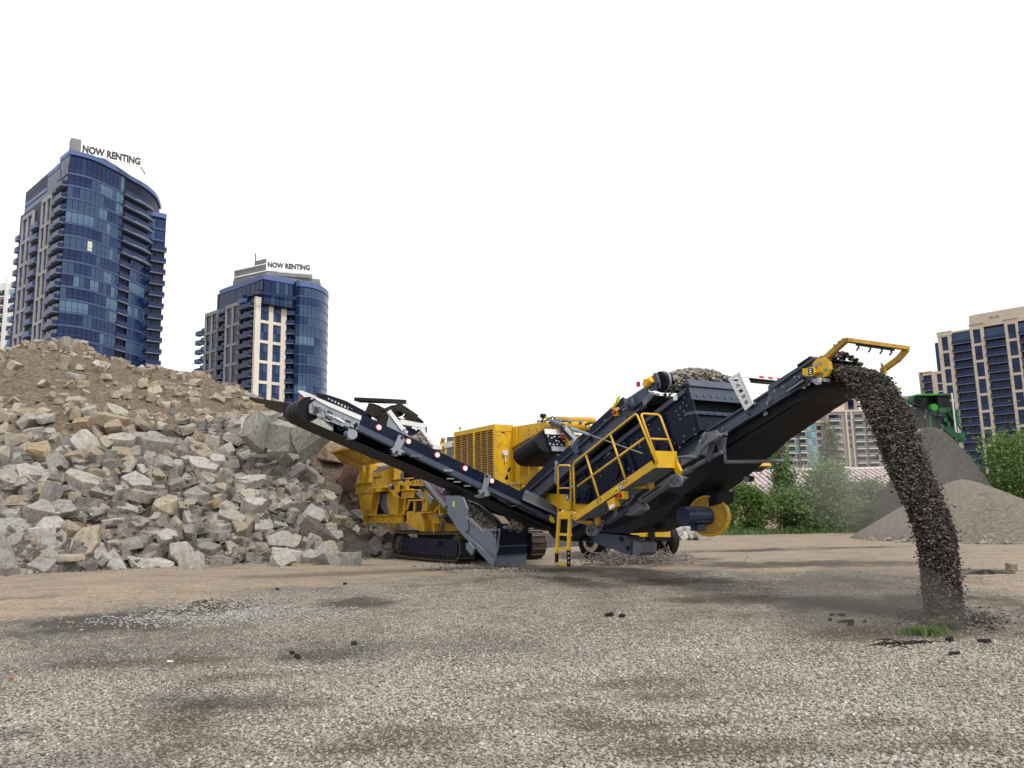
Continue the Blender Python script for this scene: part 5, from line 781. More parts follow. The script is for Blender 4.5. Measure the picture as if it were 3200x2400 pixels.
for k, dv in enumerate((.0, .05)):
    mb = MB(); mb.extr([(sU - .04, dm.y, dm.z - rD), (sU - .04, -2.0, lt_(-2.0, -.62 - .05 * k)), (sU - .04, v1s, lt_(v1s, -.55)), (sU - .04, v1s, lt_(v1s, -.57)), (sU - .04, -2.0, lt_(-2.0, -.64 - .05 * k)), (sU - .04, dm.y, dm.z - rD - .02)], [(sU - wdt + .04, dm.y, dm.z - rD), (sU - wdt + .04, -2.0, lt_(-2.0, -.62 - .05 * k)), (sU - wdt + .04, v1s, lt_(v1s, -.55)), (sU - wdt + .04, v1s, lt_(v1s, -.57)), (sU - wdt + .04, -2.0, lt_(-2.0, -.64 - .05 * k)), (sU - wdt + .04, dm.y, dm.z - rD - .02)])
    if k == 0: mb.build('return_belt', DARK, sc_)
mb = MB(); mb.cyl((sU - .05, dm.y, dm.z), (sU - wdt + .05, dm.y, dm.z), rD, 26); mb.build('head_drum', BLK, sc_)
for k in (.3, .62): mb = MB(); mb.cyl((sU - k, dm.y, dm.z), (sU - k - .03, dm.y, dm.z), rD + .006, 26); mb.build('drum_groove', DARK, sc_)
hd = part('head_plate', sc_)
PUx = lambda name, pts, u, d, m, par: MB().pu(pts, u, d).build(name, m, par)
PUx('side_plate', [(-5.98,4.11),(-5.84,4.24),(-5.54,4.1),(-4.73,3.8),(-4.74,3.73),(-4.81,3.54),(-4.92,3.54),(-5.46,3.74),(-5.52,3.73),(-5.79,3.84),(-5.8,3.87),(-5.91,3.89),(-5.98,3.92)], sU + .02, .04, GALV, hd); PUx('cover_flange', [(-5.83,4.3),(-4.7,3.91),(-4.72,3.8),(-4.82,3.83),(-5.54,4.1),(-5.84,4.24)], sU + .06, .03, WHT, hd); mb = MB(); q = [(3.85,-5.93,4.24),(3.85,-5.84,4.3)]; mb.bar((q[0][0] - .2, q[0][1], q[0][2]), (q[1][0], q[1][1], q[1][2]), .05, .05); mb.build('cover_corner', WHT, hd)
PUx('bearing_block', [(-5.9,4.1),(-5.78,4.05),(-5.68,4.02),(-5.68,3.99),(-5.76,3.86),(-5.95,3.94)], sU + .06, .03, GALD, hd); mb = MB(); q = [(3.9,-5.82,3.99)][0]; mb.box((sU + .09, q[1] - .05, q[2] - .06), (sU + .12, q[1] + .05, q[2] + .07)); mb.build('shaft_end', TRK, hd)
for q in [(-5.87,4.13),(-5.69,4.06),(-5.95,3.95),(-5.77,3.88),(-5.59,4),(-5.65,3.86),(-5.56,3.91),(-5.4,3.85),(-5.13,3.82),(-5.19,3.67),(-5.51,3.9)]: bolt(hd, (sU + .07, q[0], q[1]), 'u', .045, GALV)
for a, b in ([(-5.56,3.99),(-5.42,3.93)], [(-5.1,3.79),(-4.96,3.74)], [(-5.14,3.65),(-5.02,3.6)], [(-5.61,3.85),(-5.45,3.78)]): mb = MB(); mb.bar((sU + .065, *a), (sU + .065, *b), .03, .03, (1, 0, 0)); mb.build('slot', DARK, hd)
a, b = [(-5.34,3.83),(-5.13,3.73)]; mb = MB(); mb.cyl((sU + .08, *a), (sU + .08, *b), .03, 8); c = [(-5.51,3.9)][0]; mb.cyl((sU + .08, *c), (sU + .08, *a), .02, 8); mb.build('tension_screw', WHT, hd)
for q in [(-4.81,3.71),(-4.86,3.68),(-4.81,3.66),(-4.85,3.63)]: mb = MB(); mb.cyl((sU + .055, *q), (sU + .064, *q), .035, 10); mb.build('port_hole', DARK, hd)
mb = MB(); q = [(-4.92,3.46)][0]; mb.cyl((sU - .2, *q), (sU + .08, *q), .13, 10); mb.build('snub_roller', GALV, sc_)
mb = MB(); mb.tube([(3.8,-5.27,3.65),(3.8,-5.2,3.54),(3.8,-5.08,3.59)], .025, 6); mb.build('guard_wire', DARK, sc_)
RIM = plain('idler_red_ring', (.35, .03, .04), .5); WID = plain('idler_end_cap', (.85, .82, .80), .5)
for q in [(-4.23,3.65),(-3.44,3.33),(-2.64,3.01),(-1.84,2.68),(-1.05,2.36)]:
    io_ = part('idler_end', sc_); mb = MB(); mb.cyl((sU - .3, *q), (sU + .03, *q), .085, 14); mb.build('red_ring', RIM, io_); mb = MB(); mb.cyl((sU + .03, *q), (sU + .05, *q), .062, 14); mb.build('end_cap', WID, io_)
for i, (poly, foot) in enumerate((([(-3.92,3.22),(-3.77,3.22),(-3.67,3.19),(-3.69,3.13),(-3.59,3.03),(-3.6,2.98),(-3.64,2.98),(-3.96,3.05),(-3.96,3.08),(-3.87,3.15)], [(-3.88,3.01),(-3.7,2.98),(-3.76,2.95),(-3.83,2.96)]), ([(-1.29,2.53),(-1.21,2.54),(-1.11,2.48),(-1.25,2.15),(-1.17,2),(-1.19,1.94),(-1.3,1.95),(-1.53,2.06),(-1.51,2.12),(-1.41,2.13)], [(-1.45,2.03),(-1.25,1.95),(-1.36,1.92),(-1.43,1.95)]))):
    if i == 0: poly = [(-3.92,3.46),(-3.79,3.47),(-3.55,3.35),(-3.53,3.24),(-3.71,3.07),(-3.59,3.04),(-3.6,2.98),(-3.92,2.99),(-3.97,3.08),(-3.82,3.17)]
    if i == 0: poly = [(x, y) for x, y in [(-3.74,3.48),(-3.65,3.46),(-3.58,3.38),(-3.59,3.3),(-3.69,3.14),(-3.59,3.06),(-3.6,2.98),(-3.7,2.98),(-3.95,3.04),(-3.96,3.11),(-3.87,3.18)]]
    bk = part('link_bracket', sc_); PUx('bracket_plate', poly, sU + .09, .04, GALV, bk); PUx('bracket_foot', foot, sU + .08, -.3, GALV, bk)
    c = (sum(p[0] for p in poly) / len(poly), sum(p[1] for p in poly) / len(poly))
    for q in (([(-4,3.34),(-3.95,3.07),(-3.8,3.05),(-3.64,3.01)][1:] + [(-3.66,3.41)]) if i == 0 else [(-1.26,2.48),(-1.53,2.07),(-1.37,2.03),(-1.23,1.95)]): bolt(bk, (sU + .13, *q), 'u', .035, DARK)
for q in [(-3.14,2.97),(-2.24,2.62),(-3.15,2.97)]: mb = MB(); mb.box((sU + .03, q[0] - .25, q[1] - .03), (sU + .1, q[0], q[1] + .03)); mb.build('channel_tab', GALV, sc_)
for q in [(-2.3,2.41),(-2.1,2.33),(-1.81,2.23)]: mb = MB(); mb.box((sU + .06, q[0] - .1, q[1] - .015), (sU + .085, q[0] + .1, q[1] + .015)); mb.build('worn_edge', GALV, sc_)
PUx('tail_chute', [(-0.0356,2.12),(0.745,1.8),(0.717,1.74),(0.982,1.63),(0.976,1.46),(-0.105,1.84),(-0.152,1.91)], sU + .1, .04, GALD, sc_); PUx('chute_lip', [(-0.184,1.91),(0.942,1.48),(0.94,1.42),(-0.161,1.85)], sU + .12, .05, GALV, sc_)
PUx('tail_plate', [(0.671,1.46),(1,1.42),(0.982,1.23),(0.616,1.36)], sU + .06, .06, NAVG, sc_)
for q in [(0.743,1.37),(0.81,1.32)]: mb = MB(); mb.pu([(q[0] - .07, q[1] - .08), (q[0] + .07, q[1] - .1), (q[0] + .0, q[1] + .08)], sU + .12, .006); mb.build('warning_label', YELP, sc_)
for q in [(-0.0456,2.04),(0.285,1.91),(0.646,1.77),(0.705,1.66)]: bolt(sc_, (sU + .14, *q), 'u', .03, GALV)
mb = MB(); mb.tube(rounded([(3.9,-0.921,1.87),(3.9,-0.686,1.77),(3.9,-0.569,1.68),(3.9,-0.449,1.68),(3.9,-0.303,1.7),(3.9,-0.375,1.76),(3.9,-0.567,1.79)], .1), .022, 7); mb.build('hose', BLK, sc_); mb = MB(); mb.tube(rounded([(3.85,-1.1,2.06),(3.85,-0.771,1.93),(3.85,-0.295,1.75),(3.85,0.313,1.47)], .2), .02, 7); mb.build('hose', BLK, sc_)
PUx('tail_frame', [(-0.32,1.79),(0.927,1.36),(1.23,1.2),(1.23,0.991),(0.662,1.13),(-0.326,1.55)], 3.4, -.5, DARK, sc_)
PUx('motor_cover', [(-1.86,2.18),(-1.25,2.15),(-1.06,2.07),(-1.25,2.01),(-1.97,2.02)], 3.2, -.5, DARK, sc_)
# galvanised stone hopper behind the side conveyor
gh = part('stone_hopper'); gU = 1.2
PUx('wing_plate', [(-2.86,4.22),(-2.82,4.39),(-2.38,3.92),(-2.44,3.8),(-2.93,3.96)], 1.2, .05, GALV, gh); a, b = [(1.25,-2.87,4.43),(1.25,-2.44,3.92)]; mb = MB(); mb.bar(a, b, .09, .12); mb.build('wing_edge', WHT, gh); PUx('side_panel', [(-2.33,3.93),(-2.16,3.79),(-2.01,3.57),(-2.16,3.56)], 1.0, .05, GALV, gh)
PUx('back_panel', [(-2.03,4.04),(-1.51,4.02),(-1.56,3.83),(-2.01,3.84)], .6, .05, NAVY, gh); a, b = [(0.7,-2.28,4.21),(0.7,-1.45,4.1)]; mb = MB(); mb.bar(a, b, .1, .14); mb.build('top_rail', WHT, gh); PUx('right_panel', [(-1.65,4),(-1.3,3.56),(-1.35,3.46),(-1.59,3.55),(-1.76,3.9)], .8, .06, GALV, gh); a, b = [(0.9,-1.7,4.01),(0.9,-1.28,3.49)]; mb = MB(); mb.bar(a, b, .08, .1); mb.build('panel_edge', WHT, gh); a, b = [(0.9,-1.53,4.07),(0.9,-1.53,3.86)]; mb = MB(); mb.bar(a, b, .04, .04); mb.build('hopper_post', GALD, gh); a, b = [(0.95,-1.66,3.47),(0.95,-1.08,3.47)]; mb = MB(); mb.bar(a, b, .12, .12); mb.build('front_rail', WHT, gh)
PUx('front_panel', [(-1.55,3.42),(-1.05,3.42),(-1.1,3.08),(-1.4,3.17)], .9, .06, GALD, gh)
for q in [(0.85,-2.22,4.01),(0.85,-1.84,3.99),(0.85,-2.14,3.9),(0.85,-1.3,3.51)]: bolt(gh, q, 'u', .04, WHT)
# stockpile-side fines conveyor with the low loading box
fc = part('fines_conveyor'); fV = .1
GB = GALB
PV('tip_plate', [(-3.41,3.11),(-2.77,2.94),(-2.82,2.87),(-2.98,2.8)], fV - .02, .04, GALV, fc); PV('upper_side', [(-2.92,2.78),(-2.66,2.92),(-1.88,2.71),(-0.752,2.11),(-0.803,1.93),(-0.983,1.7),(-0.83,1.59)], fV, .05, GB, fc)
PV('lower_flange', [(-2.89,2.81),(-2.78,2.84),(-0.943,1.8),(-0.993,1.7)], fV - .1, .1, GALB, fc); PV('edge_strip', [(-1.86,2.71),(-1.78,2.71),(-0.697,2.12),(-0.761,2.1)], fV - .03, .05, WHT, fc)
PV('gusset', [(-0.714,2.09),(0.155,2.07),(0.479,1.67),(0.407,1.43),(0.519,1.07),(0.352,0.968),(0.103,1.01),(-0.813,1.58)], fV - .06, .05, GB, fc); PV('lower_side', [(0.371,1.38),(0.509,1.4),(1.32,0.99),(1.4,1.06),(2.18,0.638),(2.08,0.388),(1.96,0.00561),(0.0827,0.928)], fV, .05, GB, fc); PV('bottom_flange', [(-0.813,1.59),(-0.604,1.6),(0.215,1.01),(2.13,0.203),(2.03,0.0106),(0.101,0.948)], fV - .1, .08, GALB, fc)
PV('edge_strip', [(0.417,1.38),(0.554,1.4),(1.39,1),(1.31,0.976)], fV - .04, .06, GALV, fc)
PV('bracket', [(0.635,0.658),(0.797,0.687),(1.12,0.502),(0.972,0.306),(0.604,0.499)], fV - .2, .05, GALB, fc); PV('bracket', [(-2.14,2.21),(-1.76,2.07),(-1.71,2.03),(-1.88,1.84),(-2.02,1.97),(-2.18,2.08)], fV - .15, .05, GALB, fc); PV('post_bracket', [(0.0524,2.07),(0.688,2.04),(0.673,1.88),(0.328,1.87)], fV + .1, .06, GALB, fc)
for q in [(-0.518,2.05),(-0.342,2.07),(0.142,1.91),(0.253,1.87),(0.082,1.76),(0.166,1.74),(-0.0032,1.75),(0.335,1.81),(0.334,1.31),(0.332,1.22),(0.4,1.05),(0.595,1.22),(0.755,1.15),(1.41,0.96),(-0.184,1.32),(-2.52,2.71),(-1.99,2.7),(-1.79,2.56),(-1.42,2.34),(-1.06,2.13),(1.82,0.387),(1.64,0.246),(1.95,0.0876)]: bolt(fc, (q[0], fV - .01, q[1]), 'v', .028, GALV)
mb = MB(); q = [(1.9,0.05,0.263)][0]; mb.cyl((q[0], fV - .015, q[2]), (q[0], fV, q[2]), .045, 10); mb.build('slot_hole', DARK, fc); q = [(-0.396,1.84)][0]; decal('warning_label', q, [(-.08, -.07), (.06, -.1), (.09, .06), (-.05, .09)], fV - .062, YELP, fc)
text('lettering', 'Keestrack', REDP, fc, ([(-1.81,2.36)][0][0], fV - .006, [(-1.81,2.36)][0][1]), ([(-1.03,1.91)][0][0] - [(-1.81,2.36)][0][0], 0, [(-1.03,1.91)][0][1] - [(-1.81,2.36)][0][1]), (.62, 0, .78), .13, 1., .02, .004, fit=True)
fw_ = 1.0
PV('far_side', [(-3.65,2.72),(-2.59,2.21),(-0.889,1.81),(0.158,1.41),(0.828,1.04),(0.612,0.777),(-0.563,1.25)], fV + fw_ + .1, .05, GALD, fc)
mb = MB(); a, b, c = [(-2.86,2.56)][0], [(-0.514,1.4)][0], [(1.38,0.71)][0]; mb.extr([(a[0], fV + .05, a[1]), (a[0], fV + fw_, a[1]), (a[0], fV + fw_, a[1] - .08), (a[0], fV + .05, a[1] - .08)], [(c[0], fV + .05, c[1]), (c[0], fV + fw_, c[1]), (c[0], fV + fw_, c[1] - .08), (c[0], fV + .05, c[1] - .08)]); mb.build('belt', BLK, fc)
uE = [(2.09,0.61)][0][0]; q1, q2, q3, q4, q5, q6 = [p[1] for p in [(0.331,1.08),(0.232,0.578),(0.19,0.375),(0.178,0.336),(0.134,0.00243),(1.31,0.909)]]
eb_ = lambda name, w0, w1, du0, du1, va, vb, m: MB().extr([(uE + du0, va, w0), (uE + du0, vb, w0), (uE - .12, vb, w0), (uE - .12, va, w0)], [(uE + du1, va, w1), (uE + du1, vb, w1), (uE - .12, vb, w1), (uE - .12, va, w1)]).build(name, m, fc)
wa_ = [(2.18,0.601)][0][1]; vE = fV + 1.02
MB().extr([(uE, fV, wa_), (uE, vE, wa_), (uE + .06, vE + .08, wa_ + .62), (uE + .06, fV - .0, wa_ + .62)], [(uE - .04, fV, wa_), (uE - .04, vE, wa_), (uE + .02, vE + .08, wa_ + .62), (uE + .02, fV, wa_ + .62)]).build('box_end_panel', NAVY, fc)
MB().box((uE - .06, fV + .02, wa_ - .26), (uE + .0, vE - .02, wa_ - .02)).build('box_mid_panel', NAVY, fc); MB().box((uE - .08, fV, wa_ - .04), (uE + .03, vE, wa_)).build('box_rail', NAVG, fc); MB().box((uE - .08, fV, wa_ - .3), (uE + .03, vE, wa_ - .26)).build('box_rail', NAVG, fc)
wz = [(1.99,0.00668)][0][1]
MB().extr([(uE - .03, fV - .02, wa_ - .3), (uE - .03, vE, wa_ - .3), (uE - .1, vE, wa_ - .36), (uE - .1, fV - .02, wa_ - .36)], [(uE - .06, fV - .02, wz + .02), (uE - .06, vE, wz + .02), (uE - .2, vE, wz + .02), (uE - .2, fV - .02, wz + .02)]).build('box_bottom', GALB, fc)
mb = MB(); mb.holes([(1.31,1.01),(1.39,1.07),(2.28,1.09),(2.12,0.599),(2.07,0.586)], [[(1.66,1.02),(2.22,1.03),(2.12,0.721)]], fV + .01, .04); mb.build('box_side', GALB, fc); PV('box_far_side', [(0.105,1.44),(0.752,1.07),(2.26,0.919),(2.13,0.549),(0.811,0.571)], vE + .06, .04, NAVY, fc)
mb = MB(); mb.box((uE - 1.5, fV + .06, wa_ + .02), (uE - .08, vE, wa_ + .06)); mb.build('box_floor', DARK, fc)
PV('rear_shield', [(-1.05,1.93),(0.563,1.76),(1.17,1.38),(1.58,1.56),(1.66,1.18),(1.16,1.05),(0.552,1.41),(-1.06,1.65)], 1.3, .6, DARK, fc)
# stones and fines that ride on the belts
def heap_stuff(name, n, sampler, s0, s1, m, label, flat=.8):
    mb = MB(); O6 = [(1, 0, 0), (-1, 0, 0), (0, 1, 0), (0, -1, 0), (0, 0, 1), (0, 0, -1)]; OF = [(0, 2, 4), (2, 1, 4), (1, 3, 4), (3, 0, 4), (2, 0, 5), (1, 2, 5), (3, 1, 5), (0, 3, 5)]
    for _ in range(n):
        p = Vector(sampler()); s = rnd.uniform(s0, s1); M = Matrix.Rotation(rnd.uniform(0, 6.3), 3, 'Z') @ Matrix.Rotation(rnd.uniform(-1, 1), 3, 'X'); sx = rnd.uniform(.8, 1.5)
        mb.add([tuple(p + M @ Vector((a * s * sx * rnd.uniform(.7, 1.1), b * s * rnd.uniform(.7, 1.1), c * s * flat * rnd.uniform(.6, 1.1)))) for a, b, c in O6], OF)
    o = obj(name, mb.v, mb.f, m, None, False, False); o.location = (OX, OY, 0); o.rotation_euler = (0, 0, R(-58)); return tag(o, label, None, None, 'stuff')
CRUSH = loose_mat('crushed_stone_dark', [(.028, .025, .021), (.058, .051, .043), (.10, .09, .076), (.29, .265, .23)], 22.)
CRUSH2 = loose_mat('crushed_stone_grey', [(.10, .092, .08), (.22, .205, .175), (.36, .33, .285), (.48, .44, .385)], 14.)
hp_ = [(8.21,4.7),(8.54,4.74),(9.17,4.59),(9.56,4.48),(9.79,4.28)]; pk = [(9.1,0.407,4.5),(9.1,0.785,4.61),(9.1,1.53,4.63),(9.1,1.92,4.45)]
def s_top():
    v = rnd.uniform(.8, 2.35); u = rnd.uniform(8.5, 9.35); t = (v - .75) / 1.65; crown = interp([(0, 4.32), (.12, 4.62), (.3, 4.72), (.7, 4.72), (.88, 4.62), (1, 4.35)], t); return u, v, crown - .35 * abs(rnd.gauss(0, .5)) - .5 * max(0, u - 9.0)
heap_stuff('crushed_stone', 1500, s_top, .035, .075, CRUSH2, 'crushed stone heaped on top of the screen')
def s_fines():
    a, b = Vector((-1.9, 0, 2.2)), Vector((1.5, 0, .62)); t = rnd.random(); p = a.lerp(b, t); return p.x, rnd.uniform(.2, 1.05), p.z + rnd.uniform(-.02, .12)
heap_stuff('crushed_stone', 500, s_fines, .03, .06, CRUSH2, 'crushed stone riding on the galvanised low conveyor')
def s_hop(): q = Vector(rnd.choice([(0.9,-1.98,3.67),(0.9,-1.86,3.58),(0.9,-1.71,3.52),(0.9,-1.86,3.7),(0.9,-1.91,3.48)])); return q.x + rnd.gauss(0, .15), q.y + rnd.gauss(0, .12), q.z + rnd.gauss(0, .06)
heap_stuff('crushed_stone', 160, s_hop, .04, .1, CRUSH2, 'pale stones lying in the galvanised hopper')
def s_low(): q = Vector(rnd.choice([(2.6,0.403,1.17),(2.6,0.493,1.26),(2.6,0.55,1.21),(2.6,0.43,1.09),(2.6,0.315,1.12)])); return q.x + rnd.gauss(0, .1), q.y + rnd.gauss(0, .1), q.z + rnd.gauss(0, .06)
heap_stuff('crushed_stone', 120, s_low, .04, .08, CRUSH2, 'stones caught below the side conveyor tail')
# falling stream of crushed asphalt
st_c = [(12.7,4.07),(13,3.94),(13.2,3.8),(13.5,3.25),(13.7,2.65),(13.8,2.21),(14,1.65),(14.2,1.02),(14.2,0.478),(14.2,-0.0743),(14.2,-0.5)]
def stream_at(t):
    k = t * (len(st_c) - 1); i = min(int(k), len(st_c) - 2); f = k - i; return lerp2(st_c[i], st_c[i + 1], f)
def s_stream():
    t = rnd.random() ** .9; u, w = stream_at(t); hw = interp([(0, .68), (.2, .64), (.45, .52), (.7, .43), (1, .37)], t); th = interp([(0, .1), (.15, .2), (.5, .2), (1, .2)], t)
    a = rnd.uniform(0, 2 * PI); r_ = math.sqrt(rnd.random()) * (1 + (.5 * rnd.random() ** 2 if rnd.random() < .1 else 0)); return u + math.cos(a) * r_ * th * (1.3 if t > .2 else 1), 1.55 + math.sin(a) * r_ * hw, w + rnd.uniform(-.1, .1)
heap_stuff('falling_gravel', 42000, s_stream, .012, .032, CRUSH, 'dark crushed asphalt pouring off the main conveyor to the ground')
core = []
for i in range(12): t = .08 + .92 * i / 11; u, w = stream_at(t); hw = interp([(0, .48), (.45, .36), (1, .22)], t); core.append([(u + math.cos(a) * .12, 1.55 + math.sin(a) * hw, w) for a in [2 * PI * k / 10 for k in range(10)]])
cv = [p for r_ in core for p in r_]; cf = [(i * 10 + k, i * 10 + (k + 1) % 10, i * 10 + 10 + (k + 1) % 10, i * 10 + 10 + k) for i in range(11) for k in range(10)]
fg = bpy.data.objects['falling_gravel']; _c = bmesh.new(); _c.from_mesh(fg.data); _vs = [_c.verts.new(p) for p in cv]
for f in cf: _c.faces.new([_vs[i] for i in f])
_c.to_mesh(fg.data); _c.free()
def s_belt():
    u = rnd.uniform(10.2, 12.75); v = rnd.uniform(1.05, 2.15); return u, v, ly(min(u, 12.6), .0) + .22 * (1 - ((v - 1.6) / .62) ** 2) + rnd.uniform(-.06, .03) - .25 * max(0, u - 12.6)
heap_stuff('crushed_stone', 1300, s_belt, .03, .06, CRUSH, 'dark crushed asphalt riding on the main conveyor')

# ---------------- buildings ----------------
G0 = plain('glass_navy', (.005, .016, .066), .12, 0, .28, .1, .3); G1 = plain('glass_blue', (.010, .028, .092), .12, 0, .28, .1, .3); G2 = plain('glass_slate', (.034, .068, .135), .15, 0, .28, .1, .3); G3 = plain('glass_pale', (.085, .15, .225), .2, 0, .25, .1, .3)
GD = plain('glass_dark', (.006, .010, .032), .12, 0, .3, .1, .3); BLIND = plain('window_blind', (.55, .58, .45), .7, 0, .2)
SPAN = plain('spandrel_blue', (.040, .066, .165), .4, 0, .35, .1, .3); SPANL = plain('parapet_blue', (.075, .12, .28), .4, 0, .35, .1, .3); CORE = plain('curtain_wall_core', (.006, .011, .04), .5, 0, .2)
SLABB = plain('balcony_slab_blue_grey', (.15, .18, .26), .7, 0, .2, .1, .3); BRAIL = plain('balcony_glass_rail', (.012, .022, .072), .2, 0, .25, .1, .3); BSOF = plain('balcony_soffit', (.09, .11, .17), .8, 0, .2)
PREC = plain('precast_pale', (.62, .57, .50), .85, 0, .2, .06, .2); PRECG = plain('precast_grey_shaded', (.34, .335, .36), .85, 0, .2, .1, .4); MECH = plain('penthouse_grey', (.22, .22, .235), .8, 0, .2, .08, .3); MECHW = plain('penthouse_white', (.93, .93, .93), .7, 0, .2, .05, .3)  # PRECG is pale precast darkened as left-face shade; also a grey block's wall
SIGNT = plain('sign_letter_grey', (.06, .06, .065), .7); BEIGE = plain('beige_precast', (.54, .47, .385), .85, 0, .2, .08, .3); BEIGED = plain('brown_precast', (.30, .25, .21), .85, 0, .2, .08, .3); TEAL = plain('glass_teal', (.10, .25, .27), .2, 0, .35, .2, .2); TEALL = plain('glass_teal_pale', (.20, .36, .40), .2, 0, .35, .2, .2); WHB = plain('white_precast', (.70, .70, .68), .8, 0, .2, .06, .2); RAILG = plain('rail_grey', (.16, .19, .19), .5, 0, .3)
class Fac:
    """one straight stretch of facade: s runs along it, d out of it"""
    def __init__(s, p, d, parent):
        s.p = Vector((p[0], p[1])); s.d = Vector((d[0], d[1])).normalized(); s.n = Vector((s.d.y, -s.d.x)); s.par = parent
        if s.n.dot(-s.p) < 0: s.n = -s.n
    def pts(s, s0, s1, d0, d1):
        q = lambda a, b: s.p + s.d * a + s.n * b
        return [q(s0, d0), q(s1, d0), q(s1, d1), q(s0, d1)]
    def mb(s, mb, s0, s1, z0, z1, d0, d1):
        P = s.pts(s0, s1, d0, d1); return mb.extr([(p.x, p.y, z0) for p in P], [(p.x, p.y, z1) for p in P])
    def box(s, name, m, s0, s1, z0, z1, d0=0., d1=.2): return s.mb(MB(), s0, s1, z0, z1, d0, d1).build(name, m, s.par)
    def window(s, m, s0, s1, z0, z1, d=.0, mull=1, fm=None, par=None):
        w = s.box('window', m, s0, s1, z0, z1, d, d + .06)
        return w
def prism(name, poly, z0, z1, m, parent): return MB().extr([(x, y, z0) for x, y in poly], [(x, y, z1) for x, y in poly]).build(name, m, parent)
br = random.Random(21)
def balcony(F, s0, s1, z, depth, slab, railm, h=1.1, th=.22):
    b = F.box('balcony', slab, s0, s1, z - th, z, .0, depth); F2 = F
    mb = MB(); F.mb(mb, s0 + .03, s1 - .03, z + .05, z + h, depth - .1, depth - .03)
    for a in (s0 + .03, s1 - .1): F.mb(mb, a, a + .07, z + .05, z + h, .05, depth - .1)
    r = mb.build('railing', railm, b); return b
# --- tall curved blue tower
T1 = thing('glass_tower', 'tall curved blue glass apartment tower with a NOW RENTING rooftop sign', 'tower', (0, 0, 0))
CV = [(-104.7, 180), (-100.9, 183.5), (-98.5, 190.4), (-97.4, 195.8), (-96.1, 201.5), (-96.4, 208.4), (-98.9, 216.8)]
def smooth_chain(C, n):
    out = []
    for i in range(len(C) - 1):
        p0, p1, p2, p3 = [Vector(C[max(0, min(len(C) - 1, i + k))]) for k in (-1, 0, 1, 2)]
        for j in range(n): t = j / n; out.append(.5 * ((2 * p1) + (p2 - p0) * t + (2 * p0 - 5 * p1 + 4 * p2 - p3) * t * t + (3 * p1 - p0 - 3 * p2 + p3) * t ** 3))
    return out + [Vector(C[-1])]
ch1 = smooth_chain(CV, 6)
def chain_len(C): return sum((b - a).length for a, b in zip(C, C[1:]))
def resample(C, step):
    out = [C[0]]; acc = 0; 
    for a, b in zip(C, C[1:]):
        L = (b - a).length; 
        while acc + L >= step: a = a + (b - a).normalized() * (step - acc); out.append(a); L = (b - a).length; acc = 0
        acc += L
    return out
LD = Vector((-14.2, 12.6)).normalized()
def fac_between(a, b, par): return Fac(a, (b[0] - a[0], b[1] - a[1]), par)
FL = [88.5, 83.9] + [80.9 - 3.1 * k for k in range(20)]
full = resample(ch1, 1.28); nseg = len(full) - 1
iK = [0, int(.56 * nseg * .86), 0]; bayA = int(nseg * .40); bayB0 = int(nseg * .50); bayB1 = int(nseg * .73)
backp = [(-112, 222), (-134, 214), (-129, 202.8)]
prism('tower_core', [tuple(p - (p - Vector((-112, 202))).normalized() * .35) for p in full] + backp, 0, 89.0, CORE, T1)
def ring(name, C, z0, z1, off0, off1, m, par):
    mb = MB(); cen = Vector((-113, 203)); o = lambda p, k: p + (p - cen).normalized() * k
    for a, b in zip(C, C[1:]): mb.extr([(*o(a, off0), z0), (*o(b, off0), z0), (*o(b, off1), z0), (*o(a, off1), z0)], [(*o(a, off0), z1), (*o(b, off0), z1), (*o(b, off1), z1), (*o(a, off1), z1)])
    return mb.build(name, m, par)
ring('parapet', full, 88.7, 89.8, -.3, .12, SPANL, T1)
nwin = 0
for k in range(1, len(FL)):
    z1, z0 = FL[k - 1], FL[k]
    if z0 < 26: break
    up = z0 > 68
    ring('spandrel', full[:bayA + 1], z0 - .25, z0 + .3, -.3, .1, SPAN, T1)
    ring('spandrel', full[bayA:bayB0 + 1], z0 - .3, z0 + .0, -2.2 if not up else -.9, .3 if not up else .9, SLABB, T1)
    ring('spandrel', full[bayB0:bayB1 + 1], z0 - .3, z0 + .25, -.3, (.9 if up else .12), SLABB if up else SPAN, T1)
    ring('balcony_rail', full[bayA:bayB0 + 1], z0 + .05, z0 + 1.15, .2 if not up else .75, .26 if not up else .85, BRAIL, T1)
    if up: ring('balcony_rail', full[bayB0:bayB1 + 1], z0 + .25, z0 + 1.2, .75, .85, BRAIL, T1)
    tone = br.random()
    for i in list(range(0, bayA)) + ([] if up else list(range(bayB0, bayB1))):
        F = fac_between(full[i], full[i + 1], T1); L = (full[i + 1] - full[i]).length
        if br.random() < .3: tone = br.random()
        tt = min(1, max(0, tone + br.uniform(-.1, .1))); m = BLIND if (k == 7 and i == 4) else (G0 if tt < .22 else G1 if tt < .52 else G2 if tt < .82 else G3)
        F.window(m, .05, L - .05, z0 + .36, z1 - .3, -.05); nwin += 1
        F.box('transom', SPAN, .02, L - .02, z0 + 1.0, z0 + 1.08, .01, .04)
    ring('mullions', full[bayA:bayB0 + 1], z0, z1 - .3, -2.0, -1.95, GD, T1)
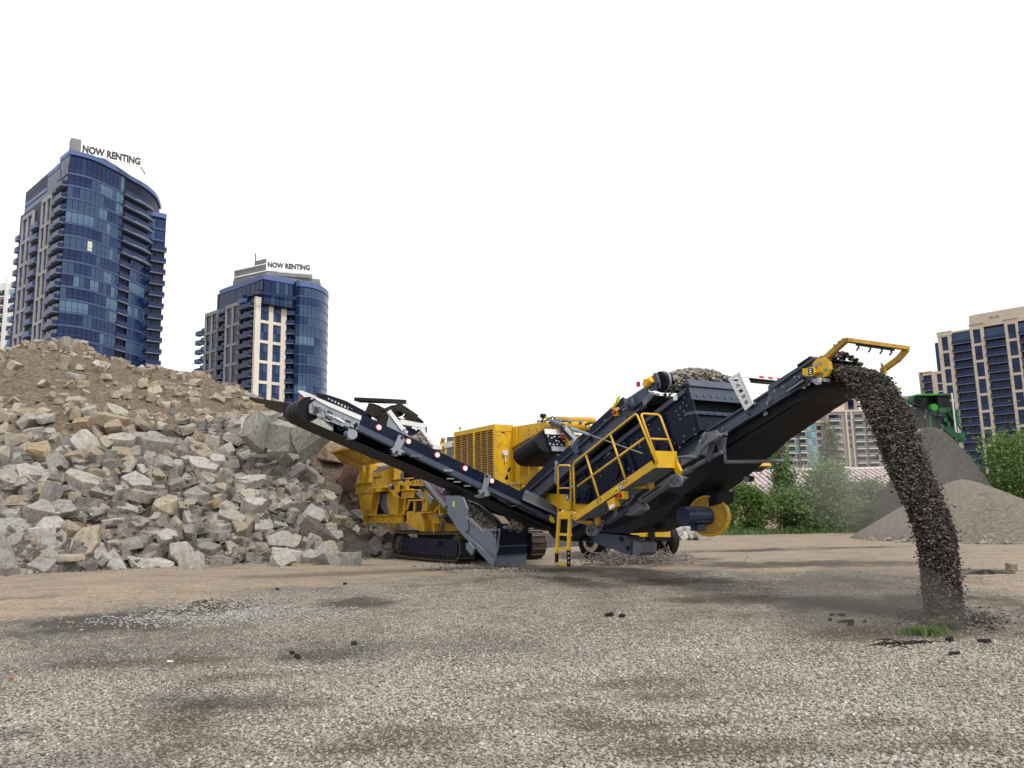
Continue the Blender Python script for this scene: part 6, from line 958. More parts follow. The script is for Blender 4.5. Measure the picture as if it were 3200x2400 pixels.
# right block with balconies
RB = Fac((-93.9, 205.5), (.12, 1), T1); RB2 = Fac((-96.2, 203.2), (.72, .69), T1)
prism('side_block', [(-96.5, 203.5), (-92.9, 206.9), (-95.2, 212), (-98, 215)], 0, 83.5, CORE, T1)
F = fac_between((-96.5, 203.2), (-92.8, 206.7), T1)
F.box('parapet', SPANL, 0, 5.1, 82.3, 83.6, 0, .2)
for k in range(17):
    z = 79 - 3.1 * k
    if z < 24: break
    if k > 1: balcony(F, 1.2, 5.2, z, 1.3, SLABB, BRAIL)
    else: F.box('spandrel', SPAN, 0, 5.1, z - .3, z + .3, 0, .15)
    F.window(G2 if k < 2 else G0, .3, 2.4, z + .35, z + 2.6, .0); F.window(G1 if k < 2 else GD, 2.6, 4.9, z + .35, z + 2.6, .0)
# left face
LF = Fac((-104.7, 180), LD, T1)
LF.box('side_wall', G0, 0, 6.0, 0, 88.9, -.4, -.02); LF.box('parapet', SPANL, 0, 6.2, 88.7, 89.8, -.3, .1); LF.box('parapet', SPANL, 6.2, 14.2, 87.2, 88.2, -.3, .1); LF.box('parapet', SPANL, 14, 30, 83.6, 84.6, -.6, .05); LF.box('side_wall', CORE, 6.0, 33, 0, 82, -.5, -.05); LF.box('upper_wall', G0, 6, 14, 82, 87.6, -.4, 0); LF.box('upper_wall', G0, 14, 30, 80, 84, -.6, -.1)
for k in range(1, len(FL)):
    z = FL[k]
    if z < 26: break
    if k > 1: balcony(LF, .2, 4.6, z, 1.25, SLABB, BRAIL); balcony(LF, 5.0, 8.3, z, .8, SLABB, SPAN)
    else: LF.box('spandrel', SPAN, 0, 6, z - .2, z + .2, 0, .15)
    for (a, b) in ((.3, 2.2), (2.4, 4.5), (5.2, 8.2)): LF.window(GD, a, b, z + .3, z + 2.5, .0)
for (s0, s1, zt, nf) in ((8.6, 15.8, 80.4, 8), (21.6, 29.8, 79.6, 8)):
    LF.box('precast_frame', PRECG, s0, s0 + .75, 20, zt, 0, .5); LF.box('precast_frame', PRECG, s1 - .75, s1, 20, zt, 0, .5); mid = (s0 + s1) / 2; LF.box('precast_frame', PRECG, mid - .4, mid + .4, 20, zt, 0, .5)
    LF.box('precast_frame', PRECG, s0, s1, zt, zt + 1.0, 0, .5)
    for k in range(9):
        zb = zt - 6.2 * (k + 1)
        if zb < 22: break
        LF.box('precast_band', PRECG, s0 + .75, mid - .4, zb - .5, zb + .3, 0, .45); LF.box('precast_band', PRECG, mid + .4, s1 - .75, zb - .5, zb + .3, 0, .45)
        for a, b in ((s0 + .75, mid - .4), (mid + .4, s1 - .75)): LF.window(GD, a + .05, b - .05, zb + .35, zb + 3.1, .1); LF.window(G0, a + .05, b - .05, zb + 3.25, zb + 5.65, .1)
for k in range(17):
    z = 74.8 - 3.1 * k
    if z < 24: break
    balcony(LF, 16.2, 21.2, z, 1.1, SLABB, SPAN); balcony(LF, 30.2, 32.6, z, 1.0, SLABB, SPAN)
prism('penthouse_base', [(-104.0, 184.5), (-101.5, 187), (-100.0, 193), (-99.2, 200), (-108, 204), (-112, 193)], 89, zb_ - .1 if 'zb_' in globals() else 91.5, MECH, T1)
# sign board
sA, sB, sC = Vector([(-104.44,184,91.1)][0]), Vector([(-93.5,192.5,90.2)][0]), Vector([(-94.4,197,89.7)][0]); zs = 96.6
z_b = [[(-104.46,184,91.4)][0][2], [(-95,190,90)][0][2], [(-94.2,196,88.9)][0][2]]
zb_ = z_b[0] - .6
for a, b in ((sA, sB), (sB, sC)): F = fac_between((a.x, a.y), (b.x, b.y), T1); F.box('sign_board', MECHW, 0, ((b - a).xy).length, zb_, zb_ + 3.4, -.3, 0)
F = fac_between((sA.x, sA.y), (sB.x, sB.y), T1); F.box('sign_end', MECH, -2.2, -.05, 89.5, zb_ + 3.4, -2.2, .1)
d1 = Vector((sB.x - sA.x, sB.y - sA.y, 0)); d2 = Vector((sC.x - sB.x, sC.y - sB.y, 0)); n1 = Vector((d1.y, -d1.x, 0)).normalized()
text('sign_lettering', 'NOW RENTING', SIGNT, T1, (sA.x + d1.x * .02 + n1.x * .06, sA.y + d1.y * .02 + n1.y * .06, zb_ + .5), d1 * .96, (0, 0, 1), 1.75, 1., .045, .03, fit=True)
# --- second tower
T2 = thing('glass_tower', 'shorter blue glass tower with pale precast columns and a NOW RENTING sign', 'tower')
WF = Fac((-74.1, 225), (7.0, 7.3), T2); WL = Fac((-74.1, 225), (-15.5, 13.6), T2)
cyl_c = smooth_chain([(-65.2, 234), (-63.1, 230.2), (-59.7, 232), (-57.6, 235.9), (-57, 242), (-58, 247)], 5); cyl_r = resample(cyl_c, 1.25)
prism('tower_core', [(-74.0, 225.4), (-67.1, 232.6), (-66, 234), *[tuple(p + (Vector((-64, 241)) - p).normalized() * .4) for p in cyl_r[2:]], (-62, 256), (-92, 252), (-95.5, 244.6)], 0, 63, CORE, T2)
prism('upper_core', [(-71.7, 225.3), (-64.8, 231.4), (-63.5, 231), (-59.9, 232.6), (-58, 236.2), (-57.4, 242), (-62, 254), (-90, 250), (-92, 243.5), (-77.3, 230)], 63, 71.4, CORE, T2)
def ring2(name, C, z0, z1, off0, off1, m):
    mb = MB(); cen = Vector((-66, 242)); o = lambda p, k: p + (p - cen).normalized() * k
    for a, b in zip(C, C[1:]): mb.extr([(*o(a, off0), z0), (*o(b, off0), z0), (*o(b, off1), z0), (*o(a, off1), z0)], [(*o(a, off0), z1), (*o(b, off0), z1), (*o(b, off1), z1), (*o(a, off1), z1)])
    return mb.build(name, m, T2)
UF = Fac((-71.7, 225), (7.1, 6.1), T2); UL = Fac((-71.7, 225), (-5.6, 4.7), T2)
ring2('parapet', cyl_r, 69.6, 71.2, -.3, .15, SPANL); UF.box('parapet', SPANL, -.2, 9.4, 70.4, 71.9, -.3, .2); UL.box('parapet', SPANL, 0, 24, 70.4, 71.9, -.3, .2)
z = 69.6; k = 0
while z > 30:
    z0 = z - 2.95; ring2('spandrel', cyl_r, z0 - .25, z0 + .2, -.3, .12, SPAN)
    tone = .4
    for i in range(1, len(cyl_r) - 1):
        F = fac_between(cyl_r[i], cyl_r[i + 1], T2); L = (cyl_r[i + 1] - cyl_r[i]).length
        if br.random() < .35: tone = br.random()
        F.window(G1 if tone < .45 else G2 if tone < .85 else G3, .06, L - .06, z0 + .25, z - .3, -.05)
    z = z0
for (a, b) in ((.2, 2.2), (2.35, 3.6), (3.75, 4.9), (5.05, 6.4), (6.5, 7.6), (7.7, 9.0)): UF.window(br.choice((G1, G2, G0)), a, b, 66.3, 70.2, .0); UF.window(br.choice((G1, G2)), a, b, 63.2, 65.8, .0)
UF.box('spandrel', SPAN, 0, 9.2, 65.8, 66.3, 0, .15); UF.box('roof_rail', BRAIL, -2.0, 9.4, 65.4, 66.3, 1.6, 1.7)
for k, (a, b) in enumerate(((.2, 2), (2.2, 4.2), (4.4, 6.6), (9, 11), (11.2, 13.4), (15, 17.4))): UL.window(G0 if k % 2 else G1, a, b, 66.6, 70.2, .0)
balcony(UL, .6, 3.4, 66.3, 1.8, SLABB, BRAIL); balcony(UL, 8.2, 11.0, 66.0, 1.6, SLABB, BRAIL); balcony(UL, 18.0, 21.0, 63.6, 1.6, SLABB, BRAIL); UL.box('upper_wall', G0, 7.0, 24, 63, 70.4, -.2, .0)
# white precast grid on the right-hand face
zt = 65.2; fw2 = 10.1
for a, b in ((0, 1.7), (4.35, 5.75), (8.4, 10.1)): WF.box('precast_pier', PREC, a, b, 22, zt, 0, .55)
WF.box('precast_band', PREC, 1.7, 8.4, zt - 1.5, zt, 0, .55)
z = zt - 1.5
while z > 26:
    for a, b in ((1.7, 4.35), (5.75, 8.4)):
        WF.window(G1, a + .05, (a + b) / 2 - .04, z - 2.55, z - .05, .1); WF.window(br.choice((G1, G2)), (a + b) / 2 + .04, b - .05, z - 2.55, z - .05, .1); WF.window(br.choice((G2, G1)), a + .05, (a + b) / 2 - .04, z - 5.1, z - 2.7, .1); WF.window(G1, (a + b) / 2 + .04, b - .05, z - 5.1, z - 2.7, .1)
        WF.box('precast_band', PREC, a, b, z - 6.0, z - 5.15, 0, .5)
    z -= 5.95
# balcony stack between the grid and the round bay
BS = Fac((-67.0, 232.3), (3.3, .6), T2); BS.box('balcony_wall', CORE, 0, 3.2, 20, 62, -1.5, -1.4); BS.box('parapet', SPANL, 0, 3.2, 61.4, 62.8, -.2, .2)
z = 58.6
while z > 28: balcony(BS, .1, 3.2, z, .9, SLABB, BRAIL); BS.window(GD, .3, 1.6, z + .1, z + 2.4, -1.3); BS.window(G0, 1.7, 3.0, z + .1, z + 2.4, -1.3); z -= 2.95
# left face: precast frames and balconies
for (s0, s1, zt) in ((7.6, 15.7, 64.2), (20.0, 28.0, 64.0)):
    mid = (s0 + s1) / 2
    for a, b in ((s0, s0 + .8), (mid - .35, mid + .35), (s1 - .8, s1)): WL.box('precast_pier', PRECG, a, b, 22, zt, 0, .5)
    WL.box('precast_band', PRECG, s0, s1, zt, zt + 1.1, 0, .5); z = zt
    while z > 27:
        for a, b in ((s0 + .8, mid - .35), (mid + .35, s1 - .8)): WL.window(GD, a + .04, b - .04, z - 2.6, z - .05, .1); WL.window(G0, a + .04, b - .04, z - 5.1, z - 2.75, .1); WL.box('precast_band', PRECG, a, b, z - 6.0, z - 5.15, 0, .45)
        z -= 5.95
WL.box('precast_return', PREC, 0, .1, 22, 65.2, -.3, .1)
for (s0, s1, zt, dp) in ((.5, 7.2, 62.5, 1.2), (16, 19.7, 61, .9), (28.3, 31.6, 58.6, 1.6)):
    z = zt
    while z > 28:
        balcony(WL, s0, s1, z, dp, SLABB, BRAIL if s0 < 20 else SPAN)
        WL.window(GD, s0 + .2, (s0 + s1) / 2 - .1, z + .1, z + 2.4, -.3); WL.window(G0, (s0 + s1) / 2 + .1, s1 - .2, z + .1, z + 2.4, -.3); z -= 2.95
WL.box('setback_parapet', SPANL, 4.4, 7.4, 64.3, 65.5, 0, 1.); WL.box('setback_parapet', SPANL, 16.2, 19.6, 63.6, 64.8, 0, .6)
prism('mechanical_penthouse', [(-75.8, 234), (-72.9, 232), (-58.6, 238), (-60, 246), (-86, 247), (-85.3, 238), (-78.5, 233.5)], 71.4, 74.0, MECH, T2)
MF = fac_between((-73.3, 232), (-60.5, 236.4), T2); MF.box('sign_board', MECHW, 0, 13.6, 75.2, 79.0, -.3, 0); MF.box('sign_base', MECH, 0, 13.6, 73.9, 75.0, -.3, -.02); MF.box('louvre_door', GD, 2.4, 4.6, 71.6, 73.6, 0, .05); MF.box('penthouse_window', G1, 9.0, 9.9, 71.8, 72.9, 0, .05); MF.box('penthouse_window', G1, 10.4, 11.2, 71.8, 72.9, 0, .05)
ML = fac_between((-73.3, 232), (-85.3, 238.5), T2)
for z, m in ((77.2, MECHW), (75.0, MECHW), (73.2, MECHW)): ML.box('white_band', m, 0, 13, z, z + .35, 0, .12)
ML.box('penthouse_wall', MECH, 0, 4.5, 71.5, 79.0, -5, 0); ML.box('penthouse_wall', MECH, 4.6, 13.5, 71.5, 77.6, -5, -.05); ML.box('penthouse_window', GD, 2.2, 4.2, 71.8, 74, 0, .05); ML.box('aerial', SIGNT, 4.7, 4.9, 77.6, 81.5, -.3, -.1)
dd = MF.d; text('sign_lettering', 'NOW RENTING', SIGNT, T2, (-73.3 + dd.x * .4 + MF.n.x * .06, 232 + dd.y * .4 + MF.n.y * .06, 76.4), (dd.x * 12.4, dd.y * 12.4, 0), (0, 0, 1), 1.5, 1., .045, .03, fit=True)
# --- pale block at the left edge
T0 = thing('apartment_block', 'pale white apartment block cut off by the left edge beyond the tall tower', 'building'); X0 = [(-158.38,240,73.9),(-155.88,240,77.5),(-154.14,240,76.9),(-151.61,240,63.6),(-156.31,240,48.6)]
EF = Fac((-166, 262), (1, -.35), T0); pA = EF.p
zz = [(-18.9,84.3),(-9.69,83.3),(-6.3,82.3),(-6.43,84.8),(-2.65,84.1),(1.33,79.7),(-9.49,74.8),(-3.5,74.1)]
sR = zz[2][0]; zr = zz[1][1]
EF.box('main_wall', WHB, zz[0][0] - 12, sR + 14, 0, zr, -14, -.3); EF.box('stair_tower', WHB, sR - .2, zz[4][0] - 3.2, 0, zz[3][1], -8, .5); EF.box('rooftop_block', WHB, zz[4][0] - 3.2, zz[5][0], 0, zz[4][1] - 1.5, -8, -.2)
for k in range(14):
    z = zr - 5.0 - 3.2 * k
    EF.box('balcony', WHB, zz[0][0] - 6, sR - .4, z - .35, z, -.3, .9); EF.box('railing', GD, zz[0][0] - 6, sR - .4, z + .1, z + 1.1, .75, .85)
    for a in range(3): EF.window(GD, sR - 2.6 - a * 2.4, sR - .6 - a * 2.4, z + .1, z + 2.4, -.28)
    EF.box('window', G0 if k % 3 else TEALL, zz[4][0] - 2.6, zz[5][0] - .5, z + .6, z + 2.2, -.19, -.12)
# --- beige tower on the right
T3 = thing('apartment_tower', 'beige and dark blue balconied apartment tower at the right edge', 'tower'); TF = Fac((158.4, 270), (.70, -.714), T3)
cp = [(-10.5,57.2),(-9.28,57.6),(-7.29,57.3),(-6.1,57.1),(-5.94,56.4),(-0.292,56.1),(-0.074,56),(0.795,55.9),(3.11,55.5),(4.1,55.3),(4.29,55.3),(10.3,54.9),(10.4,54.9),(11.3,54.1),(13.6,53.7),(14.3,53.6),(15.4,53.4)]
c = [p[0] for p in cp]; zr = [(-10.1,61.2),(-2.9,61.2),(-0.00815,62.1),(10.4,62)]
zA, zB, zC = zr[0][1], zr[1][1], zr[2][1]
prism('tower_core', [tuple(TF.p + TF.d * a + TF.n * b) for a, b in ((c[0], -1.6), (26, -1.6), (26, -25), (c[0], -25))], 0, zA - 1, CORE, T3)
TF.box('parapet', BEIGE, c[0] - .1, c[3] + .3, zA - 1.2, zA, -.4, .5); TF.box('parapet', BEIGE, c[4], c[5], zB - .6, zB, -1.4, .2)
def pier(a, b, wa, wb, ztop, name='pier'):
    TF.box(name, BEIGE, a, wa, 0, ztop, -1.6, .3); TF.box(name, BEIGE, wb, b, 0, ztop, -1.6, .3); TF.box(name, BEIGE, wa, wb, ztop - 1.5, ztop, -.5, .3); TF.box('cornice', BEIGED, a - .2, b + .2, ztop, ztop + .35, -1.6, .5)
    z = ztop - 1.5
    while z > 8:
        TF.window(G0, wa, wb, z - 2.6, z, -.1); TF.window(br.choice((G1, G0)), wa, wb, z - 4.9, z - 2.7, -.1); TF.box('band', BEIGE, wa, wb, z - 5.75, z - 4.9, -.5, .25); z -= 5.75
pier(c[0], c[3], c[1], c[2], zA); pier(c[6], c[9], c[7], c[8], zC); pier(c[12], c[15], c[13], c[14], zr[3][1]); pier(c[15] + 3.4, c[15] + 6.5, c[15] + 4.2, c[15] + 5.6, zr[3][1])
for (a, b) in ((c[3], c[6]), (c[9], c[12]), (c[15], c[15] + 3.4)):
    z = zB - 4.6
    TF.box('balcony_wall', CORE, a, b, 0, zB - .5, -2.2, -1.5); n_ = 5
    while z > 8:
        balcony(TF, a + .0, b, z, .7, SLABB, BRAIL, 1.05, .2)
        for i in range(3): w0 = a + .3 + (b - a - .5) * i / 3; TF.window(br.choice((G0, GD, GD, G1)), w0, w0 + (b - a) / 3 - .35, z + .2, z + 2.4, -1.45)
        z -= 2.86
    TF.window(G2, a + .1, b - .1, zB - 4.3, zB - .8, -.4)
q = [(-0.328,63.9),(3.89,65.2),(10.3,64.8),(15.5,64.3)]
pc = [tuple(TF.p + TF.d * s_ + TF.n * d_) for s_, d_ in ((q[0][0], -1.2), (q[0][0] + 1.5, -.2), (q[1][0], .2), (q[2][0], .2), (27, .0), (27, -12), (q[0][0], -12))]; prism('penthouse', pc, zC - 1, q[1][1] + .6, BEIGE, T3); prism('penthouse', [tuple(TF.p + TF.d * s_ + TF.n * d_) for s_, d_ in ((q[2][0], -.2), (27, -.2), (27, -10), (q[2][0], -10))], q[1][1] + .6, q[2][1] + .4, BEIGE, T3)
for p in [(6.21,63.9),(7.94,63.8)]: TF.box('vent_grille', BEIGED, p[0], p[0] + 1.3, p[1] - .4, p[1] + .4, .2, .28)
for p in [(7.61,65.8),(9.29,65.8),(11.1,65.7)]: TF.box('roof_pipe', GD, p[0] - .12, p[0] + .12, zC, p[1], -3, -2.8); TF.box('roof_pipe', GD, p[0] - .4, p[0] + .4, p[1], p[1] + .3, -3.1, -2.7)
TF.box('glass_side', G1, c[0] - 1.4, c[0], zA - 20, zA - 3, -3, -.6)
T3b = thing('apartment_wing', 'lower beige stepped wing joined to the left of the balconied tower', 'building'); TF.par = T3b
cw = [(-18.2,47.7),(-16.7,47.5),(-13.8,47.1),(-12.1,46.9),(-10.1,46.6),(-13.7,48)]; w_ = [p[0] for p in cw]; zw = cw[5][1]
TF.box('wing_wall', BEIGED, w_[0], w_[1], 0, zw - .3, -12, -.4); TF.box('wing_core', CORE, w_[1], c[0] - .02, 0, zw - 1, -14, -1.2); TF.box('wing_pier', BEIGE, w_[2], w_[3], 0, zw, -1.5, .2); TF.box('wing_pier', BEIGE, w_[4], c[0] - .03, 0, zw, -1.5, .2); TF.box('wing_parapet', BEIGE, w_[1], w_[2], zw - 1, zw, -1.3, .1); TF.box('wing_parapet', BEIGE, w_[3], w_[4], zw - 1, zw, -1.3, .1); TF.box('wing_roof', BEIGED, w_[0], w_[2], zw, zw + .3, -12, .3)
z = zw - 3.6
while z > 8: balcony(TF, w_[1] - .3, w_[2], z, .7, SLABB, BRAIL); TF.window(G1, w_[1] + .3, w_[2] - .2, z + .2, z + 2.4, -1.15); TF.window(br.choice((G0, G1)), w_[3] + .05, w_[4] - .05, z - .6, z + 2.0, -.1); TF.box('band', BEIGE, w_[3], w_[4], z - 1.0, z - .62, -.5, .2); z -= 2.86
# --- far teal and brown blocks behind the falling gravel
def far_block(label, x0, x1, y, ztop, wall, seed, stacks, name='apartment_block', depth=18, lean=0.):
    T = thing(name, label, 'building'); F = Fac((x0, y), (1, lean), T); L = (x1 - x0); r = random.Random(seed)
    F.box('wall', wall, 0, L, 0, ztop, -depth, 0); F.box('parapet', BEIGE, -.2, L + .2, ztop, ztop + .7, -depth, .3)
    for kind, a, b in stacks:
        z = ztop - 3.6
        while z > 10:
            if kind == 'b': balcony(F, a, b, z, 1.3, WHB, RAILG, 1.0, .3); F.window(GD, a + .2, b - .2, z + .1, z + 2.5, .02)
            elif kind == 't': F.window(r.choice((TEAL, TEAL, TEALL)), a, b, z + .1, z + 2.6, .05)
            elif kind == 'w': F.window(r.choice((G2, TEAL, G1)), a, b, z + .5, z + 2.3, .03)
            elif kind == 'p': pass
            z -= 2.95
        if kind == 'p': F.box('pier', BEIGE, a, b, 0, ztop + .4, 0, .6)
    return T, F
T4, F4 = far_block('brown apartment block with pale piers seen behind the falling gravel', 130.5, 153, 332, 40.5, BEIGED, 5, [('b', 1.2, 5.6), ('w', 5.7, 6.4), ('p', 8.0, 8.7), ('w', 8.8, 10.0), ('p', 10.2, 10.8), ('b', 11.6, 15.4), ('b', 16.4, 20.6)])
F4.box('roof_block', BEIGE, 2.5, 9.0, 40.5, 45.5, -10, -2); F4.box('roof_block', BEIGED, 9.4, 15.5, 40.5, 47.5, -12, -3); F4.box('roof_window', GD, 11, 13.4, 42, 46, -3, -2.9)
far_block('teal glass apartment block in the gap under the main conveyor', 113.5, 130.4, 334, 36.5, BEIGED, 6, [('b', .8, 4.0), ('w', 4.3, 5.6), ('b', 5.8, 8.8), ('t', 9.6, 11.2), ('t', 11.3, 13.0), ('w', 13.6, 15.4)])
far_block('low teal and brown block left of the teal glass block', 92, 113.4, 336, 31, BEIGED, 8, [('t', 2, 4.5), ('b', 6, 10), ('w', 11, 13), ('t', 14, 16.4), ('b', 17, 20.5)])
far_block('grey block with white balconies right of the falling gravel', 153.2, 170, 331, 46, PRECG, 9, [('w', 1, 3.4), ('b', 4.2, 7.6), ('w', 8.2, 10.6), ('b', 11.2, 14.6)])
_, F5 = far_block('small beige rooftop block far behind the gravel stream', 156, 166, 338, 50.5, BEIGE, 10, [('w', 2, 4), ('w', 6, 8)])
# --- low metal roofed building
LB = thing('metal_roof_building', 'low long building with a pale pink standing seam metal roof behind the shrubs', 'building')
ROOF = plain('metal_roof_pink', (.42, .345, .33), .6, .0, .3, .08, .5); WALLP = plain('clapboard_pink', (.40, .26, .225), .8, 0, .2, .1, .5)
LF2 = Fac((15.5, 74), (1, .03), LB); RL = 24
for k in range(9): LF2.box('clapboard', WALLP, 0, RL, .3 * k, .3 * k + .29, -8, -.02 - .02 * (k % 1))
mb = MB(); P = LF2.pts(-.3, RL + .3, .5, -6.5); mb.extr([(P[0].x, P[0].y, 2.75), (P[1].x, P[1].y, 2.75), (P[2].x, P[2].y, 5.1), (P[3].x, P[3].y, 5.1)], [(P[0].x, P[0].y, 2.87), (P[1].x, P[1].y, 2.87), (P[2].x, P[2].y, 5.22), (P[3].x, P[3].y, 5.22)]); mb.build('roof', ROOF, LB)
for k in range(44):
    a = -.2 + k * .56; P = LF2.pts(a, a + .05, .52, -6.5); sl_x = 3.4
    mb = MB(); mb.extr([(P[0].x, P[0].y, 2.88), (P[1].x, P[1].y, 2.88), (P[2].x, P[2].y, 5.23), (P[3].x, P[3].y, 5.23)], [(P[0].x, P[0].y, 2.96), (P[1].x, P[1].y, 2.96), (P[2].x, P[2].y, 5.31), (P[3].x, P[3].y, 5.31)]); mb.build('roof_seam', plain('roof_seam_dark', (.29, .24, .23)) if 'roof_seam_dark' not in MATS else MATS['roof_seam_dark'], LB)
LF2.box('ridge_cap', WHB, -.3, RL + .3, 5.2, 5.4, -6.8, -6.4)
GH = thing('gable_shed', 'pale grey rendered wall end standing beside the metal roofed building', 'shed'); SHM = plain('shed_render', (.50, .48, .47), .85)
g0 = [(27.8,68,3.43),(28.4,68,3.42),(27.9,68,4.7),(28.5,68,4.69)]; MB().extr([(g0[0][0], 68, 0), (g0[1][0], 68, 0), (g0[1][0], 68, g0[3][2]), (g0[0][0], 68, g0[2][2])], [(g0[0][0], 70, 0), (g0[1][0], 70, 0), (g0[1][0], 70, g0[3][2]), (g0[0][0], 70, g0[2][2])]).build('wall', SHM, GH); MB().box((g0[0][0] - .15, 67.9, g0[2][2]), (g0[1][0] + .15, 70.2, g0[2][2] + .12)).build('coping', WHB, GH)

# ---------------- plants ----------------
def leaf_mat(name, cols, scale=2.2):
    t = NT(name); v = t.n('ShaderNodeTexVoronoi', i_Scale=7.); t.l(t.coord(), v.inputs['Vector']); b = t.n('ShaderNodeRGBToBW'); t.l(v.outputs['Color'], b.inputs[0]); n = t.noise(scale, 4)
    c = t.ramp(t.math('ADD', t.math('MULTIPLY', b.outputs[0], .6), t.math('MULTIPLY', n, .4)), [(.2 + .6 * i / (len(cols) - 1), c) for i, c in enumerate(cols)]); t.col(c); t.set(.6, 0, .25)
    tr = t.n('ShaderNodeBsdfTranslucent'); t.l(c, tr.inputs[0]); mx = t.n('ShaderNodeMixShader', i_0=.38); out = t.t.nodes['Material Output']; t.l(t.b.outputs[0], mx.inputs[1]); t.l(tr.outputs[0], mx.inputs[2]); t.l(mx.outputs[0], out.inputs[0]); return t.m
LEAF = leaf_mat('shrub_leaves', [(.05, .085, .03), (.12, .195, .065), (.20, .285, .115), (.33, .41, .23)]); LEAFB = leaf_mat('bright_leaves', [(.05, .10, .022), (.125, .22, .05), (.22, .33, .10)]); LEAFD = leaf_mat('dusty_leaves', [(.06, .085, .04), (.12, .155, .075), (.20, .23, .13)])
BARK = plain('bark', (.12, .095, .07), .9)
def plant(name, label, cat, base, w, d, h, n, leaf, m, group=None, low=.1, clumps=26, seed=1, trunk=.05, spread=.2, taper=0.):
    r = random.Random(seed); T = thing(name, label, cat, base, 0, group); mb = MB(); lim = MB(); cs = []
    for i in range(clumps):
        z = low * h + (1 - low) * h * (i + r.random()) / clumps; t = z / h; rad = (math.sin(PI * min(.98, .18 + .72 * t)) ** .7) * (1 - taper * t); a = r.uniform(0, 2 * PI); k = math.sqrt(r.random()) * .85
        cs.append((Vector((math.cos(a) * w / 2 * rad * k, math.sin(a) * d / 2 * rad * k, z * r.uniform(.94, 1.0))), r.uniform(.6, 1.25)))
    for c, s in cs:
        lim.tube([(0, 0, max(.0, c.z * .35)), (c.x * .5, c.y * .5, c.z * .72), tuple(c)], [trunk * .5, trunk * .35, trunk * .15], 4)
    for _ in range(int(n * .68)):
        c, s = r.choice(cs); sp = spread * h * .5 * s * (1.9 if r.random() < .12 else 1); p = c + Vector((r.gauss(0, sp * w / h), r.gauss(0, sp * d / h), r.gauss(0, sp * .8)))
        if p.z < .03: p.z = abs(p.z) + .03
        L = leaf * r.uniform(.6, 1.4); x = Vector((r.uniform(-1, 1), r.uniform(-1, 1), r.uniform(-.7, .5))).normalized() * L; y = x.cross(Vector((r.uniform(-1, 1), r.uniform(-1, 1), r.uniform(-.2, 1)))).normalized() * L * .55
        mb.add([p - x * .5, p + y * .5, p + x * .5, p - y * .5], [(0, 1, 2, 3)])
    o = obj('crown', mb.v, mb.f, m, T, False, False); lim.tube([(0, 0, -.1), (.03, .02, h * .4), (0, .03, h * .75)], [trunk, trunk * .7, trunk * .3], 6); lim.build('trunk', BARK, T); return T
def gpos(px, py, Y): p = (px - 1600) / 2500 * Y; return (p, Y, 0)
plant('shrub', 'dense mid green shrub right beside the yellow blower drum', 'shrub', gpos(2312, 0, 49), 3.6, 2.4, 3.0, 11000, .17, LEAFB, None, .02, 30, 1)
plant('young_tree', 'tall leafy young tree standing left in the row of shrubs', 'tree', gpos(2428, 0, 50), 2.9, 2.4, 5.6, 12000, .16, LEAF, None, .05, 34, 2, .07, .17, .4)
plant('young_tree', 'dusty pale green young tree with a pointed top in the middle of the shrub row', 'tree', gpos(2590, 0, 53), 2.6, 2.2, 6.6, 8000, .16, LEAFD, None, .08, 34, 3, .07, .15, .55)
plant('shrub', 'broad light leaved shrub in front of the dusty pointed tree', 'shrub', gpos(2560, 0, 48.5), 4.4, 2.6, 3.9, 13000, .17, LEAF, None, .02, 34, 4)
plant('shrub', 'low dark shrub between the two young trees', 'shrub', gpos(2470, 0, 48), 3.2, 2.2, 2.5, 9000, .16, LEAF, None, .02, 26, 5)
plant('shrub', 'dusty shrub just left of the falling gravel', 'shrub', gpos(2705, 0, 50.5), 4.2, 2.4, 2.9, 9000, .17, LEAFD, None, .02, 28, 6)
plant('shrub', 'low bright green bush close to the foot of the falling gravel', 'shrub', gpos(2730, 0, 47.5), 2.6, 1.8, 1.7, 5000, .14, LEAFB, None, .02, 20, 7)
plant('shrub', 'pale dusty shrub behind the falling gravel below the metal roof', 'shrub', gpos(2660, 0, 58), 5.0, 2.4, 3.2, 8000, .18, LEAFD, None, .02, 24, 8)
plant('shrub', 'small green shrub seen under the crusher behind the limestone rocks', 'shrub', gpos(2235, 0, 51), 3.0, 2., 2.2, 6000, .16, LEAFB, None, .02, 20, 9)
plant('leafy_tree', 'bright green bushy tree cut off by the right edge of the view', 'tree', gpos(3185, 0, 46), 5.4, 4.0, 5.4, 19000, .18, LEAFB, None, .03, 44, 10, .1)
plant('shrub', 'green bush between the grey stockpile and the bright tree', 'shrub', gpos(3060, 0, 48), 2.8, 2.2, 3.1, 8000, .16, LEAF, None, .03, 24, 11)
plant('shrub', 'small pale bush growing at the foot of the grey stockpile', 'shrub', gpos(2945, 0, 41.5), 1.6, 1.2, 2.6, 1500, .11, LEAFD, None, .03, 16, 12)
def tuft(label, base, n, h, w, m, seed):
    r = random.Random(seed); mb = MB()
    for _ in range(n):
        x, y = r.gauss(0, w), r.gauss(0, w * .6); a = r.uniform(0, 2 * PI); l = h * r.uniform(.5, 1.2); dx, dy = math.cos(a) * l * .5, math.sin(a) * l * .5; wv = Vector((-math.sin(a), math.cos(a), 0)) * .008
        p0 = Vector((x, y, 0)); p1 = p0 + Vector((dx * .4, dy * .4, l * .7)); p2 = p0 + Vector((dx, dy, l)); mb.add([p0 - wv, p0 + wv, p1 + wv * .8, p1 - wv * .8, p2], [(0, 1, 2, 3), (3, 2, 4)])
    o = obj('grass_tuft', mb.v, mb.f, m, None, False, False); o.location = base; return tag(o, label, 'grass')
q = [(6.13,12.5),(6.68,12.9)]
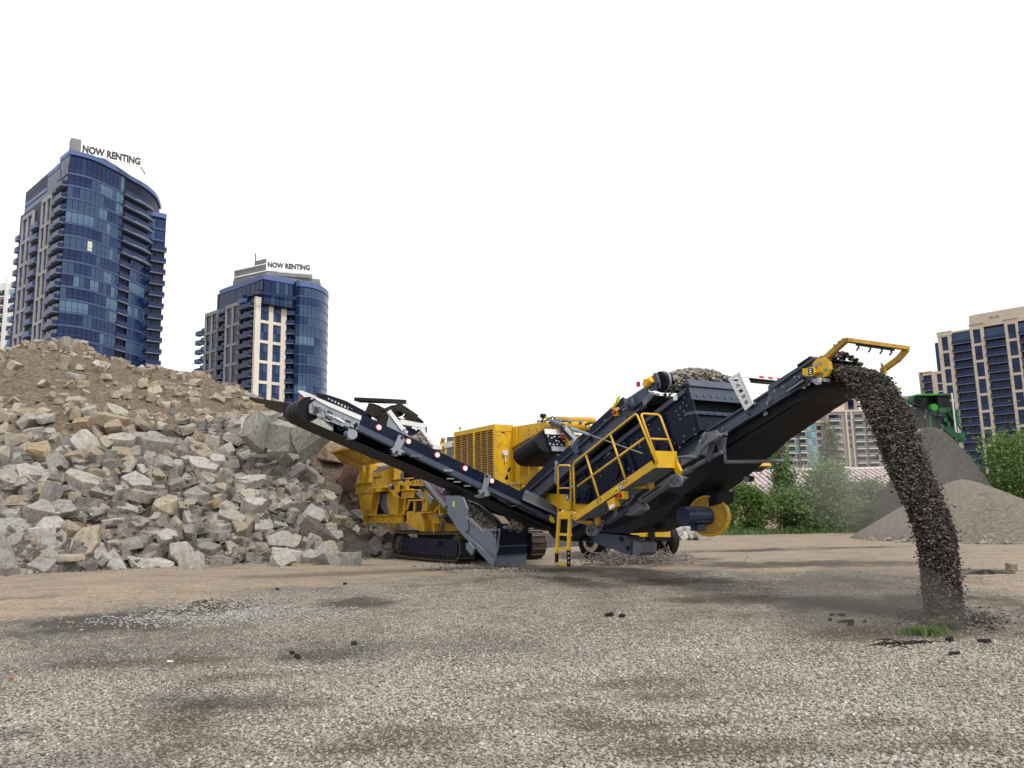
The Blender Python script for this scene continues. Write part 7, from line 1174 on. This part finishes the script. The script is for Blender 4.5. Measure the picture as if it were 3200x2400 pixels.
tuft('low bright green grass tuft left of the foot of the falling gravel', (*q[0], gz(*q[0])), 420, .12, .16, LEAFB, 1); tuft('yellowish grass tuft directly at the foot of the falling gravel', (*q[1], gz(*q[1])), 260, .14, .11, LEAFD, 2)
gb = MB(); r = random.Random(5)
for _ in range(5200):
    x, y = r.uniform(10, 28), 47.2 + abs(r.gauss(0, 1.6)); h = r.uniform(.1, .45); a = r.uniform(0, 6.3); w = Vector((math.cos(a), math.sin(a), 0)) * .03; p = Vector((x, y, gz(x, y))); gb.add([p - w, p + w, p + Vector((r.gauss(0, .08), r.gauss(0, .08), h))], [(0, 1, 2)])
tag(obj('weeds', gb.v, gb.f, LEAF, None, False, False), 'weeds and grass along the foot of the shrubs', None, None, 'stuff')
# ---------------- stockpiles and soil heaps ----------------
def pile(name, label, cat, cx, cy, rx, ry, h, m, seed, top=.12, n=40, kind=None):
    vs = []; fs = []; rings = 16
    for i in range(rings + 1):
        t = i / rings
        for k in range(n):
            a = 2 * PI * k / n; x, y = math.cos(a) * rx * t, math.sin(a) * ry * t; d = math.sqrt(t * t + top * top); z = h * max(0, (1 - (d - top) / (math.sqrt(1 + top * top) - top))) ** .95 + .1 * nz(cx + x, cy + y, .7, seed) * (1 - t) * min(1, h) - .08 * t; vs.append((x, y, z))
    for i in range(rings):
        for k in range(n): fs.append((i * n + k, i * n + (k + 1) % n, (i + 1) * n + (k + 1) % n, (i + 1) * n + k))
    o = obj(name, vs, fs, m, None, True, True); o.location = (cx, cy, gz(cx, cy)); return tag(o, label, cat)
SANDP = loose_mat('sand_gravel_pile', [(.13, .112, .09), (.19, .163, .13), (.165, .14, .112), (.23, .20, .165)], 9.); GREYP = loose_mat('grey_chippings', [(.042, .04, .036), (.068, .065, .058), (.057, .054, .049), (.09, .086, .079)], 9.); DKS = loose_mat('dark_soil', [(.02, .018, .016), (.05, .045, .04), (.08, .07, .06)], 6.); PALE = loose_mat('pale_fines', [(.38, .36, .33), (.52, .50, .46)], 5.)
pile('sand_pile', 'wide tan sand and gravel stockpile right of the falling gravel', 'stockpile', 20.4, 36.8, 4.7, 6.6, 2.6, SANDP, 2)
pile('gravel_pile', 'steep grey stockpile below the green screening machine', 'stockpile', 23.3, 44.6, 3.5, 4.6, 5.8, GREYP, 3, .4)
pile('pale_pile', 'low whitish heap at the right edge beyond the sand pile', 'stockpile', 29.4, 46, 4.2, 3.2, 1.0, PALE, 4)
pile('soil_heap', 'flat dark soil heap in front of the shrubs left of the falling gravel', 'heap', *[(20.9,46.5)][0], 2.2, .8, .16, DKS, 5)
pile('soil_heap', 'dark humped soil heap beside the low bright bush', 'heap', (2795 - 1600) / 2500 * 46, 46, 1.2, .8, .95, DKS, 6)
pile('soil_heap', 'thin dark dirt ridge on the sand right of the falling gravel', 'heap', *[(10.7,18.7)][0], 1.0, .3, .09, DKS, 7)
# ---------------- limestone rocks behind the crusher ----------------
LM = [slab_mesh(300 + i, d) for i, d in enumerate([(.4, .32, .26), (.34, .3, .24), (.45, .3, .22), (.3, .26, .24)])]
r = random.Random(12); n = 0
for k in range(46):
    lx_ = r.uniform(-1, 1); a = [(8.61,41)][0]; x = a[0] - .3 + lx_ * 1.35; y = a[1] + r.uniform(-.6, 1.4); hh = max(0, 1.05 * (1 - abs(lx_ + .35) * .85)) * r.random()
    o = rock_obj('limestone_rock', r.choice(LM), LIME, (x, y, .12 + hh), (r.uniform(-.5, .5), r.uniform(-.5, .5), r.uniform(0, 6)), r.uniform(.7, 1.15)); tag(o, 'chalky white limestone rock in the small heap behind the crusher', 'rock', 'limestone rocks in the small heap')
for i, (px, lab) in enumerate(zip([(13.2,50),(14.3,51.5),(15.2,52.5),(14.9,50.2)], ('pale rock left of the three at the foot of the shrubs', 'rounded white rock in front of the green shrub', 'largest pale rock lying at the foot of the shrubs', 'rightmost pale rock at the foot of the shrubs'))): tag(rock_obj('limestone_rock', LM[i], LIME, (px[0], px[1], .1), (.1, .2, i), (.7, .6, 1.0, .6)[i]), lab, 'rock')
p = [(11.2,18.6)][0]; tag(rock_obj('sandstone_block', LM[2], CON_T, (p[0], p[1], .07), (.1, .1, .5), .42), 'single tan block on the sand at the far right', 'rock')
# ---------------- parked work truck behind the crusher ----------------
TK = thing('work_truck', 'dark work truck with a yellow bumper and chains parked behind the crusher', 'truck', (0, 0, 0))
def wheel(x, y):
    W_ = part('wheel', TK); R_ = .58; d = Vector((-.74, -.67, 0)); c = Vector((x, y, R_ - .02)); P = lambda k: c + d * k
    mb = MB(); mb.tube([P(-.2), P(-.15), P(.15), P(.2)], [R_ - .09, R_, R_, R_ - .09], 28); mb.build('tyre', BLK, W_); mb = MB(); mb.tube([P(.19), P(.21)], [.33, .31], 22); mb.build('rim', CRM, W_); mb = MB(); mb.cyl(P(.21), P(.25), .17, 14); mb.build('hub', DARK, W_)
wheel(2.55, 26.2); wheel(4.75, 26.4)
BOXt = lambda name, a, b, m: BOX(name, a, b, m, TK)
BOXt('chassis_rail', (2.9, 25.6, .62), (3.1, 31.5, .84), BLK); BOXt('chassis_rail', (4.2, 25.6, .62), (4.4, 31.5, .84), BLK); BOXt('truck_body', (2.2, 26.4, 1.05), (5.0, 31, 1.45), DARK); BOXt('axle', (2.5, 25.95, .5), (4.6, 26.35, .64), BLK)
y_ = 25.7
bp = [(3.59,25.7,0.911),(4.9,25.7,0.875),(4.9,25.7,0.666),(3.69,25.7,0.709)]; mb = MB(); mb.extr(bp, [(x, y + .14, z) for x, y, z in bp]); mb.build('bumper', YEL, TK); mb = MB(); q = [(3.69,25.7,0.697),(4.87,25.7,0.666),(4.85,25.7,0.525),(4.81,25.7,0.526),(3.78,25.7,0.638)]; mb.extr(q, [(x, y + .2, z) for x, y, z in q]); mb.build('bumper_tube', BLK, TK)
q = [(4.05,25.7,0.691),(4.05,25.7,0.419),(4.35,25.7,0.685),(4.33,25.7,0.414)]; chain('chain', q[0], q[1], TK, GALD, .09, .012); chain('chain', q[2], q[3], TK, GALD, .09, .012)
q = [(4.1,25.7,0.418),(4.36,25.7,0.413),(4.36,25.7,0.368),(4.1,25.7,0.373)]; mb = MB(); mb.extr(q, [(x, y + .25, z) for x, y, z in q]); mb.build('step', YEL, TK)
q = [(4.4,25.9,0.506),(4.63,25.9,0.501),(4.72,25.9,0.408),(4.75,25.9,0.27),(4.39,25.9,0.278)]; mb = MB(); mb.extr(q, [(x, y + .5, z) for x, y, z in q]); mb.build('mudflap', BLK, TK)
q = [(4.68,26.1,1.07),(4.91,26.1,1.09),(4.9,26.1,0.881),(4.65,26.1,0.886)]; mb = MB(); mb.extr(q, [(x, y + .3, z) for x, y, z in q]); mb.build('light_housing', DARK, TK); q = [(4.82,26.1,0.976)][0]; mb = MB(); mb.cyl(q, (q[0], q[1] + .05, q[2]), .07, 12); mb.build('tail_light', RED, TK)
q = [(4.11,26.1,1.01),(4.34,26.1,1.01),(4.34,26.1,0.892),(4.1,26.1,0.897)]; mb = MB(); mb.extr(q, [(x, y + .3, z) for x, y, z in q]); mb.build('light_housing', DARK, TK)
# ---------------- tangle of wire on the ground ----------------
WIRE = plain('weathered_wire', (.22, .20, .18), .8); mb = MB(); r = random.Random(4); a = [(3.42,23.1)][0]
for _ in range(170):
    cx, cy = a[0] + r.gauss(-.1, .75), a[1] + r.gauss(0, .22); R_ = r.uniform(.12, .5); t0 = r.uniform(0, 6.3); tl_ = r.uniform(1.2, 3.5); tilt = r.gauss(0, .35); P_ = []
    for i in range(7): t = t0 + tl_ * i / 6; P_.append((cx + math.cos(t) * R_, cy + math.sin(t) * R_ * .6, max(.01, .08 + abs(r.gauss(0, .1)) + math.sin(t) * R_ * tilt)))
    mb.tube(P_, r.uniform(.008, .015), 4)
for pts in ([(4.15,22.2,0.571),(4.17,22.2,0.444),(4.19,22.2,0.248),(4.28,22.2,0.13),(4.29,22.2,0.0325),(4.17,22.2,-0.0912),(3.97,22.2,-0.12),(3.74,22.2,-0.0726)], [(4.42,22.6,0.0445),(4.62,22.6,0.0799),(4.83,22.6,0.115),(4.98,22.6,0.132),(5.01,22.6,0.211)], [(4.91,22.6,0.114),(4.87,22.6,-0.0634)], [(4.77,22.8,0.0852),(4.73,22.8,0.186)], [(2.59,22.5,0.108),(2.66,22.5,0.274)], [(4.97,22.7,0.107),(4.88,22.7,0.00912)]): mb.tube(rounded(pts, .2), .013, 5)
tag(mb.build('wire_tangle', WIRE), 'tangle of weathered wire and twigs on the ground under the conveyor', 'wire')
mb = MB(); P_ = [(6.5,23.3,0.0398),(6.58,23.3,0.111),(6.61,23.3,0.183)]; mb.tube(P_, .012, 5); P2_ = [(6.58,23.3,0.111),(6.7,23.3,0.12)]; mb.tube(P2_, .01, 5); tag(mb.build('twig', WIRE), 'single forked twig on the dark wheel track right of the wire tangle', 'twig')
# ---------------- utility pole, orange machine, dark scrap on the mound ----------------
UP = thing('utility_pole', 'grey T shaped pole standing in front of the metal roof', 'pole', gpos(2511, 0, 62)); tp = 1.5 + (1592 - 1497) / 2500 * 62; POLE = plain('pole_grey', (.13, .12, .115), .8)
mb = MB(); mb.cyl((0, 0, 0), (0, 0, tp), .09, 8); mb.build('post', POLE, UP); mb = MB(); mb.box((-.42, -.08, tp - .12), (.42, .08, tp)); mb.build('crossarm', POLE, UP)
OM = thing('orange_machine', 'orange machine half hidden behind the rubble crest by the conveyor head', 'machine')
q = [(-10.3,38,6.91),(-10.2,38,7.28),(-9.23,38,7.23),(-9.07,38,6.68)]; mb = MB(); mb.extr(q, [(x, y + 1.0, z) for x, y, z in q]); mb.build('hood', ORG, OM); q = [(-10.3,37.9,7.52),(-10.1,37.9,7.54),(-9.21,37.9,7.18),(-9.28,37.9,7.03),(-9.98,37.9,7.23)]; mb = MB(); mb.extr(q, [(x, y + 1.1, z) for x, y, z in q]); mb.build('cover_plate', WHT, OM)
q = [(-9.42,37.8,7.39),(-8.88,37.8,7.31),(-7.96,37.8,6.99),(-6.88,37.8,6.38),(-7.04,37.8,6.26),(-8.03,37.8,6.71),(-9.18,37.8,7.07)]; mb = MB(); mb.extr(q, [(x, y + .6, z) for x, y, z in q]); mb.build('boom', DARK, OM)
fa, fb = [(-8.82,37.7,7.02),(-7.66,37.7,6.47)]
for k in range(16): t = k / 15; x, y, z = [fa[i] + (fb[i] - fa[i]) * t for i in range(3)]; BOX('fin', (x - .03, y, z - .28 * (1 - .5 * t)), (x + .03, y + .5, z + .12), WHT if k % 2 else DARK, OM)
BOX('undercarriage', (fa[0] - 2.2, 38.1, hz(fa[0] - 1.5, 38.6) - .3), (fa[0] + .2, 39.2, q[0][2] - .5), DARK, OM)
SC = [slab_mesh(400 + i, d, n=12) for i, d in enumerate([(1.0, .5, .16), (.8, .5, .4), (.7, .5, .3), (.9, .4, .22)])]
for i, (p, rot, s_, me, lab) in enumerate(zip([(-6.8,40,7.27),(-6.96,40,6.74),(-6.08,40,6.64),(-5.32,40,6.7),(-6.4,40,6.19),(-5.03,40,6.29),(-7.61,40,6.43),(-5.67,40,5.98)], ((0, .05, .1), (.2, .4, .3), (.1, -.3, .8), (.2, .5, .2), (.1, .1, 1.5), (.3, .6, .4), (.2, -.2, .7), (0, .3, .2)), ((1.25, .8, .6), .8, .95, (.9, .8, .8), 1.0, .75, .9, .95), (0, 1, 2, 3, 1, 2, 3, 1),
        ('flat black slab topping the dark scrap heap on the skyline', 'dark block at the left of the skyline scrap heap', 'dark bent plate in the middle of the skyline scrap heap', 'sloping dark plate at the right of the skyline scrap heap', 'dark lump under the middle of the skyline scrap heap', 'lowest dark piece at the right end of the scrap heap', 'dark piece joining the scrap heap to the fins of the orange machine', 'dark lump just behind the galvanised hopper plate'))): tag(rock_obj('scrap_piece', SC[me], CON_N, p, rot, s_), lab, 'scrap')
for i, (p, lab) in enumerate(zip([(-6.54,38.5,5.6),(-5.84,38.5,5.51),(-7.16,38.5,5.38),(-5.46,38.5,5.35)], ('tan stone under the dark scrap left of the galvanised plate', 'grey stone directly left of the galvanised plate', 'brown stone above the dark conveyor skirt', 'small tan stone behind the galvanised hopper'))): tag(rock_obj('concrete_chunk', SL[i + 3], CON_T if i != 1 else CON_G, p, (.3, .2, i), .9), lab, 'rubble')
# ---------------- green screening machine ----------------
GS = thing('screening_machine', 'dark green screening machine standing above the grey stockpile', 'machine'); Yg = 49.5; gx = lambda px: (px - 1600) / 2500 * Yg; gzz = lambda py: 1.5 + (1577 - py) / 2500 * Yg
def gbox(name, x0, x1, y0, y1, m, d0=0., d1=1.2): return BOX(name, (gx(x0), Yg + d0, gzz(y1)), (gx(x1), Yg + d1, gzz(y0)), m, GS)
gbox('top_beam', 2878, 2940, 1231, 1236, GRNL); gbox('top_beam', 2940, 2985, 1231, 1237, GRN); gbox('engine_deck', 2942, 2982, 1238, 1275, DARK, .1, 1.6); gbox('side_panel', 2942, 2978, 1276, 1292, GRN); gbox('hopper', 2935, 2970, 1300, 1335, DARK, 0, 2); gbox('rail', 2905, 2945, 1240, 1262, DARK, .6, 1.2)
for x in (2912, 2938, 2978): gbox('leg', x, x + 7, 1290, 1660, GRN, .2, .6)
gbox('cabinet', 2980, 2993, 1284, 1302, GRN, -.3, .8); gbox('chute_panel', 2984, 2996, 1303, 1330, GRN, -.2, .4); gbox('post', 2977, 2980, 1232, 1380, WHB, -.3, -.2); gbox('tail_panel', 2982, 3002, 1358, 1386, GRN, -.4, .8)
mb = MB(); mb.cyl((gx(2919), Yg - .3, gzz(1276)), (gx(2919), Yg + .1, gzz(1276)),   .22, 14); mb.build('belt_wheel', GRNL, GS)
mb = MB(); mb.bar((gx(2855), Yg + .3, gzz(1250)), (gx(2890), Yg + .3, gzz(1246)), .3, .25); mb.bar((gx(2852), Yg + .3, gzz(1252)), (gx(2875), Yg + .3, gzz(1270)), .1, .1); mb.build('arm', GRN, GS)
for k in range(9): t = k / 8; mb = MB(); x, z = gx(2888 - 22 * t), gzz(1245 + 82 * t); mb.cyl((x - .35, Yg, z), (x + .35, Yg + .3, z - .12), .09, 8); mb.build('roller', BLK, GS)
mb = MB(); mb.bar((gx(2900), Yg + .5, gzz(1240)), (gx(2872), Yg + .5, gzz(1335)), .8, .5); mb.build('feed_conveyor', BLK, GS); mb = MB(); mb.bar((gx(2958), Yg, gzz(1338)), (gx(2992), Yg - .4, gzz(1384)), .5, .3); mb.bar((gx(2970), Yg, gzz(1290)), (gx(2996), Yg - .3, gzz(1350)), .12, .12); mb.bar((gx(2940), Yg, gzz(1330)), (gx(2975), Yg, gzz(1388)), .15, .15); mb.build('tail_conveyor', GRN, GS)
for (x, y) in ((2951, 1308), (2960, 1322), (2968, 1345)): gbox('guard_mesh', x, x + 9, y, y + 14, GRN, -.1, .1)
# ---------------- bits lying on the yard ----------------
SMK = [slab_mesh(500 + i, d, n=6) for i, d in enumerate([(.09, .05, .03), (.07, .06, .035), (.12, .04, .025)])]
bits = list(zip([(5.21,13.8),(5.39,13.6),(5.39,13.4),(5.7,13.6),(5.57,14.2),(1.62,14.5),(1.83,14.4),(-3.09,11.7),(-3.25,12),(-3.97,19),(-5.31,18.3),(-2.48,12.6),(6.17,11.9),(5.75,11),(6.56,11.7),(5.41,14.2)], ('a', 'b', 'c', 'd', 'e', 'f', 'g', 'h', 'i', 'j', 'k', 'l', 'm', 'n', 'o', 'p')))
lbl = ['leftmost dark clod in the row on the wet strip', 'dark clod second in the row on the wet strip', 'flat dark clod in the middle of the wet strip', 'dark clod at the right of the wet strip', 'tiny dark clod behind the row on the wet strip', 'dark bark strip lying alone in the middle of the gravel yard', 'small dark clod right of the lone bark strip', 'long dark clod on the dark stain in the left foreground', 'raised dark clod behind the long one in the left foreground', 'small black clod right of the little gravel mound', 'dark clod near the middle left of the yard', 'tiny black clod in the left half of the foreground', 'black clod just below the foot of the falling gravel', 'black flake right of the foot of the falling gravel', 'dark clod out on the sand at the right', 'small dark clod at the left start of the wet strip']
for (p, k), lab in zip(bits, lbl): tag(rock_obj('dirt_clod', SMK[ord(k) % 3], CON_N, (p[0], p[1], gz(*p) + .015), (rnd.uniform(-.2, .2), rnd.uniform(-.2, .2), rnd.uniform(0, 6)), rnd.uniform(.7, 1.3)), lab, 'clod')
p = [(-4.84,11.6),(-6.43,10.6)]; tag(rock_obj('litter', SMK[2], WHT, (*p[0], gz(*p[0]) + .02), (.1, .1, .3), (.4, .5, .4)), 'small white scrap of litter on the brown stain at the left', 'litter'); tag(rock_obj('litter', SMK[1], ORG, (*p[1], gz(*p[1]) + .02), (.1, .1, 1.), .5), 'tiny orange scrap of litter at the far left of the yard', 'litter')
mb = MB(); r = random.Random(9)
for _ in range(26): a = [(5.35,11.8)][0]; x, y = a[0] + r.gauss(0, .28), a[1] + r.gauss(0, .1); t = r.uniform(-.6, .6); mb.tube([(x, y, gz(x, y) + .01), (x + math.cos(t) * .12, y + math.sin(t) * .05, gz(x, y) + r.uniform(.01, .05)), (x + math.cos(t) * .24, y + math.sin(t) * .12, gz(x, y) + .012)], .007, 4)
tag(mb.build('twigs', CON_N), 'handful of dark twigs below the grass at the foot of the falling gravel', 'twigs')
def s_mound(): a = [(-6.08,16.1)][0]; x, y = r.gauss(0, .42), r.gauss(0, .5); return a[0] + x, a[1] + y, gz(a[0] + x, a[1] + y) + .2 * math.exp(-(x * x + y * y) / .2) + r.uniform(-.01, .02)
o = heap_stuff('gravel_mound', 1300, s_mound, .018, .04, CRUSH2, 'little grey gravel mound on the left of the yard'); o.location = (0, 0, 0); o.rotation_euler = (0, 0, 0)
def s_white(): a = [(-5.47,15.4)][0]; x, y = r.gauss(0, 1.1), r.gauss(0, .45); return a[0] + x, a[1] + y, gz(a[0] + x, a[1] + y) + .012
o = heap_stuff('pale_gravel', 2400, s_white, .015, .032, loose_mat('pale_gravel_stone', [(.24, .235, .22), (.38, .37, .345), (.48, .465, .44)], 20.), 'pale gravel spread round the little mound'); o.location = (0, 0, 0); o.rotation_euler = (0, 0, 0)
def s_spill(): u, v = r.gauss(1.8, 1.3), r.gauss(-.7, .5); return u, v, .015
heap_stuff('spilled_stone', 700, s_spill, .015, .045, CRUSH2, 'stones spilled on the ground round the low conveyor box')
def s_land(): a = rnd.uniform(0, 6.3); k = abs(rnd.gauss(0, .38)); x, y = from_uv(14.3 + math.cos(a) * k, 1.55 + math.sin(a) * k * 1.3); return 14.3 + math.cos(a) * k, 1.55 + math.sin(a) * k * 1.3, gz(x, y) + .16 * math.exp(-k * k / .12)
heap_stuff('landed_gravel', 1800, s_land, .02, .045, CRUSH, 'dark crushed asphalt gathering where the stream lands')
# ---------------- dust hanging round the falling gravel ----------------
def dust(name, label, c, rad, dens):
    bm = bmesh.new(); bmesh.ops.create_icosphere(bm, subdivisions=3, radius=1); me = bpy.data.meshes.new(name)
    for v in bm.verts: v.co = Vector((v.co.x * rad[0], v.co.y * rad[1], v.co.z * rad[2])) * (1 + .25 * noise.noise(v.co * 1.3))
    bm.to_mesh(me); bm.free(); m = bpy.data.materials.new(name); m.use_nodes = True; t = m.node_tree; t.nodes.remove(t.nodes['Principled BSDF']); pvn = t.nodes.new('ShaderNodeVolumePrincipled'); pvn.inputs['Color'].default_value = (.62, .60, .56, 1); pvn.inputs['Density'].default_value = dens; t.links.new(pvn.outputs[0], t.nodes['Material Output'].inputs['Volume'])
    me.materials.append(m); o = bpy.data.objects.new(name, me); COL.objects.link(o); o.location = c; return tag(o, label, None, None, 'stuff')
dust('dust_cloud', 'pale dust hanging behind the falling gravel in front of the shrubs', (12.3, 27.0, 2.6), (2.4, 4.2, 2.3), .03)
dust('dust_cloud', 'dark low dust drifting left of the foot of the falling gravel', (5.7, 13.2, -.05), (1.5, 1.3, .75), .28)
bpy.data.objects['dust_cloud.001'].data.materials[0].node_tree.nodes['Principled Volume'].inputs['Color'].default_value = (.22, .205, .19, 1)
def s_foot2(): a = rnd.uniform(PI, 2 * PI); k = rnd.gauss(1.0, .05); x, y = 20.4 + math.cos(a) * 4.7 * k, 36.8 + math.sin(a) * 6.6 * k; return x, y, gz(x, y) + max(0, (1 - k)) * 2
small_bits('pile_stones', 260, s_foot2, .04, .16, LOOSE_T, 'coarse stones rolled to the foot of the sand pile')
